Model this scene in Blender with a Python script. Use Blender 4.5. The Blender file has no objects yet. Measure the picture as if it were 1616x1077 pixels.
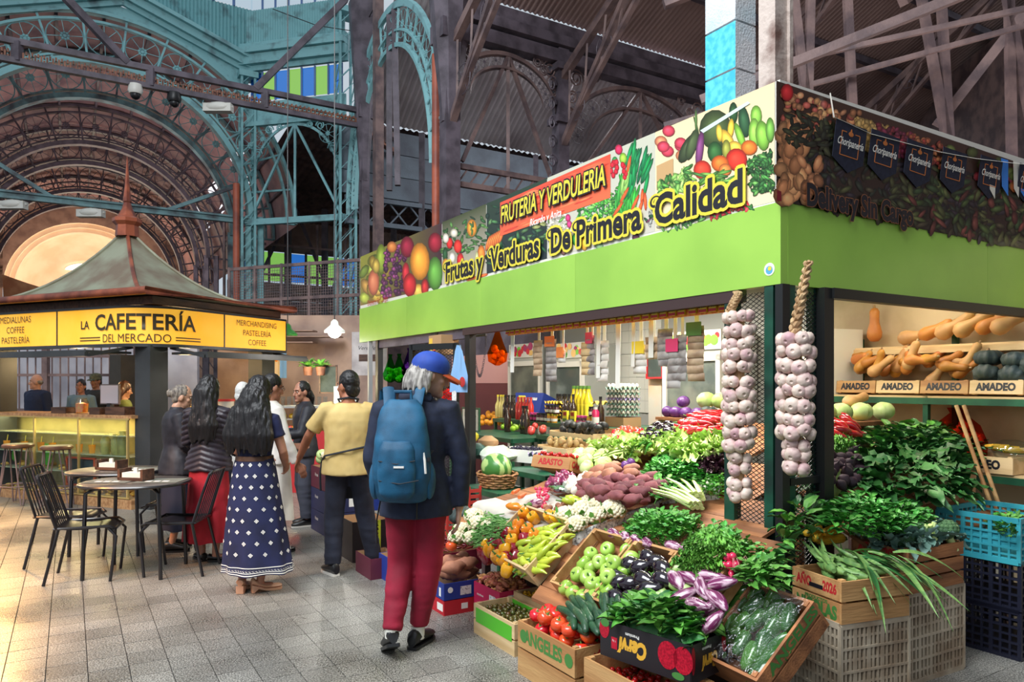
import bpy, bmesh, math, random
import numpy as np
from mathutils import Matrix, Vector, Euler, noise as mnoise
R = random.Random(11)
SC = bpy.context.scene
COL = SC.collection
PI = math.pi
# camera, world, big lights, exposure
FPX, CXP, HZ, EYE = 1150.0, 808.0, 605.0, 1.6          # focal length in pixels of the 1616x1077 frame, horizon row, eye height
cam = bpy.data.cameras.new('camera')
cam.sensor_width = 36.0
cam.lens = FPX / 1616.0 * 36.0
cam.shift_y = (HZ - 538.5) / 1616.0
cam.clip_end = 200
camo = bpy.data.objects.new('camera', cam)
camo.location = (0, 0, EYE)
camo.rotation_euler = (PI / 2, 0, 0)
COL.objects.link(camo)
SC.camera = camo
SC.view_settings.view_transform = 'Standard'
SC.view_settings.look = 'None'
SC.view_settings.gamma = 1.0
SC.view_settings.use_curve_mapping = False
SC.view_settings.exposure = 0.12
SC.display_settings.display_device = 'sRGB'
SC.cycles.max_bounces = 6
SC.cycles.diffuse_bounces = 3
SC.cycles.glossy_bounces = 3
SC.cycles.transmission_bounces = 4
SC.cycles.transparent_max_bounces = 10
SC.cycles.caustics_reflective = False
SC.cycles.caustics_refractive = False
SC.cycles.sample_clamp_indirect = 4.0
w = bpy.data.worlds.new('overcast_sky')
SC.world = w
w.use_nodes = True
bg = w.node_tree.nodes['Background']
bg.inputs[0].default_value = (0.80, 0.90, 1.0, 1)
bg.inputs[1].default_value = 0.62
def area(name, loc, target, sx, sy, power, col):
 l = bpy.data.lights.new(name, 'AREA')
 l.shape = 'RECTANGLE'; l.size = sx; l.size_y = sy; l.energy = power; l.color = col
 o = bpy.data.objects.new(name, l)
 o.location = loc
 o.rotation_euler = (Vector(target) - Vector(loc)).to_track_quat('-Z', 'Y').to_euler()
 COL.objects.link(o)
 return o
area('lantern_daylight', (-4.3, 0.2, 10.0), (0.4, 5.2, 1.0), 6, 7, 1850, (0.93, 0.97, 1.0))
def spot(name, loc, target, power, col, ang):
 l = bpy.data.lights.new(name, 'SPOT'); l.energy = power; l.color = col; l.spot_size = ang; l.spot_blend = .9; l.shadow_soft_size = .3
 o = bpy.data.objects.new(name, l); o.location = loc; o.rotation_euler = (Vector(target) - Vector(loc)).to_track_quat('-Z', 'Y').to_euler(); COL.objects.link(o)
spot('warm_floor_fill', (-5.6, 3.4, 3.4), (-4.4, 5.2, 0), 1000, (1, .42, .11), 1.25)  # added out-of-view spot that warms the left part of the floor
area('arm_fill', (4.5, 19.5, 10.6), (4.0, 16.0, 4.0), 9, 3, 700, (0.95, 0.95, 1.0))  # added soft fill that lifts the dark right arm, no fixture modelled
area('nave_fill', (-12.6, 23.0, 4.6), (-14.4, 26.0, 10.5), 4, 8, 190, (1.0, 0.88, 0.88))  # added upward fill to brighten the underside of the vault
area('roof_fill', (6.5, 10.5, 3.6), (5.0, 12.0, 12.0), 7, 4, 110, (1.0, 0.88, 0.84))  # added upward fill behind the fascia to brighten the shed roof
# helpers
def lin(c):
 return tuple(((v / 255.0) / 12.92 if v / 255.0 <= 0.04045 else ((v / 255.0 + 0.055) / 1.055) ** 2.4) for v in c)
MATS = {}
def mat(name, col, rough=0.5, col2=None, ns=6.0, ramp=(0.4, 0.62), var=0.0, bump=0.0, bs=30.0, metal=0.0,
  emit=0.0, trans=0.0, alpha=1.0, coat=0.0, stretch=(1, 1, 1), spec=0.5, sss=0.0, vcol=False, wave=None, hue=0.0):
 if name in MATS: return MATS[name]
 m = bpy.data.materials.new(name)
 m.use_nodes = True
 nt = m.node_tree; N = nt.nodes; L = nt.links
 b = N['Principled BSDF']
 b.inputs['Roughness'].default_value = rough
 b.inputs['Metallic'].default_value = metal
 b.inputs['Specular IOR Level'].default_value = spec
 b.inputs['Transmission Weight'].default_value = trans
 b.inputs['Alpha'].default_value = alpha
 b.inputs['Coat Weight'].default_value = coat
 b.inputs['Coat Roughness'].default_value = 0.12
 c1 = (*lin(col), 1)
 b.inputs['Base Color'].default_value = c1
 need = col2 is not None or bump or var or wave or hue
 out = None
 if vcol:
  a = N.new('ShaderNodeVertexColor'); a.layer_name = 'Col'
  out = a.outputs[0]
 if need:
  tc = N.new('ShaderNodeTexCoord'); oi = N.new('ShaderNodeObjectInfo')
  mp = N.new('ShaderNodeMapping'); mp.inputs['Scale'].default_value = stretch
  L.new(tc.outputs['Object'], mp.inputs['Vector'])
  ad = N.new('ShaderNodeVectorMath'); ad.operation = 'ADD'
  ml = N.new('ShaderNodeMath'); ml.operation = 'MULTIPLY'; ml.inputs[1].default_value = 37.0
  L.new(oi.outputs['Random'], ml.inputs[0])
  L.new(mp.outputs[0], ad.inputs[0]); L.new(ml.outputs[0], ad.inputs[1])
  vec = ad.outputs[0]
 if col2 is not None:
  if wave:
   t = N.new('ShaderNodeTexWave'); t.inputs['Scale'].default_value = ns
   t.inputs['Distortion'].default_value = wave[0]; t.inputs['Detail'].default_value = 2
   t.inputs['Detail Scale'].default_value = wave[1]
   t.bands_direction = wave[2] if len(wave) > 2 else 'X'
   L.new(mp.outputs[0], t.inputs['Vector'])
   f = t.outputs['Fac'] if 'Fac' in t.outputs else t.outputs[1]
  else:
   t = N.new('ShaderNodeTexNoise'); t.inputs['Scale'].default_value = ns; t.inputs['Detail'].default_value = 5
   L.new(vec, t.inputs['Vector']); f = t.outputs['Fac']
  r = N.new('ShaderNodeValToRGB')
  r.color_ramp.elements[0].position = ramp[0]; r.color_ramp.elements[1].position = ramp[1]
  r.color_ramp.elements[0].color = c1; r.color_ramp.elements[1].color = (*lin(col2), 1)
  L.new(f, r.inputs[0]);
  if out is not None:
   mx = N.new('ShaderNodeMix'); mx.data_type = 'RGBA'; mx.blend_type = 'MULTIPLY'; mx.inputs[0].default_value = 1
   L.new(out, mx.inputs[6]); L.new(r.outputs[0], mx.inputs[7]); out = mx.outputs[2]
  else:
   out = r.outputs[0]
 if var or hue:
  hs = N.new('ShaderNodeHueSaturation')
  mr = N.new('ShaderNodeMapRange'); mr.inputs[3].default_value = 1 - var; mr.inputs[4].default_value = 1 + var
  L.new(oi.outputs['Random'], mr.inputs[0]); L.new(mr.outputs[0], hs.inputs['Value'])
  if hue:
   m2 = N.new('ShaderNodeMath'); m2.operation = 'MULTIPLY'; m2.inputs[1].default_value = 7.31
   m3 = N.new('ShaderNodeMath'); m3.operation = 'FRACT'
   mh = N.new('ShaderNodeMapRange'); mh.inputs[3].default_value = 0.5 - hue; mh.inputs[4].default_value = 0.5 + hue
   L.new(oi.outputs['Random'], m2.inputs[0]); L.new(m2.outputs[0], m3.inputs[0]); L.new(m3.outputs[0], mh.inputs[0])
   L.new(mh.outputs[0], hs.inputs['Hue'])
  if out is not None: L.new(out, hs.inputs['Color'])
  else: hs.inputs['Color'].default_value = c1
  out = hs.outputs[0]
 if out is not None: L.new(out, b.inputs['Base Color'])
 if bump:
  t2 = N.new('ShaderNodeTexNoise'); t2.inputs['Scale'].default_value = bs; t2.inputs['Detail'].default_value = 4
  L.new(vec, t2.inputs['Vector'])
  bp = N.new('ShaderNodeBump'); bp.inputs['Strength'].default_value = bump; bp.inputs['Distance'].default_value = 0.02
  L.new(t2.outputs['Fac'], bp.inputs['Height']); L.new(bp.outputs[0], b.inputs['Normal'])
 if emit:
  if out is not None: L.new(out, b.inputs['Emission Color'])
  else: b.inputs['Emission Color'].default_value = c1
  b.inputs['Emission Strength'].default_value = emit
 MATS[name] = m
 return m
class MB:
 """collects polygons for one mesh"""
 def __init__(s): s.v = []; s.f = []; s.mi = []; s.c = {}
 def add(s, vs, fs, mi=0):
  o = len(s.v); s.v += [tuple(x) for x in vs]; s.f += [tuple(i + o for i in f) for f in fs]; s.mi += [mi] * len(fs); return s
 def box(s, c, d, rz=0.0, mi=0, M=None):
  hx, hy, hz = d[0] / 2, d[1] / 2, d[2] / 2
  vs = [Vector((x * hx, y * hy, z * hz)) for z in (-1, 1) for y in (-1, 1) for x in (-1, 1)]
  if rz: vs = [Matrix.Rotation(rz, 3, 'Z') @ v for v in vs]
  vs = [v + Vector(c) for v in vs]
  if M is not None: vs = [M @ v for v in vs]
  return s.add(vs, [(0, 2, 3, 1), (4, 5, 7, 6), (0, 1, 5, 4), (2, 6, 7, 3), (0, 4, 6, 2), (1, 3, 7, 5)], mi)
 def bar(s, a, b, w=0.05, h=None, mi=0, up=(0, 0, 1)):
  a = Vector(a); b = Vector(b); h = h or w
  d = (b - a).normalized(); u = Vector(up)
  if abs(d.dot(u)) > 0.98: u = Vector((1, 0, 0))
  x = d.cross(u).normalized(); y = x.cross(d).normalized()
  vs = [p + x * (i * w / 2) + y * (j * h / 2) for p in (a, b) for i, j in ((-1, -1), (1, -1), (1, 1), (-1, 1))]
  return s.add(vs, [(3, 2, 1, 0), (4, 5, 6, 7), (0, 1, 5, 4), (1, 2, 6, 5), (2, 3, 7, 6), (3, 0, 4, 7)], mi)
 def tube(s, pts, r, n=8, mi=0, closed=False, flat=1.0, caps=True):
  pts = [Vector(p) for p in pts]; k = len(pts)
  rr = r if isinstance(r, (list, tuple)) else [r] * k
  T = []
  for i in range(k):
   a = pts[(i - 1) % k] if (closed or i > 0) else pts[i]
   b = pts[(i + 1) % k] if (closed or i < k - 1) else pts[i]
   T.append((b - a).normalized())
  u = Vector((0, 0, 1)) if abs(T[0].z) < 0.9 else Vector((1, 0, 0))
  x = T[0].cross(u).normalized(); vs = []
  for i in range(k):
   x = (x - T[i] * x.dot(T[i])).normalized(); y = T[i].cross(x)
   for j in range(n):
    a = 2 * PI * j / n
    vs.append(pts[i] + x * (math.cos(a) * rr[i]) + y * (math.sin(a) * rr[i] * flat))
  fs = []
  for i in range(k if closed else k - 1):
   for j in range(n):
    a = i * n + j; b = i * n + (j + 1) % n; i2 = ((i + 1) % k) * n
    fs.append((a, b, i2 + (j + 1) % n, i2 + j))
  if not closed and caps:
   fs.append(tuple(range(n - 1, -1, -1))); fs.append(tuple((k - 1) * n + j for j in range(n)))
  return s.add(vs, fs, mi)
 def rings(s, rs, mi=0, cap=True, closed=True):
  """loft: list of rings with the same vertex count"""
  n = len(rs[0]); vs = [p for r in rs for p in r]; fs = []
  for i in range(len(rs) - 1):
   for j in range(n if closed else n - 1):
    fs.append((i * n + j, i * n + (j + 1) % n, (i + 1) * n + (j + 1) % n, (i + 1) * n + j))
  if cap:
   fs.append(tuple(range(n - 1, -1, -1))); fs.append(tuple((len(rs) - 1) * n + j for j in range(n)))
  return s.add(vs, fs, mi)
 def lathe(s, prof, n=16, mi=0, lobes=0, la=0.0, c=(0, 0, 0), M=None, sq=1.0, ph=0.0, cap=True):
  rs = []
  for r, z in prof:
   ring = []
   for j in range(n):
    a = 2 * PI * j / n + ph
    q = r * (1 + la * (abs(math.cos(lobes * a / 2)) - 0.6)) if lobes else r
    v = Vector((c[0] + q * math.cos(a), c[1] + q * math.sin(a) * sq, c[2] + z))
    ring.append(M @ v if M is not None else v)
   rs.append(ring)
  return s.rings(rs, mi, cap)
 def ell(s, c, r, n=12, m=8, mi=0, M=None, jit=0.0):
  prof = []
  rs = []
  for i in range(m + 1):
   t = PI * i / m; q = max(math.sin(t), 0.02)
   ring = []
   for j in range(n):
    a = 2 * PI * j / n
    d = 1.0
    p = Vector((q * math.cos(a), q * math.sin(a), -math.cos(t)))
    if jit: d = 1 + jit * mnoise.noise(p * 1.7 + Vector(c) * 31)
    v = Vector((p.x * r[0] * d + c[0], p.y * r[1] * d + c[1], p.z * r[2] * d + c[2]))
    ring.append(M @ v if M is not None else v)
   rs.append(ring)
  return s.rings(rs, mi, True)
 def quad(s, a, b, c, d, mi=0): return s.add([a, b, c, d], [(0, 1, 2, 3)], mi)
 def mesh(s, name, mats, smooth=True, ang=40, cols=None):
  me = bpy.data.meshes.new(name)
  me.from_pydata(s.v, [], s.f)
  for m in (mats if isinstance(mats, (list, tuple)) else [mats]): me.materials.append(m)
  if any(s.mi): me.polygons.foreach_set('material_index', s.mi)
  if cols is not None:
   at = me.color_attributes.new('Col', 'FLOAT_COLOR', 'CORNER')
   arr = np.ones((len(me.loops), 4), dtype=np.float32)
   vi = np.zeros(len(me.loops), dtype=np.int32); me.loops.foreach_get('vertex_index', vi)
   arr[:, :3] = np.asarray(cols, dtype=np.float32)[vi]
   at.data.foreach_set('color', arr.ravel())
  if smooth:
   me.polygons.foreach_set('use_smooth', [True] * len(me.polygons))
   if ang < 180: me.set_sharp_from_angle(angle=math.radians(ang))
  me.update()
  return me
def T3(x=0, y=0, z=0): return Matrix.Translation((x, y, z))
def RZ(a): return Matrix.Rotation(a, 4, 'Z')
def RX(a): return Matrix.Rotation(a, 4, 'X')
def RY(a): return Matrix.Rotation(a, 4, 'Y')
def SCL(x, y=None, z=None):
 return Matrix.Diagonal((x, x if y is None else y, x if z is None else z, 1))
I4 = Matrix.Identity(4)
def tag(o, label=None, cat=None, group=None, kind=None):
 if label: o['label'] = label
 if cat: o['category'] = cat
 if group: o['group'] = group
 if kind: o['kind'] = kind
 return o
def link(name, data, M=None, parent=None):
 o = bpy.data.objects.new(name, data); COL.objects.link(o)
 if parent is not None: o.parent = parent
 if M is not None: o.matrix_local = M
 return o
def thing(name, label, cat, M=I4, group=None):
 return tag(link(name, None, M), label, cat, group)
def part(name, mb, m, parent, label=None, M=None, smooth=True, ang=40, kind=None):
 me = mb.mesh(name, m, smooth, ang) if isinstance(mb, MB) else mb
 return tag(link(name, me, M, parent), label, None, None, kind)
def solo(name, mb, m, label, cat, M=I4, group=None, smooth=True, ang=40):
 me = mb.mesh(name, m, smooth, ang) if isinstance(mb, MB) else mb
 return tag(link(name, me, M), label, cat, group)
def struct(name, mb, m, parent=None, M=None, smooth=True, ang=40):
 me = mb.mesh(name, m, smooth, ang) if isinstance(mb, MB) else mb
 o = link(name, me, M, parent)
 if parent is None: o['kind'] = 'structure'
 return o
def dup(root, M, label=None, group=None):
 c = root.copy(); COL.objects.link(c); c.matrix_local = M
 if label: c['label'] = label
 if group: c['group'] = group
 for ch in root.children:
  d = ch.copy(); COL.objects.link(d); d.parent = c; d.matrix_local = ch.matrix_local
  for g in ch.children:
   e = g.copy(); COL.objects.link(e); e.parent = d; e.matrix_local = g.matrix_local
 return c
TMP = bpy.data.scenes.new('workshop')        # a side scene where lettering and skins are evaluated, removed at the end
TVL = TMP.view_layers[0]
def evaluated_mesh(o):
 TMP.collection.objects.link(o); TVL.update()
 me = bpy.data.meshes.new_from_object(o.evaluated_get(TVL.depsgraph))
 bpy.data.objects.remove(o)
 return me
def textmesh(s, size, m, bold=0.0, ext=0.0, align='CENTER', shear=0.0, width=None, sx=1.0, res=3):
 """flat lettering as a mesh in its local XY plane"""
 cu = bpy.data.curves.new('lettering', 'FONT')
 cu.body = s; cu.size = size; cu.offset = bold; cu.extrude = ext; cu.shear = shear
 cu.align_x = align; cu.align_y = 'CENTER'; cu.resolution_u = res; cu.fill_mode = 'BOTH' if ext else 'FRONT'
 me = evaluated_mesh(bpy.data.objects.new('lettering', cu))
 bpy.data.curves.remove(cu)
 me.name = 'lettering'
 n = len(me.vertices)
 if n:
  co = np.zeros(n * 3, dtype=np.float32); me.vertices.foreach_get('co', co); co = co.reshape(-1, 3)
  if width:
   wd = co[:, 0].max() - co[:, 0].min(); sx = width / wd
  co[:, 0] *= sx
  me.vertices.foreach_set('co', co.ravel()); me.update()
 me.materials.clear(); me.materials.append(m)
 return me
def text(s, size, m, parent, M, name='lettering', **k):
 return link(name, textmesh(s, size, m, **k), M, parent)
def facing(origin, xdir, zdir=(0, 0, 1), off=0.0):
 """matrix whose local X runs along xdir and local Y along zdir; local Z faces out"""
 x = Vector(xdir).normalized(); y = Vector(zdir); y = (y - x * y.dot(x)).normalized(); z = x.cross(y)
 o = Vector(origin) + z * off
 return Matrix(((x.x, y.x, z.x, o.x), (x.y, y.y, z.y, o.y), (x.z, y.z, z.z, o.z), (0, 0, 0, 1)))
UX, UY = -0.519, 0.855
AU = math.atan2(UY, UX)
CX0, CY0 = 1.475, 4.0
def P(s, t, z=0.0): return Vector((CX0 + s * UX - t * 0.856, CY0 + s * UY - t * 0.517, z))
STALL = T3(CX0, CY0, 0) @ RZ(AU)                      # stall frame: x = along the long side, y = out to the aisle
def SM(s, t, z=0, a=0.0): return STALL @ T3(s, t, z) @ RZ(a)
def V2(w_, d_, z): # hall frame: w along the cross aisle to the viewer's left from the corner pier, d back along the nave
 return Vector((-7.287 - 0.856 * w_ + UX * d_, 20.0 - 0.517 * w_ + UY * d_, z))
HALL = Matrix(((-0.856, UX, 0, -7.287), (-0.517, UY, 0, 20.0), (0, 0, 1, 0), (0, 0, 0, 1)))
# setting: materials
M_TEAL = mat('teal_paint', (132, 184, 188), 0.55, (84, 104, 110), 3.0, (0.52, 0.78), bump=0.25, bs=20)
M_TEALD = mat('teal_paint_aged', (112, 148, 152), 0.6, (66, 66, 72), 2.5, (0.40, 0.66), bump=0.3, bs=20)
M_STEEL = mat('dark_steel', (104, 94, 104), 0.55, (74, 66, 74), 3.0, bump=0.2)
M_STEELB = mat('brown_steel', (132, 108, 104), 0.6, (92, 76, 78), 3.0, bump=0.2)
M_RUST = mat('rusty_steel', (150, 100, 78), 0.65, (104, 66, 52), 8.0, bump=0.3)
M_PIPE = mat('red_pipe', (186, 96, 70), 0.5, (140, 74, 60), 2.0)
M_BOARD = mat('vault_boards', (176, 134, 130), 0.7, (124, 98, 104), 1.6, (0.3, 0.7), bump=0.3)
M_CORR = mat('corrugated_sheet', (176, 150, 144), 0.5, (128, 108, 104), 0.5, (0.35, 0.7), metal=0.3)
M_CORRL = mat('corrugated_light', (205, 198, 200), 0.5, (160, 150, 152), 0.6, metal=0.2)
M_CREAM = mat('cream_plaster', (246, 222, 194), 0.7, (236, 206, 174), 1.0)
M_PANEL = mat('blue_grey_cladding', (112, 124, 134), 0.7, (84, 88, 98), 1.2, (0.4, 0.7), bump=0.2)
M_BROWNW = mat('boarded_wall', (172, 146, 130), 0.7, (140, 116, 106), 2.0)
M_CLOTH = mat('orange_awning', (240, 184, 134), 0.8, (196, 130, 90), 1.0)
M_BLACKM = mat('black_metal', (26, 26, 28), 0.4)
M_WHITEP = mat('white_plastic', (225, 222, 212), 0.4)
M_GROUT = mat('grout', (44, 42, 40), 0.8)
def glassmat(name, col, gloss=0.08):
 if name in MATS: return MATS[name]
 m = bpy.data.materials.new(name); m.use_nodes = True
 nt = m.node_tree; nt.nodes.clear()
 o = nt.nodes.new('ShaderNodeOutputMaterial'); mx = nt.nodes.new('ShaderNodeMixShader')
 a = nt.nodes.new('ShaderNodeBsdfTransparent'); g = nt.nodes.new('ShaderNodeBsdfGlossy')
 a.inputs[0].default_value = (*lin(col), 1); g.inputs['Roughness'].default_value = 0.03
 mx.inputs[0].default_value = gloss
 nt.links.new(a.outputs[0], mx.inputs[1]); nt.links.new(g.outputs[0], mx.inputs[2]); nt.links.new(mx.outputs[0], o.inputs[0])
 MATS[name] = m
 return m
M_GBLUE = glassmat('blue_glass', (70, 150, 245))
M_GGREEN = glassmat('green_glass', (190, 250, 110))
M_GCLEAR = glassmat('clear_glass', (240, 250, 255))
# floor of terrazzo tiles
def floor_mat():
 m = bpy.data.materials.new('terrazzo'); m.use_nodes = True
 nt = m.node_tree; N = nt.nodes; L = nt.links; b = N['Principled BSDF']
 g = N.new('ShaderNodeNewGeometry')
 v = N.new('ShaderNodeTexVoronoi'); v.inputs['Scale'].default_value = 95
 n1 = N.new('ShaderNodeTexNoise'); n1.inputs['Scale'].default_value = 1.1; n1.inputs['Detail'].default_value = 6
 n2 = N.new('ShaderNodeTexNoise'); n2.inputs['Scale'].default_value = 120; n2.inputs['Detail'].default_value = 3
 for x in (v, n1, n2): L.new(g.outputs['Position'], x.inputs['Vector'])
 r = N.new('ShaderNodeValToRGB'); e = r.color_ramp.elements
 e[0].position = 0.34; e[0].color = (*lin((58, 58, 56)), 1); e[1].position = 0.66; e[1].color = (*lin((204, 202, 194)), 1)
 k = r.color_ramp.elements.new(0.5); k.color = (*lin((136, 134, 128)), 1)
 L.new(n2.outputs['Fac'], r.inputs[0])
 r2 = N.new('ShaderNodeValToRGB'); e = r2.color_ramp.elements
 e[0].position = 0.3; e[0].color = (0.50, 0.47, 0.44, 1); e[1].position = 0.65; e[1].color = (1.0, 1.0, 1.0, 1)
 L.new(n1.outputs['Fac'], r2.inputs[0])
 mx = N.new('ShaderNodeMix'); mx.data_type = 'RGBA'; mx.blend_type = 'MULTIPLY'; mx.inputs[0].default_value = 1
 L.new(r.outputs[0], mx.inputs[6]); L.new(r2.outputs[0], mx.inputs[7])
 oi = N.new('ShaderNodeObjectInfo'); hs = N.new('ShaderNodeHueSaturation'); mr = N.new('ShaderNodeMapRange')
 mr.inputs[3].default_value = 0.84; mr.inputs[4].default_value = 1.12
 L.new(oi.outputs['Random'], mr.inputs[0]); L.new(mr.outputs[0], hs.inputs['Value']); L.new(mx.outputs[2], hs.inputs['Color'])
 L.new(hs.outputs[0], b.inputs['Base Color'])
 rr = N.new('ShaderNodeMapRange'); rr.inputs[1].default_value = 0.3; rr.inputs[2].default_value = 0.7; rr.inputs[3].default_value = 0.20; rr.inputs[4].default_value = 0.46
 L.new(n1.outputs['Fac'], rr.inputs[0]); L.new(rr.outputs[0], b.inputs['Roughness'])
 return m
M_TERR = floor_mat()
fl = MB(); fl.box((0, 20, -0.06), (80, 76, 0.1))
floor_o = struct('floor', fl, M_GROUT, smooth=False)
TS = 0.2
cells = []
for i in range(-20, 62):
 for j in range(-16, 46):
  c = P((i + .5) * TS, (j + .5) * TS + 0.05)
  if c.y < 3.3 or c.y > 12.5: continue
  px = 808 + 1150 * c.x / c.y
  if -130 < px < 1750: cells.append((c.y + abs(c.x) * 0.15, i, j))
cells.sort()
vis = []
for k, (d, i, j) in enumerate(cells):
 s, t = (i + .5) * TS, (j + .5) * TS + 0.05
 under = -0.4 < s < 3 and 0 < t < 0.9 or s > -.4 and t < 0
 vis.append((under, d, s, t))
vis.sort()
mt = MB(); h = TS / 2 - 0.0016
def tilebox(mb, x, y, z, a=0):
 q = 0.004
 vs = [(x - h, y - h, z - q), (x + h, y - h, z - q), (x + h, y + h, z - q), (x - h, y + h, z - q),
          (x - h + .001, y - h + .001, z), (x + h - .001, y - h + .001, z), (x + h - .001, y + h - .001, z), (x - h + .001, y + h - .001, z)]
 mb.add(vs, [(4, 5, 6, 7), (0, 1, 5, 4), (1, 2, 6, 5), (2, 3, 7, 6), (3, 0, 4, 7)])
tb = MB(); tilebox(tb, 0, 0, 0); tme = tb.mesh('tile', M_TERR, False)
for k, (u_, d, s, t) in enumerate(vis):
 if k < 300: link('tile', tme, SM(s, t, R.uniform(-.0008, .0004)), floor_o)
 else: tilebox(mt, s, t, R.uniform(-.0008, .0004))
part('floor_tiles', mt, M_TERR, floor_o, smooth=False, kind='stuff', M=STALL)
# nave: arches, vault, gable
WC, ZC = 3.4, 6.1
def arc_pt(r, a, d): return V2(WC - r * math.cos(a), d, ZC + r * math.sin(a))
def arc_ring(mb, r, rw, d, dw, a0=0.0, a1=PI, n=40, mi=0):
 rs = []
 for i in range(n + 1):
  a = a0 + (a1 - a0) * i / n
  rs.append([arc_pt(r + x * rw / 2, a, d + y * dw / 2) for x, y in ((-1, -1), (1, -1), (1, 1), (-1, 1))])
 mb.rings(rs, mi, False)
def wheel_mesh(rad, m):
 """cast ornament: hoop, spokes, flower hub; lies in local XZ"""
 b = MB()
 circ = lambda r, n, k=0: [(r * math.cos(2 * PI * i / n), 0, r * math.sin(2 * PI * i / n)) for i in range(n)]
 b.tube(circ(rad, 20), 0.014, 4, closed=True)
 for i in range(8):
  a = PI / 4 * i + .2; c, s = math.cos(a), math.sin(a)
  b.bar((c * rad * .3, 0, s * rad * .3), (c * rad, 0, s * rad), 0.014, 0.014)
  b.ell((c * rad * .2, 0, s * rad * .2), (rad * .09, .02, rad * .09), 6, 4)
 b.ell((0, 0, 0), (rad * .12, .03, rad * .12), 8, 4)
 return b.mesh('wheel_ornament', m, True)
WH_T = wheel_mesh(0.40, M_TEAL); WH_D = wheel_mesh(0.40, M_STEEL)
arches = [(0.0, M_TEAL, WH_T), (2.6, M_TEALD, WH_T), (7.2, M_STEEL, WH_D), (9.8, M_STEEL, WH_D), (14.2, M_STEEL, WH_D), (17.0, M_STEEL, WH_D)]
yaw_v = math.atan2(0.517, 0.856)
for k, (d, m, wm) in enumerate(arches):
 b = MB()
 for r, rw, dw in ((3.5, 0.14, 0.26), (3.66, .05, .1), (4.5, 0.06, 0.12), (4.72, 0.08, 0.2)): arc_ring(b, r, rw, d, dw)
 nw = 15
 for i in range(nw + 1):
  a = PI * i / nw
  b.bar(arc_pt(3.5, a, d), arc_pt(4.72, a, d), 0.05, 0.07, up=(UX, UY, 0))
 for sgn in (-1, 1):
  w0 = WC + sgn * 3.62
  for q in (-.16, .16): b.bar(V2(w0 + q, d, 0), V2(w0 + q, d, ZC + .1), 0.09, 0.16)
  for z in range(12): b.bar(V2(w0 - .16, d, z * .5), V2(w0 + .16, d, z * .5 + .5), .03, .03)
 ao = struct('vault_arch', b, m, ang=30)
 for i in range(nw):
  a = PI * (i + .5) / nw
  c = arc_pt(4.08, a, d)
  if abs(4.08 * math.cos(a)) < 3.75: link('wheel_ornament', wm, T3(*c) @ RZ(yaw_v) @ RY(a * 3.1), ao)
b = MB()
for z in (6.12, 5.98): b.bar(V2(-.1, -.05, z), V2(6.9, -.05, z), 0.14, 0.05)
b.bar(V2(0, -.05, 6.05), V2(6.8, -.05, 6.05), .02, .12)
b.bar(V2(.2, 0, 7.0), V2(2.0, 0, 6.1), .09, .09); b.bar(V2(6.8, 0, 7.5), V2(4.5, 0, 6.1), .09, .09)
struct('tie_beam', b, M_TEALD, smooth=False)
b = MB(); rs = []
for i in range(41):
 a = PI * i / 40
 rs.append([arc_pt(4.80 - (0.02 if i % 2 else 0), a, d) for d in np.linspace(0.02, 20.9, 13)])
b.rings(rs, 0, False, False)
ceil_o = struct('ceiling_vault', b, M_BOARD, ang=5)
for d0 in (3.0, 7.6, 12.0):
 for a0 in (0.42, PI - 0.72):
  for q in range(2):
   g = MB(); rs = [[arc_pt(4.80, a0 + .15 * q + .14 * x, d0 + 1.6 * y) for y in (0, 1)] for x in (0, 1)]
   g.rings(rs, 0, False, False)
   tag(link('skylight_pane', g.mesh('skylight_pane', mat('skylight_glass', (235, 238, 245), 0.3, emit=0.9), False), None, ceil_o), 'bright skylight pane')
b = MB()
for a in np.linspace(.25, PI - .25, 13): b.bar(arc_pt(4.74, a, .3), arc_pt(4.74, a, 20.9), .07, .09)
part('purlin', b, M_STEEL, ceil_o, smooth=False)
b = MB(); n = 30; rs = []
for i in range(n + 1):
 a = PI * i / n
 rs.append([arc_pt(r, a, 21.0) for r in (3.45, 5.2)])
b.rings(rs, 0, False, False)
rs = [[arc_pt(r, PI * i / n, dd) for r, dd in ((3.45, 21.0), (3.45, 21.2), (3.25, 21.2), (3.25, 21.4), (3.05, 21.4), (3.05, 21.7))] for i in range(n + 1)]
b.rings(rs, 1, False, False)
for w0, w1 in ((-2.5, -.05), (6.85, 9.5)):
 b.quad(V2(w0, 21.0, 0), V2(w1, 21.0, 0), V2(w1, 21.0, 9), V2(w0, 21.0, 9), 0)
endw = struct('wall_apse', b, [M_BROWNW, M_CREAM], ang=30)
b = MB(); rs = []
for i in range(13):
 ph = PI / 2 * i / 12
 rs.append([V2(WC - 3.05 * math.cos(a) * math.cos(ph), 21.7 + 3.0 * math.sin(ph), ZC + 3.05 * math.sin(a) * math.cos(ph)) for a in np.linspace(0, PI, 25)])
b.rings(rs, 0, False, False)
b.quad(V2(WC - 3.05, 24.7, 0), V2(WC + 3.05, 24.7, 0), V2(WC + 3.05, 24.7, ZC), V2(WC - 3.05, 24.7, ZC))
for sg in (-1, 1): b.quad(V2(WC + sg * 3.05, 21.7, 0), V2(WC + sg * 3.05, 24.7, 0), V2(WC + sg * 3.05, 24.7, ZC), V2(WC + sg * 3.05, 21.7, ZC))
part('apse', b, M_CREAM, endw)
b = MB(); rs = []
rs.append([V2(WC - 0.3 + 1.25 * math.cos(a), 21.7 + 2.2, ZC + 1.45 + .42 * math.sin(a)) for a in np.linspace(0, PI, 20)])
b.add(rs[0], [tuple(range(20))])
tag(link('skylight', b.mesh('skylight', mat('bright_window', (255, 252, 244), 0.4, emit=1.3), False), None, endw), 'white lunette window')
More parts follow.
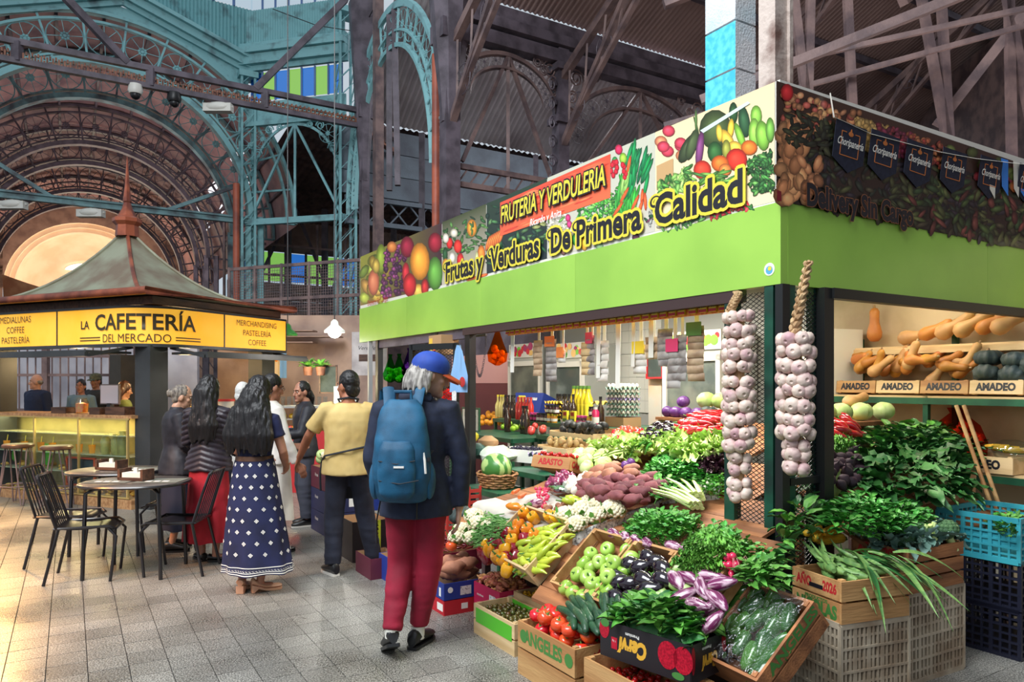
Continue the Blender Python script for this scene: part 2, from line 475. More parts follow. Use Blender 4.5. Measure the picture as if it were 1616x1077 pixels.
l = bpy.data.lights.new('apse_lamp', 'POINT'); l.energy = 620; l.color = (1, .86, .68); l.shadow_soft_size = .5
lo = bpy.data.objects.new('apse_lamp', l); lo.location = V2(WC, 19.8, 5.6); COL.objects.link(lo)
b = MB(); rs = []
for i in range(15):
 x = i / 14
 rs.append([V2(6.6 - 6.2 * x, 17.0 + .9 * y, 6.25 - 2.3 * y - 0.75 * math.sin(PI * x) * (1 - y * .5) + 0.05 * math.sin(22 * y + 2 * x)) for y in np.linspace(0, 1, 14)])
b.rings(rs, 0, False, False)
solo('awning_cloth', b, M_CLOTH, 'orange cloth awning slung across the nave below the cream apse', 'awning', ang=180)
gab = lambda w_: 11.15 - 0.353 * abs(w_ - 3.0)
b = MB(); lo_, hi_ = [], []
for i in range(41):
 w_ = -0.05 + 6.9 * i / 40
 q = 4.70 ** 2 - (w_ - WC) ** 2
 lo_.append(V2(w_, 0, ZC + math.sqrt(max(q, 0)))); hi_.append(V2(w_, 0, gab(w_)))
b.rings([lo_, hi_], 0, False, False)
for dz, dd, hh in ((0.0, .10, .14), (.14, .22, .2), (.34, .34, .1)):
 for w0, w1 in ((-.4, 3.0), (3.0, 7.2)):
  a_, c_ = V2(w0, -dd / 2, gab(w0) + dz + hh / 2), V2(w1, -dd / 2, gab(w1) + dz + hh / 2)
  b.bar(a_, c_, dd, hh)
gable = struct('wall_gable', b, M_TEAL, smooth=False)
b = MB(); lo_, hi_ = [], []
for i in range(161):
 w_ = -0.3 + 7.4 * i / 160
 dd = .03 if i % 2 else -.03
 lo_.append(V2(w_, dd + .05, gab(w_) + .4)); hi_.append(V2(w_, dd + .05, 11.9 if w_ < 4 else 11.9))
b.rings([lo_, hi_], 0, False, False)
part('corrugated_cladding', b, M_TEAL, gable, ang=10)
FD = Vector((0.972, -0.239, 0)); F0 = Vector((-7.287, 20.0, 0)); FN = Vector((-.239, -.972, 0))
def FP(g, z, o=0.0): return F0 + FD * g + FN * o + Vector((0, 0, z))
FL = 2.96
b = MB(); lo_, hi_ = [], []
for i in range(31):
 x = i / 30; g = .16 + (FL - .32) * x
 z = 7.0 + 1.62 * math.sqrt(max(0, 1 - (2 * x - 1) ** 2))
 lo_.append(FP(g, z)); hi_.append(FP(g, 8.62))
b.rings([lo_, [p + FN * -.12 for p in lo_]], 0, False, False)
b.rings([[p + FN * .02 for p in lo_], [p * 0.965 + q * .035 + FN * .02 for p, q in zip(lo_, [FP(FL / 2, 6.4)] * 31)]], 0, False, False)
b.bar(FP(0, 8.68), FP(FL, 8.68), .14, .12)
b.bar(FP(0, 9.0, -.03), FP(FL, 9.0, -.03), .05, .56)
b.bar(FP(0, 6.0), FP(FL, 6.0), .14, .16)
b.bar(FP(FL / 2, 8.6), FP(FL / 2, 6.05), .06, .06); b.bar(FP(FL / 2, 8.6), FP(.1, 6.05), .06, .06); b.bar(FP(FL / 2, 8.6), FP(FL - .1, 6.05), .06, .06)
for z, hh, o in ((10.18, .14, .1), (10.38, .26, .24), (10.6, .16, .34), (10.76, .14, .2)): b.bar(FP(-.1, z, o / 2), FP(FL + .1, z, o / 2), o, hh)
facet = struct('wall_facet', b, M_TEAL, ang=30)
b = MB()
lo_ = [FP(FL * i / 80, 10.84, .02 + (.03 if i % 2 else 0)) for i in range(81)]
b.rings([lo_, [p + Vector((0, 0, .95)) for p in lo_]], 0, False, False)
part('corrugated_cladding', b, M_TEAL, facet, ang=10)
for g0, z0, sg in ((.5, 8.25, 1), (FL - .5, 8.25, -1)):
 link('wheel_ornament', WH_T, T3(*FP(g0, z0, .03)) @ RZ(math.atan2(FD.y, FD.x)) @ SCL(.62), facet)
 sc = MB()
 for (x, z, r) in ((.05, -.45, .15), (.42, .18, .13), (-.1, -.75, .1), (.72, .22, .09), (-.1, -.98, .07)):
  pts = [FP(g0 + sg * (x - .2 + r * (1 - i / 26) * math.cos(i * .55)), z0 + z + .05 + r * (1 - i / 26) * math.sin(i * .55), .03) for i in range(20)]
  sc.tube(pts, .018, 4)
 part('scroll_ornament', sc, M_TEAL, facet)
for i in range(7):
 g0, g1 = .1 + (FL - .2) * i / 7, .1 + (FL - .2) * (i + 1) / 7
 q = MB(); q.quad(FP(g0 + .02, 9.32, -.02), FP(g1 - .02, 9.32, -.02), FP(g1 - .02, 10.08, -.02), FP(g0 + .02, 10.08, -.02))
 tag(link('glass_pane', q.mesh('glass_pane', M_GBLUE if i % 2 == 0 else M_GGREEN, False), None, facet), 'blue glass pane' if i % 2 == 0 else 'green glass pane')
 q = MB(); q.quad(FP(g0 + .02, 11.82, -.02), FP(g1 - .02, 11.82, -.02), FP(g1 - .02, 13.2, -.02), FP(g0 + .02, 13.2, -.02))
 link('glass_pane', q.mesh('glass_pane', M_GCLEAR, False), None, facet)
 q = MB(); q.bar(FP(g1, 9.3), FP(g1, 10.1), .035, .05); q.bar(FP(g1, 11.8), FP(g1, 13.2), .035, .05)
 part('glazing_bar', q, mat('blue_bar', (90, 120, 170), .5), facet, smooth=False)
for i in range(14):
 w0, w1 = -.2 + .52 * i, -.2 + .52 * (i + 1)
 q = MB(); q.quad(V2(w0 + .03, .05, 11.92), V2(w1 - .03, .05, 11.92), V2(w1 - .03, .05, 13.4), V2(w0 + .03, .05, 13.4))
 link('glass_pane', q.mesh('glass_pane', M_GCLEAR, False), None, gable)
 q = MB(); q.bar(V2(w1, .05, 11.9), V2(w1, .05, 13.4), .05, .06); part('glazing_bar', q, MATS['blue_bar'], gable, smooth=False)
def lattice_column(name, x, y, z0, z1, wd, m, yaw, cap=True):
 b = MB(); M = T3(x, y, 0) @ RZ(yaw)
 hw = wd / 2
 for i in (-1, 1):
  for j in (-1, 1): b.box((i * hw, j * hw, (z0 + z1) / 2), (.06, .06, z1 - z0), M=M)
 n = max(2, int((z1 - z0) / wd / 1.1))
 for k in range(n):
  za, zb = z0 + (z1 - z0) * k / n, z0 + (z1 - z0) * (k + 1) / n
  for sg in (-1, 1):
   b.bar(M @ Vector((-hw, sg * hw, za)), M @ Vector((hw, sg * hw, zb)), .03, .02)
   b.bar(M @ Vector((sg * hw, -hw, zb)), M @ Vector((sg * hw, hw, za)), .03, .02)
 if cap:
  for z in (z0 + .1, z1 - .1): b.box((0, 0, z), (wd + .16, wd + .16, .16), M=M)
 return struct(name, b, m, smooth=False)
lattice_column('column', -7.25, 19.95, 0, 10.1, .34, M_TEAL, yaw_v)
lattice_column('column', *(F0 + FD * FL).to_2d(), 0, 11.5, .42, M_TEAL, yaw_v)
lattice_column('column', -13.2, 16.4, 0, 8, .4, M_TEALD, yaw_v)
FE = F0 + FD * FL
def AK(k, z=0): return Vector((FE.x + .519 * k, FE.y - .855 * k, z))
b = MB()
k0, k1 = .2, 6.0
for rr, th in ((1.0, .16), (.86, .05), (.78, .1)):
 rs = []
 for i in range(33):
  a = PI * i / 32; kk = (k0 + k1) / 2 - (k1 - k0) / 2 * rr * math.cos(a)
  z = 6.1 + 4.0 * rr * math.sin(a)
  rs.append([AK(kk, z) + Vector((x * .05, 0, y * th / 2)) for x, y in ((-1, -1), (1, -1), (1, 1), (-1, 1))])
 b.rings(rs, 0, False)
for i in range(1, 16):
 a = PI * i / 16; c, s = math.cos(a), math.sin(a); km = (k0 + k1) / 2; kh = (k1 - k0) / 2
 b.bar(AK(km - kh * .78 * c, 6.1 + 3.12 * s), AK(km - kh * c, 6.1 + 4 * s), .04, .05)
armo = struct('arm_arch', b, M_TEAL, ang=30)
for i in range(16):
 a = PI * (i + .5) / 16; c, s = math.cos(a), math.sin(a)
 link('wheel_ornament', WH_T, T3(*AK(3.1 - 2.9 * .89 * c, 6.1 + 4 * .89 * s)) @ RZ(AU) @ RY(a) @ SCL(.75), armo)
for k, ww, m, nm in ((1.45, .2, M_STEEL, 'pier'), (6.2, .3, M_STEEL, 'pier')):
 b = MB(); p = AK(k)
 b.box((p.x, p.y, 6), (ww, ww, 12), yaw_v); b.box((p.x, p.y, 8.3), (ww * 1.9, ww * 1.9, .35), yaw_v)
 b.lathe([(ww * .6, 6.6), (ww * .75, 7.2), (ww * 1.1, 8.1), (ww * 1.5, 9.5), (ww * 2, 11)], 8, c=(p.x, p.y, 0))
 struct(nm, b, m, smooth=False)
b = MB(); p = AK(5.7); b.tube([(p.x - .05, p.y, 2), (p.x - .05, p.y, 8.1)], .085, 12); struct('rain_pipe', b, M_PIPE)
b = MB(); p = Vector((-7.45, 19.7, 0)); b.tube([(p.x, p.y, 0), (p.x, p.y, 7.0)], .09, 12); struct('rain_pipe', b, M_PIPE)
b = MB(); p = AK(2.4); b.box((p.x, p.y, 5.5), (.2, .2, 11), yaw_v); struct('post', b, M_STEELB, smooth=False)
for k in (3.1, 3.6):
 b = MB(); b.bar(AK(k, 6), AK(k + (.0 if k < 3.3 else -.2), 10), .12, .12); struct('hanger', b, M_STEEL, smooth=False)
def truss(name, a, c, h_, m, m2, n=8, th=.1):
 a = Vector(a); c = Vector(c); up = Vector((0, 0, h_))
 b = MB(); b.bar(a + up, c + up, th, th); b.bar(a, c, th * 1.1, th * .9, mi=1)
 for i in range(n + 1):
  q = a + (c - a) * i / n
  b.bar(q, q + up, th * 1.3, th * 1.3)
 d = (c - a); L_ = d.length; d.normalize()
 return struct(name, b, [m, m2], smooth=False)
pc = AK(1.45, 7.95)
vd = Vector((.856, .517, 0))
bt = truss('cross_beam', pc - vd * 9.5, pc, .38, M_STEEL, M_STEEL, 4, .12)
b = MB()
for i in range(190):
 q = pc - vd * (9.5 * (i + .5) / 190)
 b.box((q.x, q.y, q.z + .13 + (.05 if i % 2 else -.03)), (.035, .05, .07), yaw_v)
 b.box((q.x, q.y, q.z + .13 - (.05 if i % 2 else -.03)), (.035, .05, .05), yaw_v)
part('perforated_web', b, M_RUST, bt, smooth=False)
b = MB(); b.bar(pc - vd * 5.2 + Vector((0, 0, .4)), pc - vd * 7.2 + Vector((0, -.5, 2.4)), .14, .14)
b.bar(pc - vd * 2.6 + Vector((0, 0, .4)), pc - vd * .4 + Vector((0, -.3, 2.9)), .14, .14); struct('brace', b, M_STEEL, smooth=False)
dg_ = Vector((.238, .97, 0))
truss('diagonal_beam', AK(1.45, 7.9), AK(1.45, 7.9) + dg_ * 9 - Vector((0, 0, .0)), .4, M_STEELB, M_RUST, 8, .13)
def cone_lamp(q, m, label, kind):
 b = MB()
 if kind == 'dome':
  b.lathe([(.03, .16), (.13, .14), (.15, 0), (.12, -.06)], 14); b.ell((0, 0, -.08), (.1, .1, .1), 12, 6, 1)
 else:
  b.box((0, 0, 0), (.62, .2, .18)); b.ell((0, 0, .02), (.34, .15, .12), 12, 6); b.bar((0, 0, .05), (0, 0, .14), .05, .05)
 return solo('security_camera' if kind == 'dome' else 'flood_lamp', b, [m, M_BLACKM], label, 'camera' if kind == 'dome' else 'lamp', T3(*q))
cone_lamp(pc - vd * 5.05 + Vector((0, 0, -.16)), M_WHITEP, 'white dome camera under the rusty cross beam', 'dome')
cone_lamp(pc - vd * 4.3 + Vector((0, 0, -.18)), M_BLACKM, 'black dome camera under the rusty cross beam', 'dome')
cone_lamp(pc - vd * 3.4 + Vector((0, 0, -.2)), M_WHITEP, 'white oblong flood lamp under the rusty cross beam', 'flood')
for w_, lb in ((3.7, 'cream twin floodlight under the teal tie beam above the kiosk finial'), (5.3, 'cream lantern under the teal tie beam left of the kiosk finial')):
 cone_lamp(V2(w_, -.1, 5.79), M_WHITEP, lb, 'flood')
# right arm: near arcade along V, roofs, far wall
N0 = AK(6.2)
def NA(w_, z, m=0.0): return N0 + vd * w_ + Vector((.519, -.855, 0)) * m + Vector((0, 0, z))
for w_ in (2.59, 6.95, 11.3):
 b = MB(); p = NA(w_, 0)
 b.box((p.x, p.y, 4.3), (.26, .26, 8.6), yaw_v)
 for z in (7.1, 8.2): b.box((p.x, p.y, z), (.42, .42, .14), yaw_v)
 for k in range(7):
  pts = [NA(w_ - .28 + .1 * (1 - i / 22) * math.cos(i * .6), 5.4 + k * .4 + .16 * (1 - i / 22) * math.sin(i * .6), .1) for i in range(18)]
  b.tube(pts, .02, 4)
 struct('pier', b, M_STEEL, smooth=False)
for w0, w1 in ((0.15, 2.45), (2.75, 6.8), (7.1, 11.2)):
 b = MB(); wc = (w0 + w1) / 2; hw = (w1 - w0) / 2; hz = min(1.5, hw * .8); zb = 8.2 - hz
 for rr, th in ((1.0, .08), (.74, .05)):
  rs = []
  for i in range(29):
   a = PI * i / 28
   rs.append([NA(wc - hw * rr * math.cos(a), zb + hz * rr * math.sin(a) * (1 if rr == 1 else .95)) + Vector((0, x * .06, y * th / 2)) for x, y in ((-1, -1), (1, -1), (1, 1), (-1, 1))])
  b.rings(rs, 0, False)
 for x in (-.72, 0, .72): b.bar(NA(wc, 8.2), NA(wc + hw * x * 1.25, 5.9 if x else 5.5), .07, .07)
 b.bar(NA(w0, 5.8), NA(w1, 5.8), .1, .1); b.bar(NA(w0, 5.45), NA(w1, 5.45), .1, .1)
 for i in range(9): b.bar(NA(w0 + (w1 - w0) * i / 9, 5.45), NA(w0 + (w1 - w0) * (i + 1) / 9, 5.8 ), .03, .03)
 ar = struct('arcade_arch', b, M_STEELB, ang=30)
 for sg in (-1, 1):
  sc = MB()
  for (x, z, r) in ((.88, 1.3, .2), (.93, .9, .15), (.62, 1.42, .13), (.96, .6, .12), (.75, 1.2, .12)):
   pts = [NA(wc + sg * hw * x + r * (1 - i / 30) * math.cos(i * .55), zb + hz * z * .72 + r * (1 - i / 30) * math.sin(i * .55)) for i in range(24)]
   sc.tube(pts, .02, 4)
  part('scroll_ornament', sc, M_STEELB, ar)
 nwh = 11
 for i in range(nwh):
  a = PI * (i + .5) / nwh
  link('wheel_ornament', WH_D, T3(*NA(wc - hw * .87 * math.cos(a), zb + hz * .86 * math.sin(a))) @ RZ(yaw_v) @ RY(a) @ SCL(.42 * min(1, hw / 1.6)), ar)
b = MB()
b.bar(NA(-.2, 8.42), NA(14, 8.42), .3, .26); b.bar(NA(-.2, 8.72), NA(14, 8.72), .42, .2); b.bar(NA(-.2, 8.95), NA(14, 8.95), .24, .3)
struct('wall_plate', b, M_STEEL, smooth=False)
def corr(name, fn, w0, w1, pitch, m, parent=None, amp=.02):
 b = MB(); n = int((w1 - w0) / pitch * 4); A, B = [], []
 for i in range(n + 1):
  w_ = w0 + (w1 - w0) * i / n; dz = amp * math.sin(i * PI / 2 + .4)
  A.append(fn(w_, 0) + Vector((0, 0, dz))); B.append(fn(w_, 1) + Vector((0, 0, dz)))
 b.rings([A, B], 0, False, False)
 return struct(name, b, m, parent, ang=180)
SL = 0.42
roof = corr('ceiling_shed', lambda w_, y: NA(w_, 9.2 + SL * 11 * y, 11 * y), -.3, 16, .12, M_CORR)
b = MB()
for m_ in (1.5, 3.1, 4.7, 6.3, 8): b.bar(NA(-.3, 9.08 + SL * m_, m_), NA(16, 9.08 + SL * m_, m_), .12, .16)
part('purlin', b, M_STEEL, roof, smooth=False)
for w_ in (0, 2.59, 6.95, 11.3):
 b = MB(); q = .35
 b.bar(NA(w_, 6.6, .1), NA(w_, 9.0 + SL * 3.2 - q, 3.2), .14, .1); b.bar(NA(w_, 8.0, .05), NA(w_, 9.0 + SL * 9, 9), .14, .16); b.bar(NA(w_, 6.9, .3), NA(w_, 8.6 + SL * 5, 5), .1, .08)
 for i in range(9):
  x = i / 9; b.bar(NA(w_, 6.9 + (1.7 + SL * 5) * x, .3 + 4.7 * x), NA(w_, 8.0 + (1 + SL * 9) * (x + .06) * .6, 9 * (x + .06) * .6), .04, .04)
 part('rafter_truss', b, M_STEELB, roof, smooth=False)
 for i in range(3):
  x = .08 + .16 * i
  link('wheel_ornament', WH_D, T3(*NA(w_, 7.25 + 1.1 * i * .8, .55 + .9 * i)) @ RZ(AU) @ SCL(.7 - .12 * i), roof)
corr('ceiling_shed', lambda w_, y: NA(w_, 13.82 - .42 * 11 * y, 11 + 11 * y), -.3, 16, .4, M_CORR)  # unseen second slope, added to keep sky light off the short side
b = MB(); b.bar(NA(-.3, 4.6, 22), NA(16, 4.6, 22), .2, 9.2); struct('sky_block_front', b, M_STEELB, smooth=False)  # unseen wall added to block sky light from the front right
b = MB()
b.bar((2.2, 8.5, 4.9), (8.5, 6.6, 6.9), .08, .10)
b.bar((2.0, 9.6, 5.0), (9.5, 8.0, 6.6), .05, .06)
b.bar((2.6, 9.0, 5.4), (8.8, 7.4, 6.2), .05, .06)
for x0, x1 in ((3.4, 3.9), (4.0, 3.6), (4.3, 4.3), (4.9, 5.7), (5.5, 5.5), (6.0, 6.8), (6.5, 6.2), (7.4, 8.0)):
 b.bar((x0, 9.6, 9.4), (x1, 9.0, 2.8), .08, .10)
b.bar((2, 9.6, 6.6), (9, 8.8, 9), .12, .12); b.bar((5.2, 9.6, 6.6), (3.6, 8.8, 9), .12, .12); b.bar((5.6, 9.6, 5), (8, 8.8, 8.4), .12, .12)
struct('roof_truss', b, M_STEELB, smooth=False)
def FW(w_, z, m=0): return FE + vd * w_ + Vector((.519, -.855, 0)) * m + Vector((0, 0, z))
b = MB()
b.bar(FW(0, 6.55), FW(16, 6.55), .16, .12); b.bar(FW(0, 5.9), FW(16, 5.9), .16, .12)
for i in range(26): b.bar(FW(i * .6, 5.9), FW(i * .6 + .6, 6.55), .04, .04); b.bar(FW(i * .6 + .6, 5.9), FW(i * .6, 6.55), .04, .04)
wa = struct('wall_arm', b, M_PANEL, smooth=False)
for i in range(3): b = MB(); b.bar(FW(-.1, 6.95 + .62 * i), FW(16, 6.95 + .62 * i), .06, .60); part('panel', b, M_PANEL, wa, smooth=False)
b = MB(); b.tube([FP(1.0, 11.6, .3), FP(2.4, 10.9, .5), AK(1.2, 10.4), AK(3.0, 10.8)], .012, 5); solo('cable', b, M_BLACKM, 'thin black cable sagging across the teal corrugated facet', 'cable')
corr('ceiling_arm', lambda w_, y: FW(w_, 8.7 + 2.2 * y, 3.1 * y - .1), .3, 16, .16, M_CORRL)
for w_ in (2.2, 6.0, 10.5, 14):
 b = MB(); b.bar(FW(w_, 0), FW(w_, 8.6), .16, .16); b.bar(FW(w_, 3.0), FW(w_ + 1.5, 5.9), .06, .06); b.bar(FW(w_ + 1.5, 3), FW(w_, 5.9), .06, .06)
 struct('post', b, M_STEEL, smooth=False)
b = MB()
for i in range(12): b.bar(FW(-2 + i * 1.0, 3.2, -6), FW(-2 + i * 1.0, 7, -6), .07, .07)
for z in (3.2, 4.2, 5.2, 6.2): b.bar(FW(-2, z, -6), FW(9, z, -6), .07, .07)
b.bar(FW(-2, 1.5, -6), FW(9, 1.5, -6), .06, 3.0)
gw = struct('wall_glazed', b, M_STEELB, smooth=False)
for i in range(11):
 for z in (3.2, 4.2, 5.2):
  q = MB(); x = -2 + i
  q.quad(FW(x + .04, z + .04, -6), FW(x + .96, z + .04, -6), FW(x + .96, z + .96, -6), FW(x + .04, z + .96, -6))
  link('glass_pane', q.mesh('glass_pane', M_GCLEAR, False), None, gw)
def BW(w_, z, d=0.0): return Vector((-10.5, 27.0, 0)) + vd * w_ + Vector((UX, UY, 0)) * d + Vector((0, 0, z))
b = MB(); b.bar(BW(-.05, 7.3, .1), BW(9.5, 7.3, .1), .05, 1.3)
bw = struct('wall_boarded', b, M_BROWNW, smooth=False)
for i in range(16): b = MB(); b.bar(BW(-.05, .17 + .34 * i, (i % 2) * .02), BW(9.5, .17 + .34 * i, (i % 2) * .02), .05, .33); part('board', b, M_BROWNW, bw, smooth=False)
for i in range(13):
 x = .1 + i * .7
 q = MB(); q.quad(BW(x, 5.5), BW(x + .62, 5.5), BW(x + .62, 6.6), BW(x, 6.6))
 tag(link('glass_pane', q.mesh('glass_pane', M_GBLUE if i % 3 == 0 else M_GGREEN, False), None, bw), 'coloured glass pane')
 q = MB(); q.bar(BW(x - .04, 5.4), BW(x - .04, 6.7), .08, .08); part('glazing_bar', q, M_STEEL, bw, smooth=False)
cz = corr('ceiling_aisle', lambda w_, y: BW(w_, 8.75 - .9 * y, .4 - (7.9 + min(max(w_, 0) + .6, 1.9)) * (1 - y)), .15, 9.6, .2, M_STEELB, amp=.03)
for x in (0.3, 1.6, 3.0, 4.4, 5.6, 7.0): b = MB(); b.bar(BW(x, 0, -2 - .4 * (x % 1)), BW(x, 8, -2 - .4 * (x % 1)), .2, .2); struct('column', b, M_STEEL, smooth=False)
b = MB()
for x in (.3, 3.0, 5.6): b.bar(BW(x, 4.5, -2.1), BW(x + 1.5, 7.9, -2.1), .1, .1); b.bar(BW(x + 1.6, 7.9, -2.1), BW(x + 3, 4.5, -2.1), .1, .1)
b.bar(BW(0, 4.6, -2.2), BW(7, 4.0, -2.2), .09, .09)
part('braces', b, M_STEEL, cz, smooth=False)
b = MB()
A0, A1 = Vector((-6.6, 17.0, 0)), Vector((-3.1, 15.6, 0))
for i in range(6): q = A0 + (A1 - A0) * i / 5; b.bar(q + Vector((0, 0, 0)), q + Vector((0, 0, 4.3)), .05, .05)
for z in (2.62, 3.5, 4.25): b.bar(A0 + Vector((0, 0, z)), A1 + Vector((0, 0, z)), .05, .07)
for i in range(60): q = A0 + (A1 - A0) * i / 60; b.bar(q + Vector((0, 0, 2.6)), q + Vector((0, 0, 4.2)), .008, .008)
for i in range(26): z = 2.6 + i * .062; b.bar(A0 + Vector((0, 0, z)), A1 + Vector((0, 0, z)), .008, .008)
struct('mesh_loft', b, M_STEELB, smooth=False)
b = MB(); b.bar(A0 + Vector((0, -.05, 2.5)), A1 + Vector((0, -.05, 2.5)), .2, .16); struct('loft_beam', b, M_RUST, smooth=False)
b = MB(); b.bar((9.8, -3, 5), (12.5, 24.7, 5), .2, 10); struct('sky_block_right', b, M_STEELB, smooth=False)  # side wall added to block sky light from the right
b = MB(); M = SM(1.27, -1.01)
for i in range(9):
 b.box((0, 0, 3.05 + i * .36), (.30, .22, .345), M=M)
 if i < 4: b.mi[-3] = 1  # turquoise light on this face is put into its colour
solo_p = struct('block_pillar', b, [mat('block_white', (214, 214, 216), .6, (150, 200, 215), 2, (.45, .75), bump=.4, bs=60), mat('block_turquoise_lit', (96, 206, 226), .5, (60, 180, 206), 20)], smooth=False)
b = MB(); b.box((0, 0, 5.6), (.12, .12, 5.2), M=SM(.25, -.25)); b.box((0, 0, 5.6), (.16, .03, 5.2), M=SM(.25, -.31)); struct('post', b, mat('flaking_paint', (196, 180, 170), .6, (110, 80, 70), 5, (.5, .7), bump=.3), smooth=False)
# the fruit stall: fascia, printed banners, posts, walls
M_LIME = mat('lime_paint', (158, 205, 84), 0.35, (140, 186, 74), 1.5, (0.35, 0.7))
M_GREENP = mat('green_post', (24, 78, 60), 0.4, (16, 44, 38), 4.0)
M_BLACKP = mat('black_post', (22, 24, 26), 0.45)
M_LINTEL = mat('dark_lintel', (62, 44, 44), 0.5)
M_PRINT = mat('printed_vinyl', (255, 255, 255), 0.3, vcol=True)
M_INK = mat('black_ink', (26, 26, 34), 0.5)
M_YEL = mat('yellow_ink', (224, 208, 66), 0.4)
M_WHITEI = mat('white_ink', (245, 242, 235), 0.5)
M_REDI = mat('red_ink', (186, 40, 44), 0.6)
M_GRNI = mat('green_ink', (70, 130, 60), 0.6)
M_BROWNI = mat('brown_ink', (92, 52, 40), 0.6)
M_SWALL = mat('stall_wall', (206, 186, 150), 0.7, (176, 152, 120), 1.6)
M_WTILE = mat('white_tile', (222, 220, 210), 0.25)
M_PINK = mat('pink_wall', (206, 150, 140), 0.7)
M_MAROON = mat('maroon_wall', (112, 58, 56), 0.7)
stall = thing('fruit_stall', 'lime green and banner topped fruit stall with mesh corner panels', 'stall', STALL)
ZB, ZD, ZT = 2.146, 2.598, 3.27
LEN, RLEN = 6.80, 4.2
b = MB()
xs = [0, 1.9, 3.4, 5.2, LEN]
for i in range(4):
 p = MB(); p.box(((xs[i] + xs[i + 1]) / 2, -.03, (ZB + ZD) / 2), (xs[i + 1] - xs[i] - .002, .06, ZD - ZB))
 part('fascia_panel', p, M_LIME, stall, smooth=False)
for y0, y1 in ((-.06, -2.2), (-2.2, -RLEN)):
 p = MB(); p.box((.03, (y0 + y1) / 2, (ZB + ZD) / 2), (.06, abs(y1 - y0) - .002, ZD - ZB)); part('fascia_panel', p, M_LIME, stall, smooth=False)
class Art:
 """flat printed picture: many coloured shapes given in photograph pixels and carried onto the banner's own plane"""
 def __init__(s, conv): s.b = MB(); s.cols = []; s.k = 0; s.conv = conv
 def poly(s, pts, cols):
  s.k += 1; o = 0.000004 * s.k
  s.b.add([s.conv(x, y, o) for x, y in pts], [tuple(range(len(pts)))])
  s.cols += [lin(c) for c in (cols if isinstance(cols[0], (list, tuple)) else [cols] * len(pts))]
 def ell(s, x, y, rx, ry, col, rot=0.0, n=14, hi=1.3, lo=0.62):
  s.k += 1; o = 0.000004 * s.k; c, sn = math.cos(rot), math.sin(rot)
  pts = [(x - rx * .2, y - ry * .25)]; cc = [tuple(min(255, v * hi + 12) for v in col)]
  for f, sh in ((.62, 1.0), (1.0, lo)):
   for i in range(n):
    a = 2 * PI * i / n; u, v = rx * f * math.cos(a), ry * f * math.sin(a)
    pts.append((x + u * c - v * sn, y + u * sn + v * c)); cc.append(tuple(v_ * sh for v_ in col))
  fs = [(0, 1 + i, 1 + (i + 1) % n) for i in range(n)] + [(1 + i, 1 + n + i, 1 + n + (i + 1) % n, 1 + (i + 1) % n) for i in range(n)]
  s.b.add([s.conv(px, py, o) for px, py in pts], fs); s.cols += [lin(q) for q in cc]
 def scatter(s, n, poly, rx, ry, cols, rot=0.6, hi=1.25):
  xs_ = [p[0] for p in poly]; ys_ = [p[1] for p in poly]
  def inside(x, y):
   r = False
   for i in range(len(poly)):
    (x1, y1), (x2, y2) = poly[i], poly[i - 1]
    if (y1 > y) != (y2 > y) and x < (x2 - x1) * (y - y1) / (y2 - y1) + x1: r = not r
   return r
  k = 0; it = 0
  while k < n and it < n * 20:
   it += 1
   x, y = R.uniform(min(xs_), max(xs_)), R.uniform(min(ys_), max(ys_))
   if not inside(x, y): continue
   k += 1; c = R.choice(cols); q = R.uniform(.75, 1.2)
   s.ell(x, y, rx * R.uniform(.7, 1.2), ry * R.uniform(.7, 1.2), tuple(v * q for v in c), R.uniform(-rot, rot), 9, hi)
 def leaves(s, n, poly, l, cols, rot=3.1): s.scatter(n, poly, l, l * .38, cols, rot, 1.35)
 def done(s, name, parent):
  me = s.b.mesh(name, M_PRINT, False, cols=s.cols); return link(name, me, None, parent)
def LX(px): a = (px - CXP) / FPX; return (CX0 - CY0 * a) / (-UX + UY * a)
def conv_left(px, py, o=0.0):
 s_ = LX(px); Y = CY0 + UY * s_
 return (s_, -.004 + o, EYE + (HZ - py) / FPX * Y)
def conv_right(px, py, o=0.0):
 a = (px - CXP) / FPX; r = (CY0 * a - CX0) / (.856 - .517 * a); Y = CY0 + .517 * r
 return (-.004 - o, -r, EYE + (HZ - py) / FPX * Y)
top = lambda x: 405 - .4251 * (x - 568)
bot = lambda x: 484 - .25 * (x - 568)
def band(x0, x1, f0=0.0, f1=1.0):
 g = lambda x, f: top(x) + (bot(x) - top(x)) * f
 return [(x0, g(x0, f0)), (x1, g(x1, f0)), (x1, g(x1, f1)), (x0, g(x0, f1))]
panels = [(568, 697), (697, 767), (767, 863), (863, 1033), (1033, 1222)]
bgs = [((90, 84, 50), (60, 38, 56)), ((66, 74, 44), (200, 190, 170)), ((40, 60, 44), (34, 44, 50)), ((196, 196, 176), (206, 200, 186)), ((236, 214, 168), (240, 222, 186))]
banners = []
for (x0, x1), (c1, c2) in zip(panels, bgs):
 s0, s1 = LX(x0), LX(x1)
 p = MB(); p.box(((s0 + s1) / 2, -.02, (ZD + ZT) / 2), (abs(s0 - s1), .03, ZT - ZD)); bn = part('banner', p, M_WHITEP, stall, smooth=False)
 banners.append(bn)
A = Art(conv_left)
for (x0, x1), (c1, c2) in zip(panels, bgs): A.poly(band(x0 + .3, x1 - .3, .01, .985), [c1, c1, c2, c2] if x0 > 600 else [(150, 150, 60), (70, 40, 50), (60, 30, 50), (140, 120, 50)])
A.scatter(34, [(572, 412), (612, 400), (612, 470), (572, 478)], 7, 12, [(150, 160, 60), (180, 150, 60), (110, 130, 50), (196, 150, 70)])
A.ell(589, 446, 9, 21, (214, 116, 80)); A.ell(601, 409, 8, 24, (140, 160, 54)); A.ell(593, 420, 6, 12, (190, 160, 70))
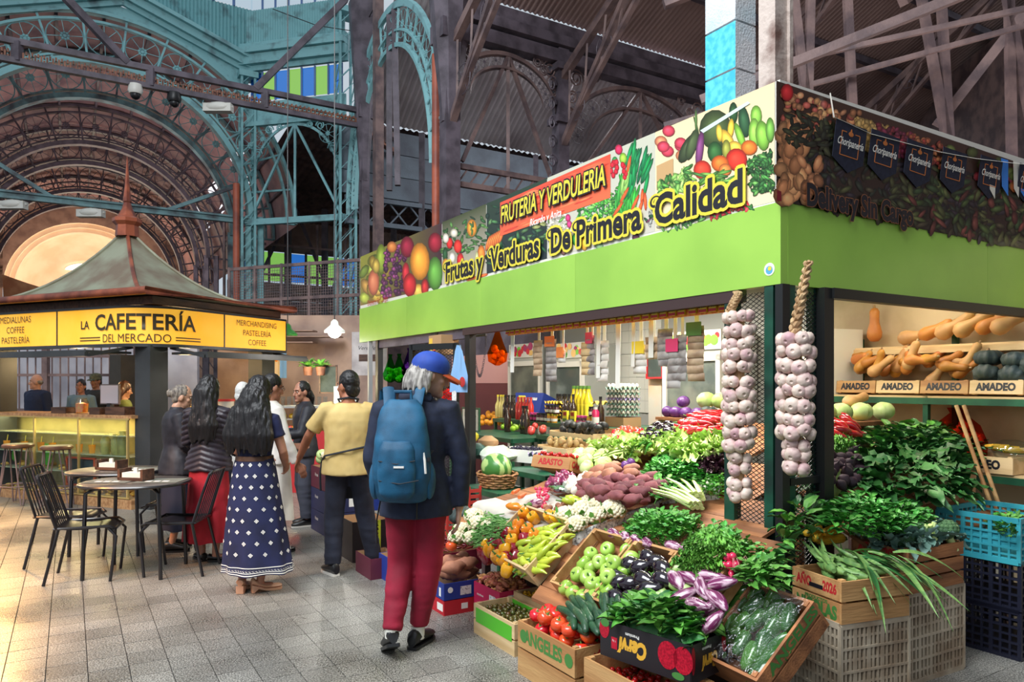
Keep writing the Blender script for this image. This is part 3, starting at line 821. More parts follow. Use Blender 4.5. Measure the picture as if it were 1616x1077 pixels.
A.scatter(95, [(606, 395), (640, 385), (640, 465), (602, 470)], 3.6, 4.2, [(84, 36, 70), (60, 26, 56), (110, 50, 90)], hi=1.7)
for x, y, rx, ry, c in ((618, 390, 8, 9, (206, 120, 60)), (642, 390, 11, 17, (140, 30, 52)), (686, 383, 11, 16, (150, 30, 48)), (640, 432, 6, 18, (190, 40, 50)), (686, 432, 12, 27, (96, 156, 62)), (662, 413, 15.5, 30, (244, 156, 52)), (660, 460, 9, 12, (240, 180, 80)), (646, 450, 10.5, 19, (198, 38, 44)), (670, 454, 6, 14, (186, 44, 46))): A.ell(x, y, rx, ry, c)
A.leaves(50, band(698, 766, .1, .6), 6, [(50, 90, 46), (80, 120, 60), (36, 60, 40)])
for x, y, rx, ry, c in ((709, 384, 5, 9, (220, 44, 40)), (722, 389, 6.5, 11, (226, 50, 40)), (702, 402, 4, 12, (40, 80, 46)), (716, 368, 6, 7, (226, 216, 190)), (703, 376, 5, 8, (230, 220, 200)), (713, 407, 5, 9, (236, 226, 210)), (726, 411, 5.5, 12, (216, 42, 40)), (703, 420, 6, 12, (236, 160, 60)), (744, 360, 8, 14, (236, 150, 50)), (759, 400, 6, 13, (236, 130, 50)), (752, 412, 3, 16, (226, 226, 160)), (740, 420, 6, 8, (220, 60, 50))): A.ell(x, y, rx, ry, c)
A.leaves(16, band(730, 750, .2, .6), 5, [(70, 110, 56)])
for i in range(9): A.ell(742 + i * 2.6, 441 - i * .8, 7, 2.4, (236, 110, 60), -.3)
A.leaves(90, band(768, 862, .1, .9), 7, [(60, 100, 60), (40, 76, 50), (90, 130, 80), (30, 54, 44)])
for i in range(7): A.ell(770 + i * 3.4, 384 - i * 2, 3, 13, (240, 120, 56), .3)
A.scatter(12, band(834, 862, .35, .6), 7, 3, [(170, 180, 110)], 1.2)
A.leaves(60, band(864, 900, .45, .98), 6, [(226, 220, 196), (210, 200, 180), (90, 140, 60)])
A.leaves(150, band(910, 985, .42, .75), 6, [(76, 160, 60), (50, 130, 54), (110, 180, 80)])
A.leaves(40, band(864, 1030, .8, .97), 6, [(70, 60, 60), (190, 190, 180), (40, 80, 56), (120, 60, 90)])
for i in range(26): A.ell(R.uniform(966, 1004), R.uniform(290, 340), 2.6, 24, (60, 150 + R.randrange(50), 60), R.uniform(-.3, .35), 9)
for i in range(20): A.ell(R.uniform(990, 1022), R.uniform(238, 300), 3, 22, (24, 110 + R.randrange(40), 70), R.uniform(.1, .45), 9)
for i in range(8): A.ell(985 + R.uniform(-3, 8), 290 + R.uniform(-20, 22), 3.4, 20, (150, 206, 100), .2, 9)
for x, y, rx, ry, c in ((970, 256, 5, 9, (60, 160, 80)), (983, 250, 6, 9, (150, 196, 60)), (976, 236, 6, 8, (206, 40, 80)), (896, 344, 4, 6, (206, 50, 110)), (898, 354, 4, 6, (206, 60, 120)), (905, 357, 3, 6, (236, 226, 230)), (908, 378, 6, 10, (60, 140, 70)), (922, 384, 6, 12, (230, 170, 60)), (893, 368, 9, 3, (206, 40, 44)), (1003, 375, 6, 6, (90, 40, 70)), (945, 388, 7, 5, (150, 190, 140)), (889, 396, 5, 7, (130, 90, 80))): A.ell(x, y, rx, ry, c)
for i in range(14): A.ell(968 + R.uniform(-4, 22), 268 + R.uniform(-12, 14), 3.4, 5, (206, 30, 46), 0, 9)
for x, y, ro in ((992, 260, .2), (985, 308, .5), (1002, 320, .45), (1013, 312, .05), (1018, 318, -.05), (1010, 328, .3), (975, 330, .6)): A.ell(x, y, 2.6, 15, (240, 90, 44), ro, 9)
A.poly([(789, 320), (963, 243), (963, 312), (789, 373)], [(226, 84, 60), (232, 80, 56), (240, 110, 70), (236, 100, 66)])
for i in range(70):
 x = R.uniform(800, 950); f = R.uniform(.08, .95); y = (320 - .4425 * (x - 789)) * (1 - f) + (373 - .35 * (x - 789)) * f
 A.ell(x, y, R.uniform(9, 20), 1.6, R.choice([(246, 134, 84), (214, 66, 50), (238, 110, 70)]), -.38, 8, 1.1, .9)
for i in range(7): A.ell(1050 + R.uniform(-10, 26), 232 + R.uniform(-26, 16), 10, 9, R.choice([(196, 90, 90), (214, 130, 90), (206, 60, 80)]))
A.poly([(1036, 262), (1062, 250), (1062, 285), (1036, 300)], (200, 160, 110))
A.ell(1129, 205, 26, 32, (70, 86, 46)); A.ell(1085, 234, 10, 26, (60, 72, 44), .5); A.ell(1092, 228, 8, 26, (70, 84, 50), .3); A.ell(1104, 236, 6, 30, (120, 60, 110), .12)
A.ell(1098, 196, 1.5, 14, (70, 100, 50), -.3); A.ell(1098, 190, 2, 18, (80, 110, 56), 0)
for x, y, rx, ry, c, ro in ((1157, 178, 7, 17, (40, 76, 40), 0), (1174, 192, 9, 25, (44, 82, 50), -.12), (1193, 183, 9, 17, (130, 186, 70), 0), (1190, 210, 9, 24, (140, 196, 76), 0), (1203, 214, 11, 24, (128, 184, 66), -.1), (1215, 205, 7, 20, (110, 166, 66), 0), (1168, 216, 6, 24, (126, 180, 60), -.35), (1153, 203, 5, 16, (240, 196, 60), .1), (1148, 222, 9, 20, (240, 190, 66), -.5), (1135, 210, 5, 14, (240, 200, 70), -.1), (1160, 232, 12, 9, (240, 190, 70), .4), (1128, 240, 12, 17, (50, 96, 46), 0), (1146, 236, 7, 16, (150, 150, 60), 0)): A.ell(x, y, rx, ry, c, ro)
for x, y, rx, ry, c in ((1182, 233, 13, 12, (240, 120, 40)), (1162, 252, 17, 18, (226, 54, 36)), (1136, 258, 14, 13, (236, 110, 40)), (1108, 268, 14, 15, (224, 60, 40)), (1144, 268, 10, 10, (236, 130, 60))): A.ell(x, y, rx, ry, c)
A.leaves(90, [(1040, 290), (1090, 262), (1094, 300), (1040, 318)], 8, [(80, 136, 56), (60, 110, 50), (120, 170, 80), (150, 190, 100)])
for i in range(26): A.ell(R.uniform(1100, 1155), R.uniform(272, 298), 13, 2.6, R.choice([(96, 146, 60), (120, 170, 76), (70, 120, 56)]), R.uniform(-.7, .3), 8)
A.leaves(140, [(1180, 252), (1219, 236), (1219, 300), (1186, 306)], 7, [(50, 100, 46), (70, 130, 60), (100, 156, 76), (40, 80, 40)])
A.leaves(50, [(1040, 350), (1110, 330), (1110, 350), (1040, 366)], 7, [(60, 110, 56), (90, 140, 70), (226, 216, 190)])
A.leaves(30, [(1120, 335), (1185, 318), (1185, 330), (1120, 345)], 7, [(60, 120, 56), (206, 50, 60), (214, 60, 66)])
A.poly([(1105, 206), (1180, 160), (1184, 163), (1110, 210)], (206, 226, 216))
art_l = A.done('banner_print', banners[4])
A = Art(conv_right)
rt = lambda x: 127 + .336 * (x - 1222); rb = lambda x: 318 + .1965 * (x - 1232)
def bandr(x0, x1, f0=0.0, f1=1.0):
 g = lambda x, f: rt(x) + (rb(x) - rt(x)) * f
 return [(x0, g(x0, f0)), (x1, g(x1, f0)), (x1, g(x1, f1)), (x0, g(x0, f1))]
A.poly(bandr(1224, 1760), [(70, 46, 36), (60, 40, 34), (44, 34, 30), (40, 34, 28)])
A.leaves(420, bandr(1262, 1620, .3, .98), 11, [(52, 56, 36), (36, 42, 34), (70, 72, 44), (44, 38, 44), (60, 54, 40)])
A.leaves(120, bandr(1430, 1700, .4, .98), 12, [(60, 76, 40), (80, 86, 48), (96, 50, 44), (48, 66, 40)])
A.scatter(130, bandr(1232, 1360, .04, .36), 5.5, 6, [(206, 140, 100), (196, 126, 84), (214, 150, 96), (190, 90, 76)], 1)
A.scatter(190, bandr(1350, 1400, .1, .36), 4.5, 6, [(200, 160, 96), (180, 140, 80)], 1)
A.scatter(110, bandr(1385, 1440, .08, .34), 4, 5, [(110, 40, 60), (130, 46, 56)], 1)
A.scatter(110, bandr(1430, 1500, .08, .34), 3.4, 4.4, [(170, 90, 60), (150, 60, 50), (180, 110, 70)], 1)
A.scatter(40, bandr(1490, 1740, .06, .32), 9, 9, [(150, 50, 56), (190, 110, 66), (90, 100, 50), (160, 60, 80)], 1)
A.scatter(44, bandr(1226, 1272, .3, .98), 10, 16, [(206, 140, 92), (196, 128, 84), (214, 150, 100)], .5, 1.15)
A.scatter(12, bandr(1262, 1290, .55, .95), 8, 12, [(190, 124, 84)], .8)
A.leaves(60, bandr(1240, 1320, .22, .5), 10, [(36, 40, 30), (54, 56, 36)])
A.ell(1240, 147, 10, 14, (206, 40, 44))
A.poly([(1224, 300), (1231, 303), (1231, 318), (1224, 318)], (130, 30, 40))
p = MB(); p.box((.02, -RLEN / 2, (ZD + ZT) / 2), (.03, RLEN, ZT - ZD)); bnr = part('banner', p, M_WHITEP, stall, smooth=False)
A.done('banner_print', bnr)
def ftext(s, M, size, parent, width, ink=M_INK, halo=None, hw=.02, bold=0.0, shear=0.0):
 """banner lettering: a halo of the same letters, then the letters"""
 me = textmesh(s, size, ink, bold=bold, shear=shear, width=width)
 o = link('lettering', me, M @ T3(0, 0, .0012), parent)
 if halo:
  n = len(me.vertices); co = np.zeros(n * 3, dtype=np.float32); me.vertices.foreach_get('co', co); co = co.reshape(-1, 3)
  hb = MB()
  for k in range(12):
   a = 2 * PI * k / 12
   hb.add([(c[0] + hw * math.cos(a), c[1] + hw * math.sin(a), k * 1e-5) for c in co], [tuple(q.vertices) for q in me.polygons])
  link('lettering_halo', hb.mesh('lettering_halo', halo, False), M @ T3(0, 0, .0006), parent)
 return o
LFACE = lambda s_, z, o=.012: facing((s_, o, z), (-1, 0, 0))       # left face, local stall coordinates (reads toward the corner)
RFACE = lambda r, z, o=.012: facing((-o, -r, z), (0, -1, 0))
def swash(parent, M, r, th=.016, n=18):
 for m, t_, o in ((M_YEL, th + .034, .0007), (M_INK, th, .0013)):
  L_, R_ = [], []
  for i in range(n + 1):
   a = .4 + 4.4 * i / n; q = r * (1 - .45 * i / n); tt = t_ * (0.55 + .9 * i / n) / 2 if m is M_INK else (th * (0.55 + .9 * i / n) + .034) / 2
   L_.append(((q + tt) * math.cos(a), (q + tt) * math.sin(a) * .8, o)); R_.append(((q - tt) * math.cos(a), (q - tt) * math.sin(a) * .8, o))
  hb = MB(); hb.rings([L_, R_], 0, False, False)
  link('lettering', hb.mesh('lettering', m, False), M, parent)
for s_, (s0, s1), bi in (('Frutas y', (4.15, 3.36), 1), ('Verduras', (3.20, 2.38), 2), ('De', (2.22, 1.95), 3), ('Primera', (1.87, 1.13), 3), ('Calidad', (.99, .25), 4)):
 ftext(s_, LFACE((s0 + s1) / 2, 2.735, .014), .27, banners[bi], s0 - s1, M_INK, M_YEL, .021, .009)
 swash(banners[bi], LFACE(s0 + .0, 2.80, .014), .055)
ftext('FRUTERIA Y VERDULERIA', LFACE(2.27, 3.105, .014), .215, banners[3], 1.5, M_YEL, M_INK, .012, .004, .12)
ftext('Ricardo y Anita', LFACE(2.30, 2.95, .014), .085, banners[3], .46, M_WHITEI, None, 0, .001, .2)
ftext('Delivery Sin Cargo', LFACE(6.1, 2.64, .014), .1, banners[0], .7, M_REDI, None)
ftext('Delivery Sin Cargo', RFACE(.72, 2.655, .018), .17, bnr, 1.05, M_INK, mat('tan_ink', (150, 92, 60), .6), .004, .008)
b = MB(); b.lathe([(.036, 0), (.036, .0012)], 20); q = MB()
sti = part('sticker', b, M_WHITEI, stall, 'round white sticker', LFACE(.075, 2.235, .001))
b = MB(); b.lathe([(.024, 0), (.024, .0006)], 16); part('print', b, mat('sky_blue', (90, 170, 210), .4), sti, M=T3(0, -.004, .0014))
b = MB(); b.lathe([(.013, 0), (.013, .0006)], 12); part('print', b, M_YEL, sti, M=T3(.004, .004, .0022))
b = MB(); b.box((2.05, -.04, ZB - .035), (3.5, .07, .07)); part('lintel', b, M_LINTEL, stall, smooth=False)
b = MB(); b.box((5.0, -.06, ZB - .05), (2.4, .06, .1)); part('lintel', b, M_STEEL, stall, smooth=False)
b = MB(); b.box((-.02, -2.3, ZB - .03), (.06, 3.8, .06)); part('lintel', b, M_BLACKP, stall, smooth=False)
def post(x, y, wx, wy, m):
 b = MB(); b.box((x, y, ZB / 2), (wx, wy, ZB)); part('post', b, m, stall, smooth=False)
post(.375, -.04, .075, .06, M_GREENP); post(.085, -.035, .06, .06, M_GREENP); post(.012, -.03, .05, .06, M_BLACKP); post(.03, -.10, .05, .06, M_GREENP)
post(-.005, -.375, .06, .085, M_BLACKP); post(.05, -.34, .05, .05, M_GREENP)
post(3.72, -.05, .10, .07, M_BLACKP); post(6.2, -.05, .09, .07, M_BLACKP); post(6.45, -.02, .05, .05, mat('grey_frame', (150, 150, 150), .5)); post(4.45, -.05, .05, .05, M_BLACKP)
def exmesh(w_, h_, pw, ph_, th=.0035):
 b = MB(); n = int(w_ / pw) + int(h_ / ph_) + 2
 for sg in (1, -1):
  k = -int(h_ / ph_) - 1
  while k * pw < w_:
   x0, z0 = k * pw, 0.0; x1, z1 = x0 + h_ / ph_ * pw, h_
   if x0 < 0: z0 = -x0 / pw * ph_; x0 = 0
   if x1 > w_: z1 = h_ - (x1 - w_) / pw * ph_; x1 = w_
   if z1 > z0:
    if sg < 0: b.bar((w_ - x0, 0, z0), (w_ - x1, 0, z1), th, th)
    else: b.bar((x0, 0, z0), (x1, 0, z1), th, th)
   k += 1
 return b
part('mesh_panel', exmesh(.27, 1.9, .042, .026), M_BLACKP, stall, M=T3(.085, -.04, .22), smooth=False)
part('mesh_panel', exmesh(.27, 1.9, .042, .026), M_BLACKP, stall, M=T3(.02, -.08, .22) @ RZ(-PI / 2), smooth=False)
for z in (.75, 1.05):
 b = MB(); b.box((.01, -.22, z), (.03, .28, .04)); part('rail', b, M_BLACKP, stall, smooth=False)
dr = tag(link('mesh_door', None, SM(3.72, .02, 0, 0)), 'black mesh door with white notices folded back at the passage', 'door')
b = MB()
for x in (.03, .62): b.box((x, 0, 1.0), (.05, .04, 2.0))
for z in (.05, .9, 1.97): b.box((.32, 0, z), (.6, .04, .06))
part('frame', b, M_BLACKP, dr, smooth=False); part('mesh_panel', exmesh(.56, 1.9, .05, .03), M_BLACKP, dr, M=T3(.05, 0, .06), smooth=False)
dr.matrix_local = SM(3.80, .04, 0, math.radians(24))
for z, hh in ((1.42, .22), (1.15, .3)):
 b = MB(); b.box((.03, .03, z), (.055, .004, hh)); part('notice', b, mat('paper_white', (232, 230, 224), .7, (190, 188, 184), 30), dr, smooth=False)
b = MB(); b.box((3.45, -2.0, 2.72), (6.6, 3.9, .04)); part('roof_sheet', b, M_STEELB, stall, smooth=False)
b = MB(); b.box((.2, -2.9, 1.35), (3.6, .06, 2.7)); part('back_wall', b, M_SWALL, stall, smooth=False)
b = MB(); b.box((4.1, -2.9, 1.35), (4.4, .06, 2.7)); part('back_wall', b, mat('grey_wall', (172, 172, 166), .6), stall, smooth=False)
b = MB(); b.box((8.0, -2.9, .8), (3.6, .06, 1.6)); part('back_wall', b, M_MAROON, stall, smooth=False)
b = MB(); b.box((8.0, -2.9, 1.85), (3.6, .06, .5)); part('back_wall', b, M_PINK, stall, smooth=False)
b = MB(); b.box((8.0, -2.9, 2.4), (3.6, .06, .6)); part('back_wall', b, M_STEEL, stall, smooth=False)
tl = MB(); tl.box((0, 0, 0), (.146, .012, .146)); tlm = tl.mesh('tile', M_WTILE, False)
for i in range(9):
 for j in range(9): link('tile', tlm, T3(4.1 + .15 * i, -2.86, 1.3 + .15 * j), stall)
def tube_lamp(x, y, z, L_, pw, along, nm, col=(1, .95, .86)):
 o = thing('tube_lamp', nm, 'lamp', STALL @ T3(x, y, z) @ RZ(along))
 b = MB(); b.box((0, 0, .03), (L_, .07, .05)); part('housing', b, M_WHITEP, o, smooth=False)
 b = MB(); b.tube([(-L_ / 2 + .03, 0, 0), (L_ / 2 - .03, 0, 0)], .016, 8); part('tube', b, mat('lamp_tube', (255, 246, 230), .4, emit=3.0), o)
 l = bpy.data.lights.new('tube_light', 'AREA'); l.shape = 'RECTANGLE'; l.size = L_; l.size_y = .1; l.energy = pw; l.color = col
 lo = bpy.data.objects.new('tube_light', l); lo.matrix_world = STALL @ T3(x, y, z - .04) @ RZ(along); COL.objects.link(lo)
tube_lamp(1.4, -.7, 2.60, 1.5, 60, 0, 'white tube lamp under the stall roof above the lettuce')
tube_lamp(3.2, -1.6, 2.60, 1.5, 70, 0, 'white tube lamp under the stall roof above the bottles')
tube_lamp(.6, -2.0, 2.60, 1.2, 12, PI / 2, 'white tube lamp under the stall roof near the squash shelves', (1, .85, .66))
tube_lamp(5.4, -1.2, 2.60, 1.2, 20, 0, 'white tube lamp under the stall roof above the passage')
# pennant string
M_NAVY = mat('navy_fabric', (24, 28, 48), 0.8, (32, 36, 58), 40)
M_ORG = mat('orange_print', (206, 120, 60), 0.7)
pen = thing('pennant_string', 'string of navy shield pennants with orange crests along the dark banner', 'bunting')
pts = []
corn = [(1302, 150), (1308, 188), (1320, 193), (1366, 214), (1420, 228), (1475, 242), (1531, 252), (1590, 259), (1660, 266)]
for x, y in corn: pts.append(STALL @ Vector(conv_right(x, y, .03)))
b = MB(); b.tube(pts, .008, 5, flat=.3); part('tape', b, M_WHITEP, pen)
for i, x in enumerate((1336, 1390, 1445, 1500, 1558, 1618)):
 y = 196 + (x - 1323) * .265 - max(0, x - 1450) * .06
 p0 = STALL @ Vector(conv_right(x, y, .034)); sc_ = (p0.y / 1150)
 wd, hh = .076 + .0 * i, .25
 M = facing(p0, (.856, .517, -.05 if i < 3 else -.02))
 M = M @ SCL(1, 1.12, 1) @ RX(.10)
 g = MB(); wq = .145; g.add([(-wq, 0, 0), (wq, 0, 0), (wq, -.19, 0), (.01, -.25, 0), (-wq, -.19, 0), (-wq, 0, -.003), (wq, 0, -.003), (wq, -.19, -.003), (.01, -.25, -.003), (-wq, -.19, -.003)], [(4, 3, 2, 1, 0), (5, 6, 7, 8, 9), (0, 1, 6, 5), (1, 2, 7, 6), (2, 3, 8, 7), (3, 4, 9, 8), (4, 0, 5, 9)])
 pn = part('pennant', g, M_NAVY, pen, M=M, smooth=False)
 f = MB()
 for (xa, ya, xb, yb) in ((-.062, -.045, -.03, -.045), (.03, -.045, .062, -.045), (-.062, -.045, -.062, -.16), (.062, -.045, .062, -.16), (-.062, -.16, .062, -.16)): f.bar((xa, ya, .001), (xb, yb, .001), .004, .001, up=(0, 0, 1))
 f.ell((0, -.05, .001), (.018, .012, .001), 8, 4); f.ell((0, -.038, .001), (.006, .014, .001), 8, 4)
 part('crest', f, M_ORG, pn, M=SCL(1.35, 1.05, 1), smooth=False)
 text('Choripanería', .05, M_WHITEI, pn, T3(0, -.1, .003) @ SCL(1.35, 1.1, 1), width=.18, shear=.35, bold=.0008)
bl = mat('flag_blue', (60, 130, 220), .8)
for k, (x, y, m) in enumerate(((1563, 300, M_WHITEP), (1582, 296, bl), (1601, 300, M_WHITEP), (1612, 306, bl))):
 p0 = STALL @ Vector(conv_right(x, y - 44, .016)); M = facing(p0, (.856, .517, 0))
 g = MB(); g.add([(-.05, 0, 0), (.05, 0, 0), (.03 + .02 * (k % 2), -.26, 0), (-.04, -.2, 0)], [(3, 2, 1, 0)])
 solo('paper_flag', g, m, ['white paper flag tip between the fifth and sixth navy pennants', 'blue paper flag behind the fifth navy pennant', 'small white paper flag left of the last navy pennant', 'wide blue paper flag below the last navy pennant'][k], 'flag', M, smooth=False)
# the coffee kiosk
KX, KY = -4.568, 9.2
KM = T3(KX, KY, 0) @ RZ(math.atan2(.914, .407))          # local x = right face going back, y = left face going left
KA, KB = 2.2, 3.3
M_DARKP = mat('dark_grey_paint', (58, 60, 62), 0.45, (48, 50, 52), 3)
M_COPPER = mat('copper_trim', (168, 92, 66), 0.4, (116, 62, 50), 4, metal=0.5)
M_VERD = mat('weathered_copper', (148, 150, 128), 0.5, (120, 104, 86), 2.2, (0.4, 0.66), metal=0.25, bump=0.15, bs=12)
M_SIGN = mat('lit_sign', (255, 180, 46), 0.5, (255, 196, 78), 1.2, (0.35, 0.7), emit=0.55, spec=.2)
M_SIGNTXT = mat('sign_lettering', (70, 56, 30), 0.5)
M_WOOD = mat('counter_wood', (196, 150, 104), 0.45, (160, 112, 72), 3, stretch=(1, 8, 8))
M_DWOOD = mat('dark_wood', (98, 66, 48), 0.5, (66, 42, 32), 4, stretch=(1, 6, 6))
kio = thing('coffee_kiosk', 'coffee kiosk with pagoda copper roof and lit yellow sign', 'kiosk', KM)
b = MB(); rs = []
for i in range(15):
 f = i / 14; s_ = 1 - .955 * f; z = 2.72 + 1.04 * f ** 2.3
 cx, cy = KA / 2 - .13, KB / 2; hx, hy = (KA / 2 + .21) * s_, (KB / 2 + .34) * s_
 ring = []
 for (ax, ay), (bx, by) in zip(((-1, -1), (1, -1), (1, 1), (-1, 1)), ((1, -1), (1, 1), (-1, 1), (-1, -1))):
  for k in range(6):
   u = k / 6; sag = .03 * math.sin(PI * u) * (1 - f)
   ring.append((cx + hx * (ax + (bx - ax) * u), cy + hy * (ay + (by - ay) * u), z - sag * .4))
 rs.append(ring)
b.rings(rs, 0, True)
roofk = part('roof', b, M_VERD, kio, ang=35)
for c in (0, 6, 12, 18):
 b = MB(); b.tube([Vector(r[c]) + Vector((0, 0, .008)) for r in rs], .028, 6); part('hip_roll', b, M_COPPER if c == 0 else M_VERD, roofk)
b = MB(); b.tube([rs[0][i] for i in (0, 6, 12, 18)], .05, 8, closed=True); part('gutter', b, M_COPPER, kio, ang=60)
b = MB(); b.box((KA / 2, KB / 2, 2.645), (KA + .1, KB + .2, .10)); part('eave_board', b, M_DWOOD, kio, smooth=False)
b = MB(); c = (KA / 2 - .13, KB / 2, 0); b.lathe([(.16, 3.76), (.15, 3.92), (.2, 3.97), (.2, 4.02), (.13, 4.06), (.07, 4.18), (.05, 4.26), (.06, 4.28), (.035, 4.5), (.012, 4.86), (.004, 4.95)], 8, c=c); part('finial', b, M_COPPER, kio, ang=30)
RC = .42; OFF = .16
Lx = lambda l: None
arcL = (RC + OFF) * PI / 2
def spath(l, o=0.0):
 """point and outward normal on the band; l = 0 in the middle of the corner, positive to the viewer's right"""
 r = RC + OFF + o
 if l < -arcL / 2: return Vector((-OFF - o, RC + (-l - arcL / 2), 0))
 if l > arcL / 2: return Vector((RC + (l - arcL / 2), -OFF - o, 0))
 a = PI + (l + arcL / 2) / arcL * PI / 2
 return Vector((RC + r * math.cos(a), RC + r * math.sin(a), 0))
ZS0, ZS1 = 2.08, 2.57
def band_sheet(l0, l1, n, z0, z1, o, th):
 b = MB(); rs = []
 for i in range(n + 1):
  l = l0 + (l1 - l0) * i / n
  p0, p1 = spath(l, o), spath(l, o - th)
  rs.append([p1 + Vector((0, 0, z0)), p0 + Vector((0, 0, z0)), p0 + Vector((0, 0, z1)), p1 + Vector((0, 0, z1))])
 return b.rings(rs)
cutL, cutR = -(arcL / 2 + 1.56 - RC - .02), arcL / 2 + 1.06 - RC
l_l, l_r = -(arcL / 2 + KB - RC + .05), arcL / 2 + KA - RC + .1
sgn_parts = []
for l0, l1, n in ((l_l, cutL, 4), (cutL, cutR, 40), (cutR, l_r, 4)):
 sgn_parts.append(part('sign_panel', band_sheet(l0 + .006, l1 - .006, n, ZS0 + .02, ZS1 - .02, 0, .05), M_SIGN, kio, ang=40))
part('sign_frame', band_sheet(l_l, l_r, 60, ZS0 - .02, ZS0 + .02, .012, .1), M_DARKP, kio, ang=40)
part('sign_frame', band_sheet(l_l, l_r, 60, ZS1 - .02, ZS1 + .01, .012, .1), M_DARKP, kio, ang=40)
for c in (cutL, cutR, l_r): part('sign_frame', band_sheet(c - .008, c + .008, 1, ZS0, ZS1, .01, .08), M_DARKP, kio, smooth=False)
def sign_text(s, size, lc, z, width, pn, bold=.0, m=M_SIGNTXT):
 me = textmesh(s, size, m, bold=bold, width=width)
 for v in me.vertices:
  p = spath(lc + v.co.x, .012); v.co = (p.x, p.y, z + v.co.y)
 link('lettering', me, None, pn)
mid = (cutL + cutR) / 2
sign_text('LA', .15, mid - .78, 2.345, .16, sgn_parts[1], .003)
sign_text('CAFETERÍA', .285, mid + .12, 2.365, 1.42, sgn_parts[1], .006)
sign_text('DEL MERCADO', .15, mid + .02, 2.165, .92, sgn_parts[1])
for sg in (-1, 1):
 for z in (2.185, 2.15): part('rule', band_sheet(mid + .02 + sg * .52, mid + .02 + sg * .90, 6, z - .007, z + .007, .006, .004), M_SIGNTXT, sgn_parts[1])
for k, s_ in enumerate(('MEDIALUNAS', 'COFFEE', 'PASTELERÍA')): sign_text(s_, .125, cutL - .86, 2.465 - .14 * k, (.66, .38, .60)[k], sgn_parts[0])
for k, s_ in enumerate(('MERCHANDISING', 'PASTELERÍA', 'COFFEE')): sign_text(s_, .115, (cutR + l_r) / 2, 2.455 - .135 * k, (.80, .56, .36)[k], sgn_parts[2])
for x, y in ((.12, .12), (KA - .12, .12), (.12, KB - .12), (KA - .12, KB - .12)):
 b = MB(); b.box((x, y, 1.04), (.27, .27, 2.08)); part('post', b, M_DARKP, kio, smooth=False)
for (x0, y0, x1, y1) in ((-.62, .3, -.62, KB), (.3, -.62, KA, -.62)):
 b = MB(); horizontal = y0 != y1
 if horizontal:
  b.box((-.34, (y0 + y1) / 2, 1.985), (.62, y1 - y0, .03));
  for y in (y0, y1): b.bar((-.02, y, 2.06), (-.62, y, 1.94), .04, .04)
  b.bar((-.64, y0, 1.95), (-.64, y1, 1.95), .05, .05)
 else:
  b.box(((x0 + x1) / 2, -.34, 1.985), (x1 - x0, .62, .03))
  for x in (x0, x1): b.bar((x, -.02, 2.06), (x, -.62, 1.94), .04, .04)
  b.bar((x0, -.64, 1.95), (x1, -.64, 1.95), .05, .05)
 part('raised_shutter', b, M_DARKP, kio, smooth=False)
b = MB(); b.box((.14, KB / 2 + .1, 1.17), (.5, KB - .2, .04)); part('counter_top', b, M_WOOD, kio, smooth=False)
b = MB(); b.box((.14, KB / 2 + .1, .06), (.5, KB - .2, .12)); part('plinth', b, M_WOOD, kio, smooth=False)
b = MB()
for y in (.28, 1.2, 2.1, 3.2):
 for x in (-.1,): b.box((x, y, .65), (.025, .025, 1.02))
for z in (.14, 1.14): b.box((-.1, KB / 2 + .1, z), (.02, KB - .3, .02))
part('case_frame', b, mat('brass_frame', (206, 176, 110), .35, metal=.4), kio, smooth=False)
for y0, y1 in ((.29, 1.19), (1.21, 2.09), (2.11, 3.19)):
 b = MB(); b.box((-.1, (y0 + y1) / 2, .64), (.006, y1 - y0, .98)); part('glass_pane', b, M_GCLEAR, kio, smooth=False)
for z in (.42, .66, .92):
 b = MB(); b.box((.13, KB / 2 + .1, z), (.4, KB - .3, .012)); part('glass_shelf', b, mat('shelf_glass', (220, 214, 170), .1, alpha=.55), kio, smooth=False)
b = MB(); b.box((.34, KB / 2 + .1, .64), (.02, KB - .3, 1.0)); part('case_back', b, mat('mirror_back', (190, 176, 120), .25, (160, 150, 100), 2), kio, smooth=False)
b = MB(); b.box((KA / 2 + .3, .14, .58), (KA - .6, .46, 1.16)); part('side_counter', b, mat('pale_panel', (226, 220, 206), .4), kio, smooth=False)
b = MB(); b.box((KA / 2, KB / 2, 2.57), (KA - .1, KB - .1, .04)); part('ceiling_board', b, M_DWOOD, kio, smooth=False)
for x, y in ((.7, .9), (.7, 2.3), (1.6, 1.2)):
 l = bpy.data.lights.new('kiosk_bulb', 'POINT'); l.energy = 26; l.color = (1, .72, .36); l.shadow_soft_size = .08
 lo = bpy.data.objects.new('kiosk_bulb', l); lo.matrix_world = KM @ T3(x, y, 1.9); COL.objects.link(lo)
l = bpy.data.lights.new('case_light', 'AREA'); l.shape = 'RECTANGLE'; l.size = .2; l.size_y = 2.6; l.energy = 22; l.color = (1, .8, .35)
lo = bpy.data.objects.new('case_light', l); lo.matrix_world = KM @ T3(.05, KB / 2 + .1, 1.12); COL.objects.link(lo)
l = bpy.data.lights.new('eave_spot', 'SPOT'); l.energy = 2300; l.color = (1, .52, .16); l.spot_size = 2.3; l.spot_blend = .8; l.shadow_soft_size = .25
lo = bpy.data.objects.new('eave_spot', l); lo.matrix_world = KM @ T3(-.8, 2.3, 2.6) @ RY(.85); COL.objects.link(lo)
def goods(name, b, m, label, cat, x, y, z, group=None, a=0, ang=40): return solo(name, b, m, label, cat, KM @ T3(x, y, z) @ RZ(a), group, ang=ang)
M_AMBER = mat('amber_liquid', (240, 150, 40), .15, coat=.6); M_OLIVEJ = mat('olive_jar', (176, 160, 84), .3, (140, 124, 60), 6)
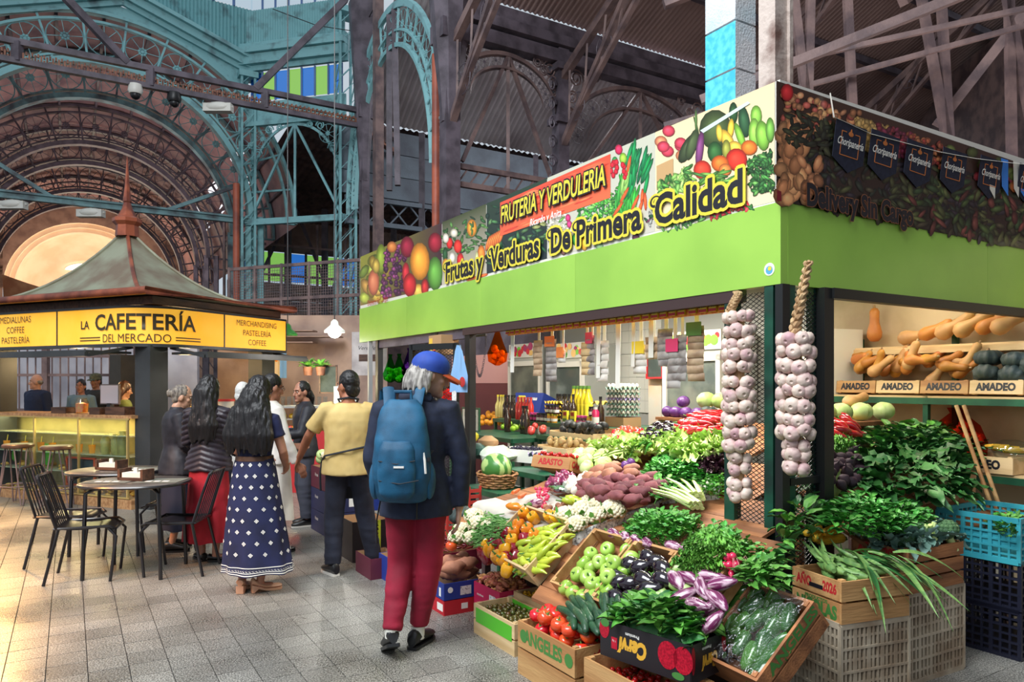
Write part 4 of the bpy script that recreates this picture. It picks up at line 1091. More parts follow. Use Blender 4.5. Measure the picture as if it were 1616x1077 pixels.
for k, (y, hh) in enumerate(((.86, .26), (.66, .27), (.54, .31))):
 b = MB(); b.lathe([(.05, 0), (.06, .03), (.062, hh * .7), (.04, hh * .85), (.042, hh)], 14); goods('ceramic_jar', b, M_OLIVEJ, ['slim olive ceramic jar in the kiosk glass case', 'broad olive ceramic jar in the middle of the kiosk case', 'tall olive ceramic jar nearest the kiosk post'][k], 'jar', .03, y, .668, 'olive jars in the kiosk case')
for k, y in enumerate((2.95, 2.55, 2.2, 1.95, 1.4, 1.15)):
 g = thing('juice_glass', 'orange drink with straw on the upper shelf of the kiosk glass case', 'drink', KM @ T3(.05, y, .668), 'orange drinks in the kiosk case')
 b = MB(); b.lathe([(.035, 0), (.045, .11), (.045, .112)], 12); part('cup', b, M_AMBER, g); b = MB(); b.bar((0, 0, .08), (.03, .02, .19), .008); part('straw', b, M_YEL, g, smooth=False)
M_PASTRY = mat('pastry', (226, 170, 70), .55, (190, 120, 44), 12, var=.15)
b = MB(); b.tube([(math.cos(a) * .05, math.sin(a) * .05, .018) for a in np.linspace(.2, PI - .2, 9)], [.006, .014, .02, .024, .026, .024, .02, .014, .006], 8); pme = b.mesh('croissant', M_PASTRY)
for k in range(52):
 tag(link('croissant', pme, KM @ T3(.0 + .09 * (k % 4), .5 + .2 * (k // 4) + R.uniform(-.03, .03), .13 if k % 3 else .43) @ RZ(R.uniform(0, 6))), 'golden croissant on the lower shelves of the kiosk glass case', 'croissant', 'croissants in the kiosk case')
for k, (y, m) in enumerate(((.40, mat('lime_bag', (110, 220, 60), .5)), (2.3, MATS['lime_bag']), (3.1, MATS['lime_bag']))):
 b = MB(); b.ell((0, 0, .13), (.05, .07, .14), 10, 8, jit=.25); b.tube([(0, -.03, .24), (0, -.02, .31), (0, .02, .31), (0, .03, .24)], .008, 5)
 goods('green_bag', b, m, ['lime green bag beside the kiosk post in the glass case', 'lime green bag in the middle of the kiosk glass case', 'lime green bag at the far left of the kiosk glass case'][k], 'bag', .2, y, .13 if k == 0 else .43)
def chalk(M, w_, h_, label, fr):
 o = thing('chalkboard', label, 'board', M)
 b = MB(); b.box((0, .012, 0), (w_, .02, h_)); part('slate', b, mat('slate', (52, 62, 58), .8, (66, 76, 72), 8), o, smooth=False)
 b = MB()
 for x in (-w_ / 2, w_ / 2): b.box((x, 0, 0), (.022, .03, h_ + .022))
 for z in (-h_ / 2, h_ / 2): b.box((0, 0, z), (w_, .03, .022))
 part('frame', b, fr, o, smooth=False); return o
M_ORF = mat('orange_frame', (226, 86, 44), .5)
chalk(KM @ T3(-.2, 3.25, 1.62) @ RZ(-PI / 2) @ RY(.12), .5, .42, 'slate menu board with orange frame hung at the kiosk post', M_ORF)
chalk(KM @ T3(.0, 1.3, .42) @ RZ(-PI / 2), .55, .36, 'slate board with orange frame inside the kiosk glass case', M_ORF)
o = thing('bulb_board', 'dark upright board studded with warm bulbs at the kiosk', 'lamp', KM @ T3(-.1, 2.95, 1.2))
b = MB(); b.box((0, 0, .42), (.05, .16, .84)); part('board', b, M_DARKP, o, smooth=False)
b = MB(); b.ell((0, 0, 0), (.03, .03, .03), 8, 6); bm_ = b.mesh('bulb', mat('warm_bulb', (255, 190, 100), .4, emit=1.6))
for z in range(8): link('bulb', bm_, T3(-.04, 0, .05 + .1 * z), o)
o = thing('till_screen', 'grey till monitor on the kiosk counter showing a green window', 'monitor', KM @ T3(.22, 1.02, 1.19) @ RZ(-PI / 2 + .05))
b = MB(); b.box((0, 0, .26), (.34, .03, .27)); part('housing', b, mat('grey_plastic', (150, 140, 140), .5), o, smooth=False)
b = MB(); b.box((0, -.017, .26), (.315, .004, .24)); sc = part('screen', b, mat('screen_grey', (196, 186, 190), .3, emit=.35), o, smooth=False)
b = MB(); b.box((0, 0, 0), (.14, .002, .08)); part('window', b, mat('screen_dark', (90, 100, 96), .3, emit=.2), sc, M=T3(-.01, -.004, .305), smooth=False)
b = MB(); b.box((0, 0, 0), (.05, .002, .035)); part('window', b, mat('screen_green', (120, 200, 80), .3, emit=.5), sc, M=T3(-.02, -.006, .30), smooth=False)
b = MB(); b.box((0, 0, 0), (.06, .002, .05)); part('window', b, MATS['screen_dark'], sc, M=T3(-.08, -.004, .205), smooth=False)
b = MB(); b.box((0, 0, .07), (.06, .06, .14)); b.box((0, 0, .005), (.2, .15, .01)); part('stand', b, M_DARKP, o, smooth=False)
o = thing('cookie_jar', 'glass jar of orange sweets left of the till monitor', 'jar', KM @ T3(.1, 1.42, 1.19))
b = MB(); b.lathe([(.06, 0), (.085, .02), (.085, .15), (.06, .19), (.06, .21)], 14); part('jar', b, glassmat('jar_glass', (250, 240, 225), .12), o)
b = MB(); b.lathe([(.07, .01), (.078, .13), (.02, .15)], 12); part('sweets', b, mat('orange_sweets', (240, 130, 50), .4, (220, 180, 80), 30), o)
def wbox(M, w_, d_, h_, label, m=M_DWOOD):
 o = thing('wooden_tray', label, 'box', M); t = .012
 for (c, dd, nm) in (((0, -d_ / 2, h_ / 2), (w_, t, h_), 'side'), ((0, d_ / 2, h_ / 2), (w_, t, h_), 'side'), ((-w_ / 2, 0, h_ / 2), (t, d_, h_), 'end'), ((w_ / 2, 0, h_ / 2), (t, d_, h_), 'end'), ((0, 0, t / 2), (w_, d_, t), 'base')):
  b = MB(); b.box(c, dd); part(nm, b, m, o, smooth=False)
 return o
wbox(KM @ T3(.05, .55, 1.19) @ RZ(PI / 2), .36, .24, .10, 'dark wooden tray on the kiosk counter beside the post')
wbox(KM @ T3(.02, .92, 1.19) @ RZ(PI / 2), .2, .2, .09, 'small dark wooden tray below the till monitor')
wbox(KM @ T3(.1, 1.75, 1.19) @ RZ(PI / 2), .3, .2, .08, 'dark wooden tray left of the jar of orange sweets')
o = thing('bread_heap', 'heap of golden snacks on a green leaf tray at the kiosk side counter', 'food', KM @ T3(.75, .1, 1.2))
b = MB(); b.lathe([(.2, 0), (.19, .02), (.1, .10), (.03, .16)], 14); part('snacks', b, M_PASTRY, o); b = MB(); b.lathe([(.23, 0), (.24, .015), (.2, .02)], 16); part('tray', b, M_GREENP, o)
o = thing('plastic_tub', 'clear tub with a red lid on the kiosk side counter', 'tub', KM @ T3(1.35, .1, 1.2))
b = MB(); b.lathe([(.1, 0), (.11, .14)], 14); part('tub', b, mat('milky_plastic', (230, 226, 220), .3, alpha=.7), o); b = MB(); b.lathe([(.12, .14), (.12, .17)], 14); part('lid', b, M_REDI, o)
def BG(px, Y, z): return Vector(((px - CXP) / FPX * Y, Y, z))
b = MB(); x0, x1 = -11.8, -6.9
for i in range(33): b.bar((x0 + (x1 - x0) * i / 32, 13.6, .4), (x0 + (x1 - x0) * i / 32, 13.6, 2.5), .02, .02)
for z in (.4, 1.1, 1.75, 2.1, 2.5): b.bar((x0, 13.6, z), (x1, 13.6, z), .05, .05)
for x in (-11.8, -10.4, -8.7, -6.9): b.bar((x, 13.6, 0), (x, 13.6, 3), .1, .1)
struct('iron_screen', b, M_STEELB, smooth=False)
b = MB(); b.bar((-13.5, 14.4, 1.5), (-6.2, 14.4, 1.5), .1, 3.0); struct('wall_kiosk_back', b, mat('pale_grey_wall', (214, 212, 220), .6, (180, 178, 190), 1.5), smooth=False)  # pale grey wall, mottled by noise
# stools, tables, chairs
M_CHAIR = mat('black_lacquer', (22, 22, 26), 0.28, coat=.3)
M_SEATW = mat('stool_wood', (120, 84, 60), 0.35, (88, 58, 42), 5, coat=.3)
st = thing('bar_stool', 'wooden bar stool with hairpin legs nearer the left edge of the picture', 'stool', T3(-6.52, 9.62, 0))
b = MB(); b.lathe([(.0, .745), (.16, .745), (.185, .76), (.185, .785), (.17, .80), (.0, .80)], 22); part('seat', b, M_SEATW, st)
for k in range(4):
 a = PI / 4 + PI / 2 * k; c, s = math.cos(a), math.sin(a); tx, ty = -s, c
 b = MB(); b.tube([(c * .13 + tx * .07, s * .13 + ty * .07, .75), (c * .225 + tx * .012, s * .225 + ty * .012, .012), (c * .225 - tx * .012, s * .225 - ty * .012, .012), (c * .13 - tx * .07, s * .13 - ty * .07, .75)], .009, 6); part('leg', b, M_STEELB, st)
b = MB(); b.tube([(math.cos(2 * PI * i / 20) * .2, math.sin(2 * PI * i / 20) * .2, .25) for i in range(20)], .009, 6, closed=True); part('foot_ring', b, M_STEELB, st)
dup(st, T3(-5.84, 9.35, 0) @ RZ(.4), 'wooden bar stool with hairpin legs behind the bistro chairs')
dup(st, T3(-7.35, 9.9, 0) @ RZ(.2), 'wooden bar stool cut by the left edge of the picture')
def bistro(M, label, grp):
 t = thing('bistro_table', label, 'table', M)
 out = [(.42 * math.copysign(abs(math.cos(a)) ** .8, math.cos(a)), .36 * math.copysign(abs(math.sin(a)) ** .8, math.sin(a))) for a in np.linspace(0, 2 * PI, 40, endpoint=False)]
 b = MB(); b.rings([[(x * k, y * k, z) for x, y in out] for k, z in ((.985, .745), (1, .75), (1, .768), (.985, .772))]); part('table_top', b, mat('table_top', (96, 90, 84), .35, (70, 66, 62), 3, coat=.3), t)
 b = MB(); b.tube([(x * 1.005, y * 1.005, .759) for x, y in out], .012, 6, closed=True); part('edge_band', b, M_CHAIR, t)
 for sx in (-1, 1):
  for sy in (-1, 1):
   b = MB(); b.tube([(sx * .12, sy * .12, .74), (sx * .24, sy * .22, .735), (sx * .29, sy * .25, .70), (sx * .31, sy * .26, .0)], .016, 8); part('leg', b, M_CHAIR, t)
 return t
t1 = bistro(T3(-3.18, 6.17, 0) @ RZ(.05), 'front bistro table with black legs and paper placemats', None)
t2 = dup(t1, T3(-3.78, 6.98, 0) @ RZ(.05), 'rear bistro table with black legs behind the front one')
M_PLACE = mat('placemat', (116, 118, 108), .7, (92, 94, 86), 4)
for k, (x, y, lb) in enumerate(((-3.38, 6.15, 'printed grey placemat on the left half of the front bistro table'), (-2.97, 6.17, 'printed grey placemat on the right half of the front bistro table'), (-3.55, 7.0, 'printed grey placemat on the rear bistro table'))):
 o = tag(link('placemat', None, T3(x, y, .774) @ RZ(.04)), lb, 'placemat')
 b = MB(); b.box((0, 0, .001), (.36, .28, .002)); part('sheet', b, M_PLACE, o, smooth=False)
 b = MB()
 for i in range(3): b.box((-.08 + .07 * i, -.05, .0025), (.05, .05, .001))
 part('print', b, M_WHITEI, o, smooth=False)
for k, (x, y, lb) in enumerate(((-3.2, 6.2, 'dark wooden napkin holder on the front bistro table'), (-3.82, 6.95, 'dark wooden napkin holder on the rear bistro table'))):
 o = thing('napkin_holder', lb, 'holder', T3(x, y, .777) @ RZ(-.3))
 b = MB(); b.box((0, 0, .012), (.26, .13, .024)); part('base', b, M_DWOOD, o, smooth=False)
 for sx in (-1, 1): b = MB(); b.box((sx * .12, 0, .05), (.025, .13, .09)); part('end', b, M_DWOOD, o, smooth=False)
 b = MB(); b.box((0, 0, .045), (.19, .1, .04), .1); part('napkins', b, M_WHITEP, o, smooth=False)
 b = MB(); b.box((0, .0, .08), (.03, .03, .05), .4); part('sachet', b, M_WHITEP, o, smooth=False)
ch = thing('metal_chair', 'x', 'chair', I4, 'black metal chairs at the bistro tables')   # faces +x
b = MB(); rs = []
for i in range(9):
 x = -.2 + .42 * i / 8; z = .45 - .035 * math.sin(PI * min(1, i / 7)) * .4 - (max(0, i - 6) ** 2) * .009
 wd = .19 + .012 * math.sin(PI * i / 8)
 rs.append([(x, -wd, z), (x, wd, z), (x, wd, z - .012), (x, -wd, z - .012)])
b.rings(rs); part('seat', b, M_CHAIR, ch, ang=35)
b = MB(); b.tube([(-.2, -.19, .44), (.19, -.205, .445), (.235, -.18, .42), (.235, .18, .42), (.19, .205, .445), (-.2, .19, .44)], .011, 6, closed=True); part('seat_frame', b, M_CHAIR, ch)
for sy in (-1, 1):
 b = MB(); b.tube([(.17, sy * .185, .44), (.24, sy * .2, .36), (.20, sy * .215, .0)], .0125, 7); part('leg', b, M_CHAIR, ch)
 b = MB(); b.tube([(-.17, sy * .18, .45), (-.27, sy * .21, .0)], .0125, 7); part('leg', b, M_CHAIR, ch)
b = MB(); b.tube([(-.185, -.19, .44), (-.26, -.185, .68), (-.315, -.175, .84), (-.325, -.15, .862), (-.325, .15, .862), (-.315, .175, .84), (-.26, .185, .68), (-.185, .19, .44)], .0125, 7); part('back_frame', b, M_CHAIR, ch)
for y in (-.12, -.072, -.024, .024, .072, .12):
 b = MB(); b.tube([(-.19, y, .44), (-.265, y, .68), (-.325, y, .86)], .0055, 5); part('back_rod', b, M_CHAIR, ch)
ch.matrix_local = T3(-3.95, 6.50, 0) @ RZ(.12); ch['label'] = 'black metal chair farthest left at the rear bistro table'
dup(ch, T3(-3.50, 6.02, 0) @ RZ(.32), 'black metal chair at the near left side of the front bistro table')
dup(ch, T3(-2.84, 6.22, 0) @ RZ(PI + .06), 'black metal chair in front of the red skirt at the front bistro table')
dup(ch, T3(-3.30, 7.12, 0) @ RZ(PI + .12), 'black metal chair behind the front bistro table before the woman in the dark coat')
# people
def remesh(mb, name, m, vox, smooth=3, disp=None):
 me = mb.mesh('tmp', m, True, 180)
 o = bpy.data.objects.new('tmp', me)
 r = o.modifiers.new('r', 'REMESH'); r.mode = 'VOXEL'; r.voxel_size = vox; r.use_smooth_shade = True
 if smooth:
  s_ = o.modifiers.new('s', 'SMOOTH'); s_.factor = .5; s_.iterations = smooth
 out = evaluated_mesh(o)
 bpy.data.meshes.remove(me)
 out.name = name
 out.materials.clear(); out.materials.append(m)
 out.polygons.foreach_set('use_smooth', [True] * len(out.polygons))
 if disp:
  n = len(out.vertices); co = np.zeros(n * 3, dtype=np.float32); nr = np.zeros(n * 3, dtype=np.float32)
  out.vertices.foreach_get('co', co); out.vertex_normals.foreach_get('vector', nr)
  new = [tuple(Vector(c) + disp(Vector(c), Vector(q))) for c, q in zip(co.reshape(-1, 3).tolist(), nr.reshape(-1, 3).tolist())]
  out.vertices.foreach_set('co', np.array(new, dtype=np.float32).ravel()); out.update()
 return out
def ering(c, rx, ry, n=20, M=None):
 ps = [Vector((c[0] + rx * math.cos(2 * PI * i / n), c[1] + ry * math.sin(2 * PI * i / n), c[2])) for i in range(n)]
 return [M @ p for p in ps] if M is not None else ps
M_EYE = mat('eye', (40, 30, 28), .2); M_LIP = mat('lips', (150, 84, 76), .5); M_EYEW = mat('eye_white', (226, 218, 210), .3)
def person(label, X, Y, yaw, H=1.72, sex='m', skin=(196, 140, 112), J=None, head=(0, 0), top=None, legs=None, skirt=None, hair=None, shoes=None, vox=.0085, lean=0.0, sock=None, dx=None):
 """front is local +y; J overrides joints given for a 1.75 m figure"""
 k = H / 1.75
 root = thing('person', label, 'person', T3(X, Y, 0) @ RZ(yaw) @ SCL(k))
 j = dict(hd=(0, .015, 1.625), nk=(0, -.012, 1.47), shL=(-.185, -.01, 1.415), elL=(-.235, -.03, 1.13), wrL=(-.235, .05, .88), shR=(.185, -.01, 1.415), elR=(.235, -.03, 1.13), wrR=(.235, .05, .88),
             hpL=(-.09, 0, .92), knL=(-.10, .02, .50), anL=(-.10, -.02, .09), hpR=(.09, 0, .92), knR=(.10, .02, .50), anR=(.10, -.02, .09), toL=(0, 1, 0), toR=(0, 1, 0), pitL=0, pitR=0)
 if sex == 'f':
  j.update(shL=(-.165, -.01, 1.395), shR=(.165, -.01, 1.395), elL=(-.21, -.03, 1.12), elR=(.21, -.03, 1.12), wrL=(-.22, .05, .89), wrR=(.22, .05, .89))
 j.update(J or {})
 g = {q: (Vector(v) if isinstance(v, tuple) else v) for q, v in j.items()}
 skm = mat('skin_%d_%d_%d' % skin, skin, .5, tuple(int(c * .88) for c in skin), 9, sss=.1)
 f = sex == 'f'; q = .93 if f else 1.0
 TR = [(.90, .155 if not f else .165, .105), (.98, .155 if not f else .160, .105), (1.10, .140 if not f else .118, .095), (1.22, .152 * q, .105), (1.32, .165 * q, .112), (1.39, .160 * q, .095), (1.44, .105 * q, .075), (1.49, .058, .058)]
 def lx(z): return lean * max(0, z - .9)
 HM = T3(*g['hd']) @ RZ(head[0]) @ RX(-head[1])
 # --- one continuous body
 b = MB()
 b.rings([ering((0, lx(z), z), rx * .92, ry * .92) for z, rx, ry in TR])
 b.tube([g['nk'] + Vector((0, -.005, -.05)), g['nk'] + Vector((0, .0, .03)), HM @ Vector((0, -.012, -.05))], [.062 * q, .054 * q, .054 * q], 12)
 b.ell((0, 0, 0), (.074, .092, .112), 16, 12, M=HM @ T3(0, -.008, .02))
 b.ell((0, 0, 0), (.056, .062, .07), 14, 10, M=HM @ T3(0, .030, -.052))
 b.ell((0, 0, 0), (.03, .03, .026), 10, 8, M=HM @ T3(0, .068, -.098))
 b.tube([HM @ Vector((0, .082, .022)), HM @ Vector((0, .100, -.012)), HM @ Vector((0, .108, -.032)), HM @ Vector((0, .088, -.042))], [.008, .013, .017, .012], 8)
 b.ell((0, 0, 0), (.055, .018, .012), 10, 6, M=HM @ T3(0, .076, .032))
 for sx in (-1, 1):
  b.ell((0, 0, 0), (.012, .026, .036), 8, 8, M=HM @ T3(sx * .076, -.01, -.008) @ RZ(sx * -.3))
  b.ell((0, 0, 0), (.022, .02, .02), 8, 6, M=HM @ T3(sx * .042, .062, -.022))
 for sd in 'LR':
  sh, el, wr = g['sh' + sd], g['el' + sd], g['wr' + sd]
  sx = -1 if sd == 'L' else 1
  b.tube([sh + Vector((-sx * .05, 0, .0)), sh, sh.lerp(el, .4), el, el.lerp(wr, .35), wr], [.05, .052 * q, .046 * q, .039 * q, .040 * q, .027 * q], 10)
  d = (wr - el).normalized(); hd = g.get('hand' + sd) or d
  hd = hd.normalized() if isinstance(hd, Vector) else d
  side = Vector((0, 1, 0)) - hd * hd.y; side = (side.normalized() if side.length > .2 else Vector((0, 0, 1)))
  nrm = hd.cross(side).normalized() * sx      # palm faces the thigh
  pc = wr + hd * .05
  b.tube([wr - hd * .01, wr + hd * .03, wr + hd * .085], [.027, .036, .039], 10, flat=.5) if abs(hd.z) > 2 else b.rings([[wr + hd * t_ + side * (math.cos(a) * w_) + nrm * (math.sin(a) * th_) for a in np.linspace(0, 2 * PI, 12, endpoint=False)] for t_, w_, th_ in ((-.01, .024, .022), (.03, .036, .017), (.06, .042, .016), (.09, .040, .013))])
  for fi, (o_, L_) in enumerate(((.030, .070), (.011, .080), (-.009, .075), (-.028, .058))):
   p0 = wr + hd * .085 + side * o_
   c1 = p0 + hd * (L_ * .5) - nrm * .006; c2 = c1 + hd * (L_ * .35) - nrm * .018; c3 = c2 + hd * (L_ * .12) - nrm * .018
   b.tube([p0 - hd * .02, p0, c1, c2, c3], [.0085, .009, .0085, .008, .006], 7)
  t0 = wr + hd * .03 + side * .034
  b.tube([t0 - hd * .015 - side * .01, t0, t0 + hd * .03 + side * .018 - nrm * .006, t0 + hd * .062 + side * .018 - nrm * .018], [.012, .0125, .010, .007], 7)
  hp, kn, an = g['hp' + sd], g['kn' + sd], g['an' + sd]
  b.tube([hp + Vector((0, 0, .04)), hp, hp.lerp(kn, .5), kn, kn.lerp(an, .3), an, an + Vector((0, 0, -.05))], [.08, .078, .066, .050, .052, .032, .032], 10)
  to = g['to' + sd].normalized()
  b.tube([an + Vector((0, 0, -.04)) - to * .03, an + Vector((0, 0, -.05)) + to * .1], [.03, .026], 8)
 part('body', remesh(b, 'body', skm, vox, 2), None, root)
 # --- face details
 for sx in (-1, 1):
  e = MB(); e.ell((0, 0, 0), (.013, .006, .007), 8, 6, M=HM @ T3(sx * .032, .078, .008)); ew = part('eye', e, M_EYEW, root)
  e = MB(); e.ell((0, 0, 0), (.0062, .004, .0062), 8, 6, M=HM @ T3(sx * .032, .083, .008)); part('iris', e, M_EYE, ew)
  e = MB(); e.tube([HM @ Vector((sx * .014, .092, .027)), HM @ Vector((sx * .034, .088, .034)), HM @ Vector((sx * .05, .074, .028))], .004, 5); part('eyebrow', e, hair[1] if hair else M_EYE, root)
 e = MB(); e.ell((0, 0, 0), (.023, .010, .0075), 8, 6, M=HM @ T3(0, .088, -.068)); part('mouth', e, M_LIP, root)
 # --- garments
 def sleeve(mb, sd, upto, r0, r1):
  sh, el, wr = g['sh' + sd], g['el' + sd], g['wr' + sd]; sx = -1 if sd == 'L' else 1
  ps = [sh + Vector((-sx * .06, 0, .005)), sh, sh.lerp(el, .35), sh.lerp(el, .7)]; rr = [r0 * .95, r0 * 1.05, r0 * .95, r0 * .88]
  if upto > 1: ps += [el, el.lerp(wr, .5), el.lerp(wr, upto - 1)]; rr += [r0 * .82, (r0 * .8 + r1) / 2, r1]
  else:
   ps = ps[:3] + [sh.lerp(el, upto)]; rr[3] = r1
  mb.tube(ps, rr, 12)
 if top:
  b = MB(); hem = top['hem']; th = top.get('th', .018); fl = top.get('flare', .01)
  rs = []
  for z in np.linspace(hem, 1.44, 26):
   for (z0, a0, c0), (z1, a1, c1) in zip(TR, TR[1:]):
    if z0 <= z <= z1 or (z < .9 and z0 == .9):
     u = max(0, min(1, (z - z0) / (z1 - z0))); rx, ry = a0 + (a1 - a0) * u, c0 + (c1 - c0) * u; break
   w_ = fl * max(0, (1.05 - z)) * 2 + (top.get('loose', 0) * (1 - abs(z - 1.1) / .35) if abs(z - 1.1) < .35 else 0)
   rs.append(ering((0, lx(z), z), rx + th + w_, ry + th + w_ * 1.1, 28))
  rs.append(ering((0, lx(1.47), 1.47), .075 + th * .3, .07 + th * .3, 28))
  b.rings(rs)
  b.tube([Vector((0, -.01, 1.43)), Vector((0, -.008, 1.50))], [.08, .066], 16) if top.get('collar') else None
  for sd in 'LR': sleeve(b, sd, top['sleeve'], top.get('r0', .062), top.get('r1', .042))
  nm = top['name']; disp = top.get('disp')
  if disp is None:
   def disp(c, n_):
    p = Vector((c.x * 9, c.y * 9, c.z * 7)); return n_ * (.006 * (mnoise.noise(p) + .6 * mnoise.noise(p * 2.3 + Vector((3, 1, 7)))))
  part(nm, remesh(b, nm, top['mat'], top.get('vox', .012), 3, disp), None, root)
 if legs:
  b = MB(); b.rings([ering((0, lx(z) * .5, z), rx + .012, ry + .016, 24) for z, rx, ry in ((.86, .135, .10), (.92, .155, .11), (1.0, .15, .104), (1.05, .14, .10))])
  for sd in 'LR':
   hp, kn, an = g['hp' + sd], g['kn' + sd], g['an' + sd]
   e = legs.get('hem', .08)
   lo_ = kn.lerp(an, min(1.0, (kn.z - e) / max(.01, kn.z - an.z)))
   b.tube([hp + Vector((0, 0, .06)), hp + Vector((0, -.01, -.02)), hp.lerp(kn, .5), kn, kn.lerp(lo_, .45), lo_], [legs.get('r', .098) * .95, legs.get('r', .098), legs.get('r', .098) * .88, legs.get('rk', .072), legs.get('rc', .068), legs.get('ra', .058)], 14)
  def dl(c, n_): return n_ * (.005 * mnoise.noise(Vector((c.x * 8, c.y * 8, c.z * 14))) + .005 * mnoise.noise(Vector((c.x * 5, c.y * 5, c.z * 34))) * max(0, 1 - abs(c.z - .25) / .3))
  part('trousers', remesh(b, 'trousers', legs['mat'], .012, 3, dl), None, root)
 if skirt:
  b = MB(); n = 60; rs = []; z0, z1 = skirt['z0'], skirt['z1']
  for i in range(17):
   u = i / 16; ring = []
   for a_ in range(n):
    a = 2 * PI * a_ / n; fo = 1 + skirt.get('fold', .05) * u * math.sin(a * skirt.get('nf', 11) + 1.5 * math.sin(a * 3) + u * .8)
    rx = skirt['r0'] + (skirt['r1'] - skirt['r0']) * u ** .75
    if skirt.get('tier') and u > skirt['tier']: rx += .022
    ring.append((rx * fo * math.cos(a) + skirt.get('sx', 0) * u * u, rx * fo * math.sin(a) * skirt.get('fl', .82), z0 + (z1 - z0) * u + (.008 * math.sin(a * 5) if i == 16 else 0)))
   rs.append(ring)
  b.rings(rs, 0, False); sk = part('skirt', b, skirt['mat'], root, ang=60)
  if skirt.get('deco'): skirt['deco'](sk, rs)
 if shoes:
  for sd in 'LR':
   an = g['an' + sd]; to = g['to' + sd].normalized(); yw = math.atan2(to.y, to.x) - PI / 2
   M = T3(an.x, an.y, an.z - .09) @ RZ(yw) @ T3(0, -.03, 0) @ RX(-g['pit' + sd]) @ T3(0, .03, 0)
   b = MB(); heel = shoes.get('heel', .0)
   prof = [(-.075, .028, .07), (-.06, .036, .095), (-.02, .037, .10), (.04, .040, .075), (.10, .046, .055), (.15, .040, .045), (.178, .018, .03)]
   if shoes.get('low'): prof = [(-.07, .026, .05), (-.055, .034, .062), (-.02, .034, .045), (.04, .038, .032), (.10, .043, .035), (.15, .036, .032), (.172, .012, .022)]
   rs = []
   for y, w_, h_ in prof:
    lift = heel * max(0, (.06 - y) / .13) if heel else 0
    rs.append([(w_ * math.cos(a) * (1 if math.sin(a) > -.3 else .9), y, lift + .018 + h_ / 2 + h_ / 2 * math.sin(a)) for a in np.linspace(0, 2 * PI, 14, endpoint=False)])
   b.rings(rs); sh_ = part('shoe', b, shoes['mat'], root, M=M)
   s2 = MB(); rs = []
   for z, gk in ((.002, 1.0), (.02, 1.03)):
    rs.append([(x * gk, y, z + (heel * max(0, (.06 - y) / .13) if z > .01 else heel * max(0, (.06 - y) / .13) * (0 if y < -.02 else 1))) for x, y in [(w_ * sg, y) for sg, seq in ((1, prof), (-1, prof[::-1])) for y, w_, h_ in seq]])
   s2.rings(rs); part('sole', s2, shoes.get('sole', shoes['mat']), sh_)
   if sock:
    s3 = MB(); s3.tube([an + Vector((0, 0, -.04)), an + Vector((0, 0, .035))], [.04, .042], 12); part('sock', s3, sock, root)
 if hair:
  kind, hm = hair[0], hair[1]
  b = MB()
  if kind == 'short':
   b.ell((0, 0, 0), (.082, .098, .108), 18, 12, M=HM @ T3(0, -.02, .035)); b.ell((0, 0, 0), (.074, .05, .075), 14, 10, M=HM @ T3(0, -.06, -.03))
   me = remesh(b, 'hair', hm, .008, 2, lambda c, n_: n_ * .004 * mnoise.noise(c * 60))
  elif kind == 'bald':
   b.ell((0, 0, 0), (.080, .07, .05), 16, 10, M=HM @ T3(0, -.04, .0)); me = remesh(b, 'hair', hm, .008, 2)
  elif kind == 'shaggy':
   b.ell((0, 0, 0), (.088, .092, .09), 18, 12, M=HM @ T3(0, -.035, .03))
   for a in np.linspace(PI * 1.02, PI * 1.98, 11):
    for q2 in range(2):
     c, s = math.cos(a), math.sin(a)
     b.tube([HM @ Vector((c * .06, s * .075 - .02, .05)), HM @ Vector((c * .088, s * .108 - .02, -.01 - .02 * q2)), HM @ Vector((c * .094, s * .118 - .02, -.07)), HM @ Vector((c * .10 + R.uniform(-.01, .01), s * .128 - .015, -.105 - R.uniform(0, .02)))], [.02, .022, .018, .006], 7)
   me = remesh(b, 'hair', hm, .007, 1, lambda c, n_: n_ * .006 * mnoise.noise(Vector((c.x * 90, c.y * 90, c.z * 25))))
  elif kind == 'bun':
   b.ell((0, 0, 0), (.082, .094, .10), 18, 12, M=HM @ T3(0, -.025, .035)); b.ell((0, 0, 0), (.045, .04, .045), 12, 10, M=HM @ T3(0, -.125, .02)); b.ell((0, 0, 0), (.07, .05, .07), 12, 10, M=HM @ T3(0, -.055, -.02))
   me = remesh(b, 'hair', hm, .008, 2, lambda c, n_: n_ * .004 * mnoise.noise(c * 70))
  elif kind == 'pulled':
   b.ell((0, 0, 0), (.084, .096, .10), 18, 12, M=HM @ T3(0, -.022, .036)); b.tube([HM @ Vector((0, -.09, .0)), HM @ Vector((0, -.12, -.08)), HM @ Vector((0, -.12, -.2))], [.045, .05, .02], 10); b.ell((0, 0, 0), (.078, .06, .08), 12, 10, M=HM @ T3(0, -.05, -.02))
   me = remesh(b, 'hair', hm, .008, 2, lambda c, n_: n_ * .004 * mnoise.noise(c * 70))
  else:  # long, to hair[2]
   zl = hair[2]; wmul = hair[3] if len(hair) > 3 else 1.0
   b.ell((0, 0, 0), (.088, .10, .112), 20, 12, M=HM @ T3(0, -.02, .03))
   hz = g['hd'].z; L_ = hz - zl
   for i in range(17):
    a = PI * (1.0 + i / 16.0)
    c, s = math.cos(a), math.sin(a)
    e_ = 1.0 - .12 * R.random()
    x1 = c * .15 * wmul
    b.tube([HM @ Vector((c * .055, s * .06 - .015, .07)), HM @ Vector((c * .088, s * .095 - .02, -.03)), Vector((c * .115 * wmul, -.075 + s * .05, hz - L_ * .32)), Vector((x1, -.105 + s * .045, hz - L_ * .65)), Vector((x1 * .95 + R.uniform(-.02, .02), -.11 + s * .045, hz - L_ * e_))], [.03, .036, .036, .032, .008], 8)
   me = remesh(b, 'hair', hm, .011, 2, lambda c, n_: n_ * .012 * mnoise.noise(Vector((c.x * 55, c.y * 55, c.z * 5))))
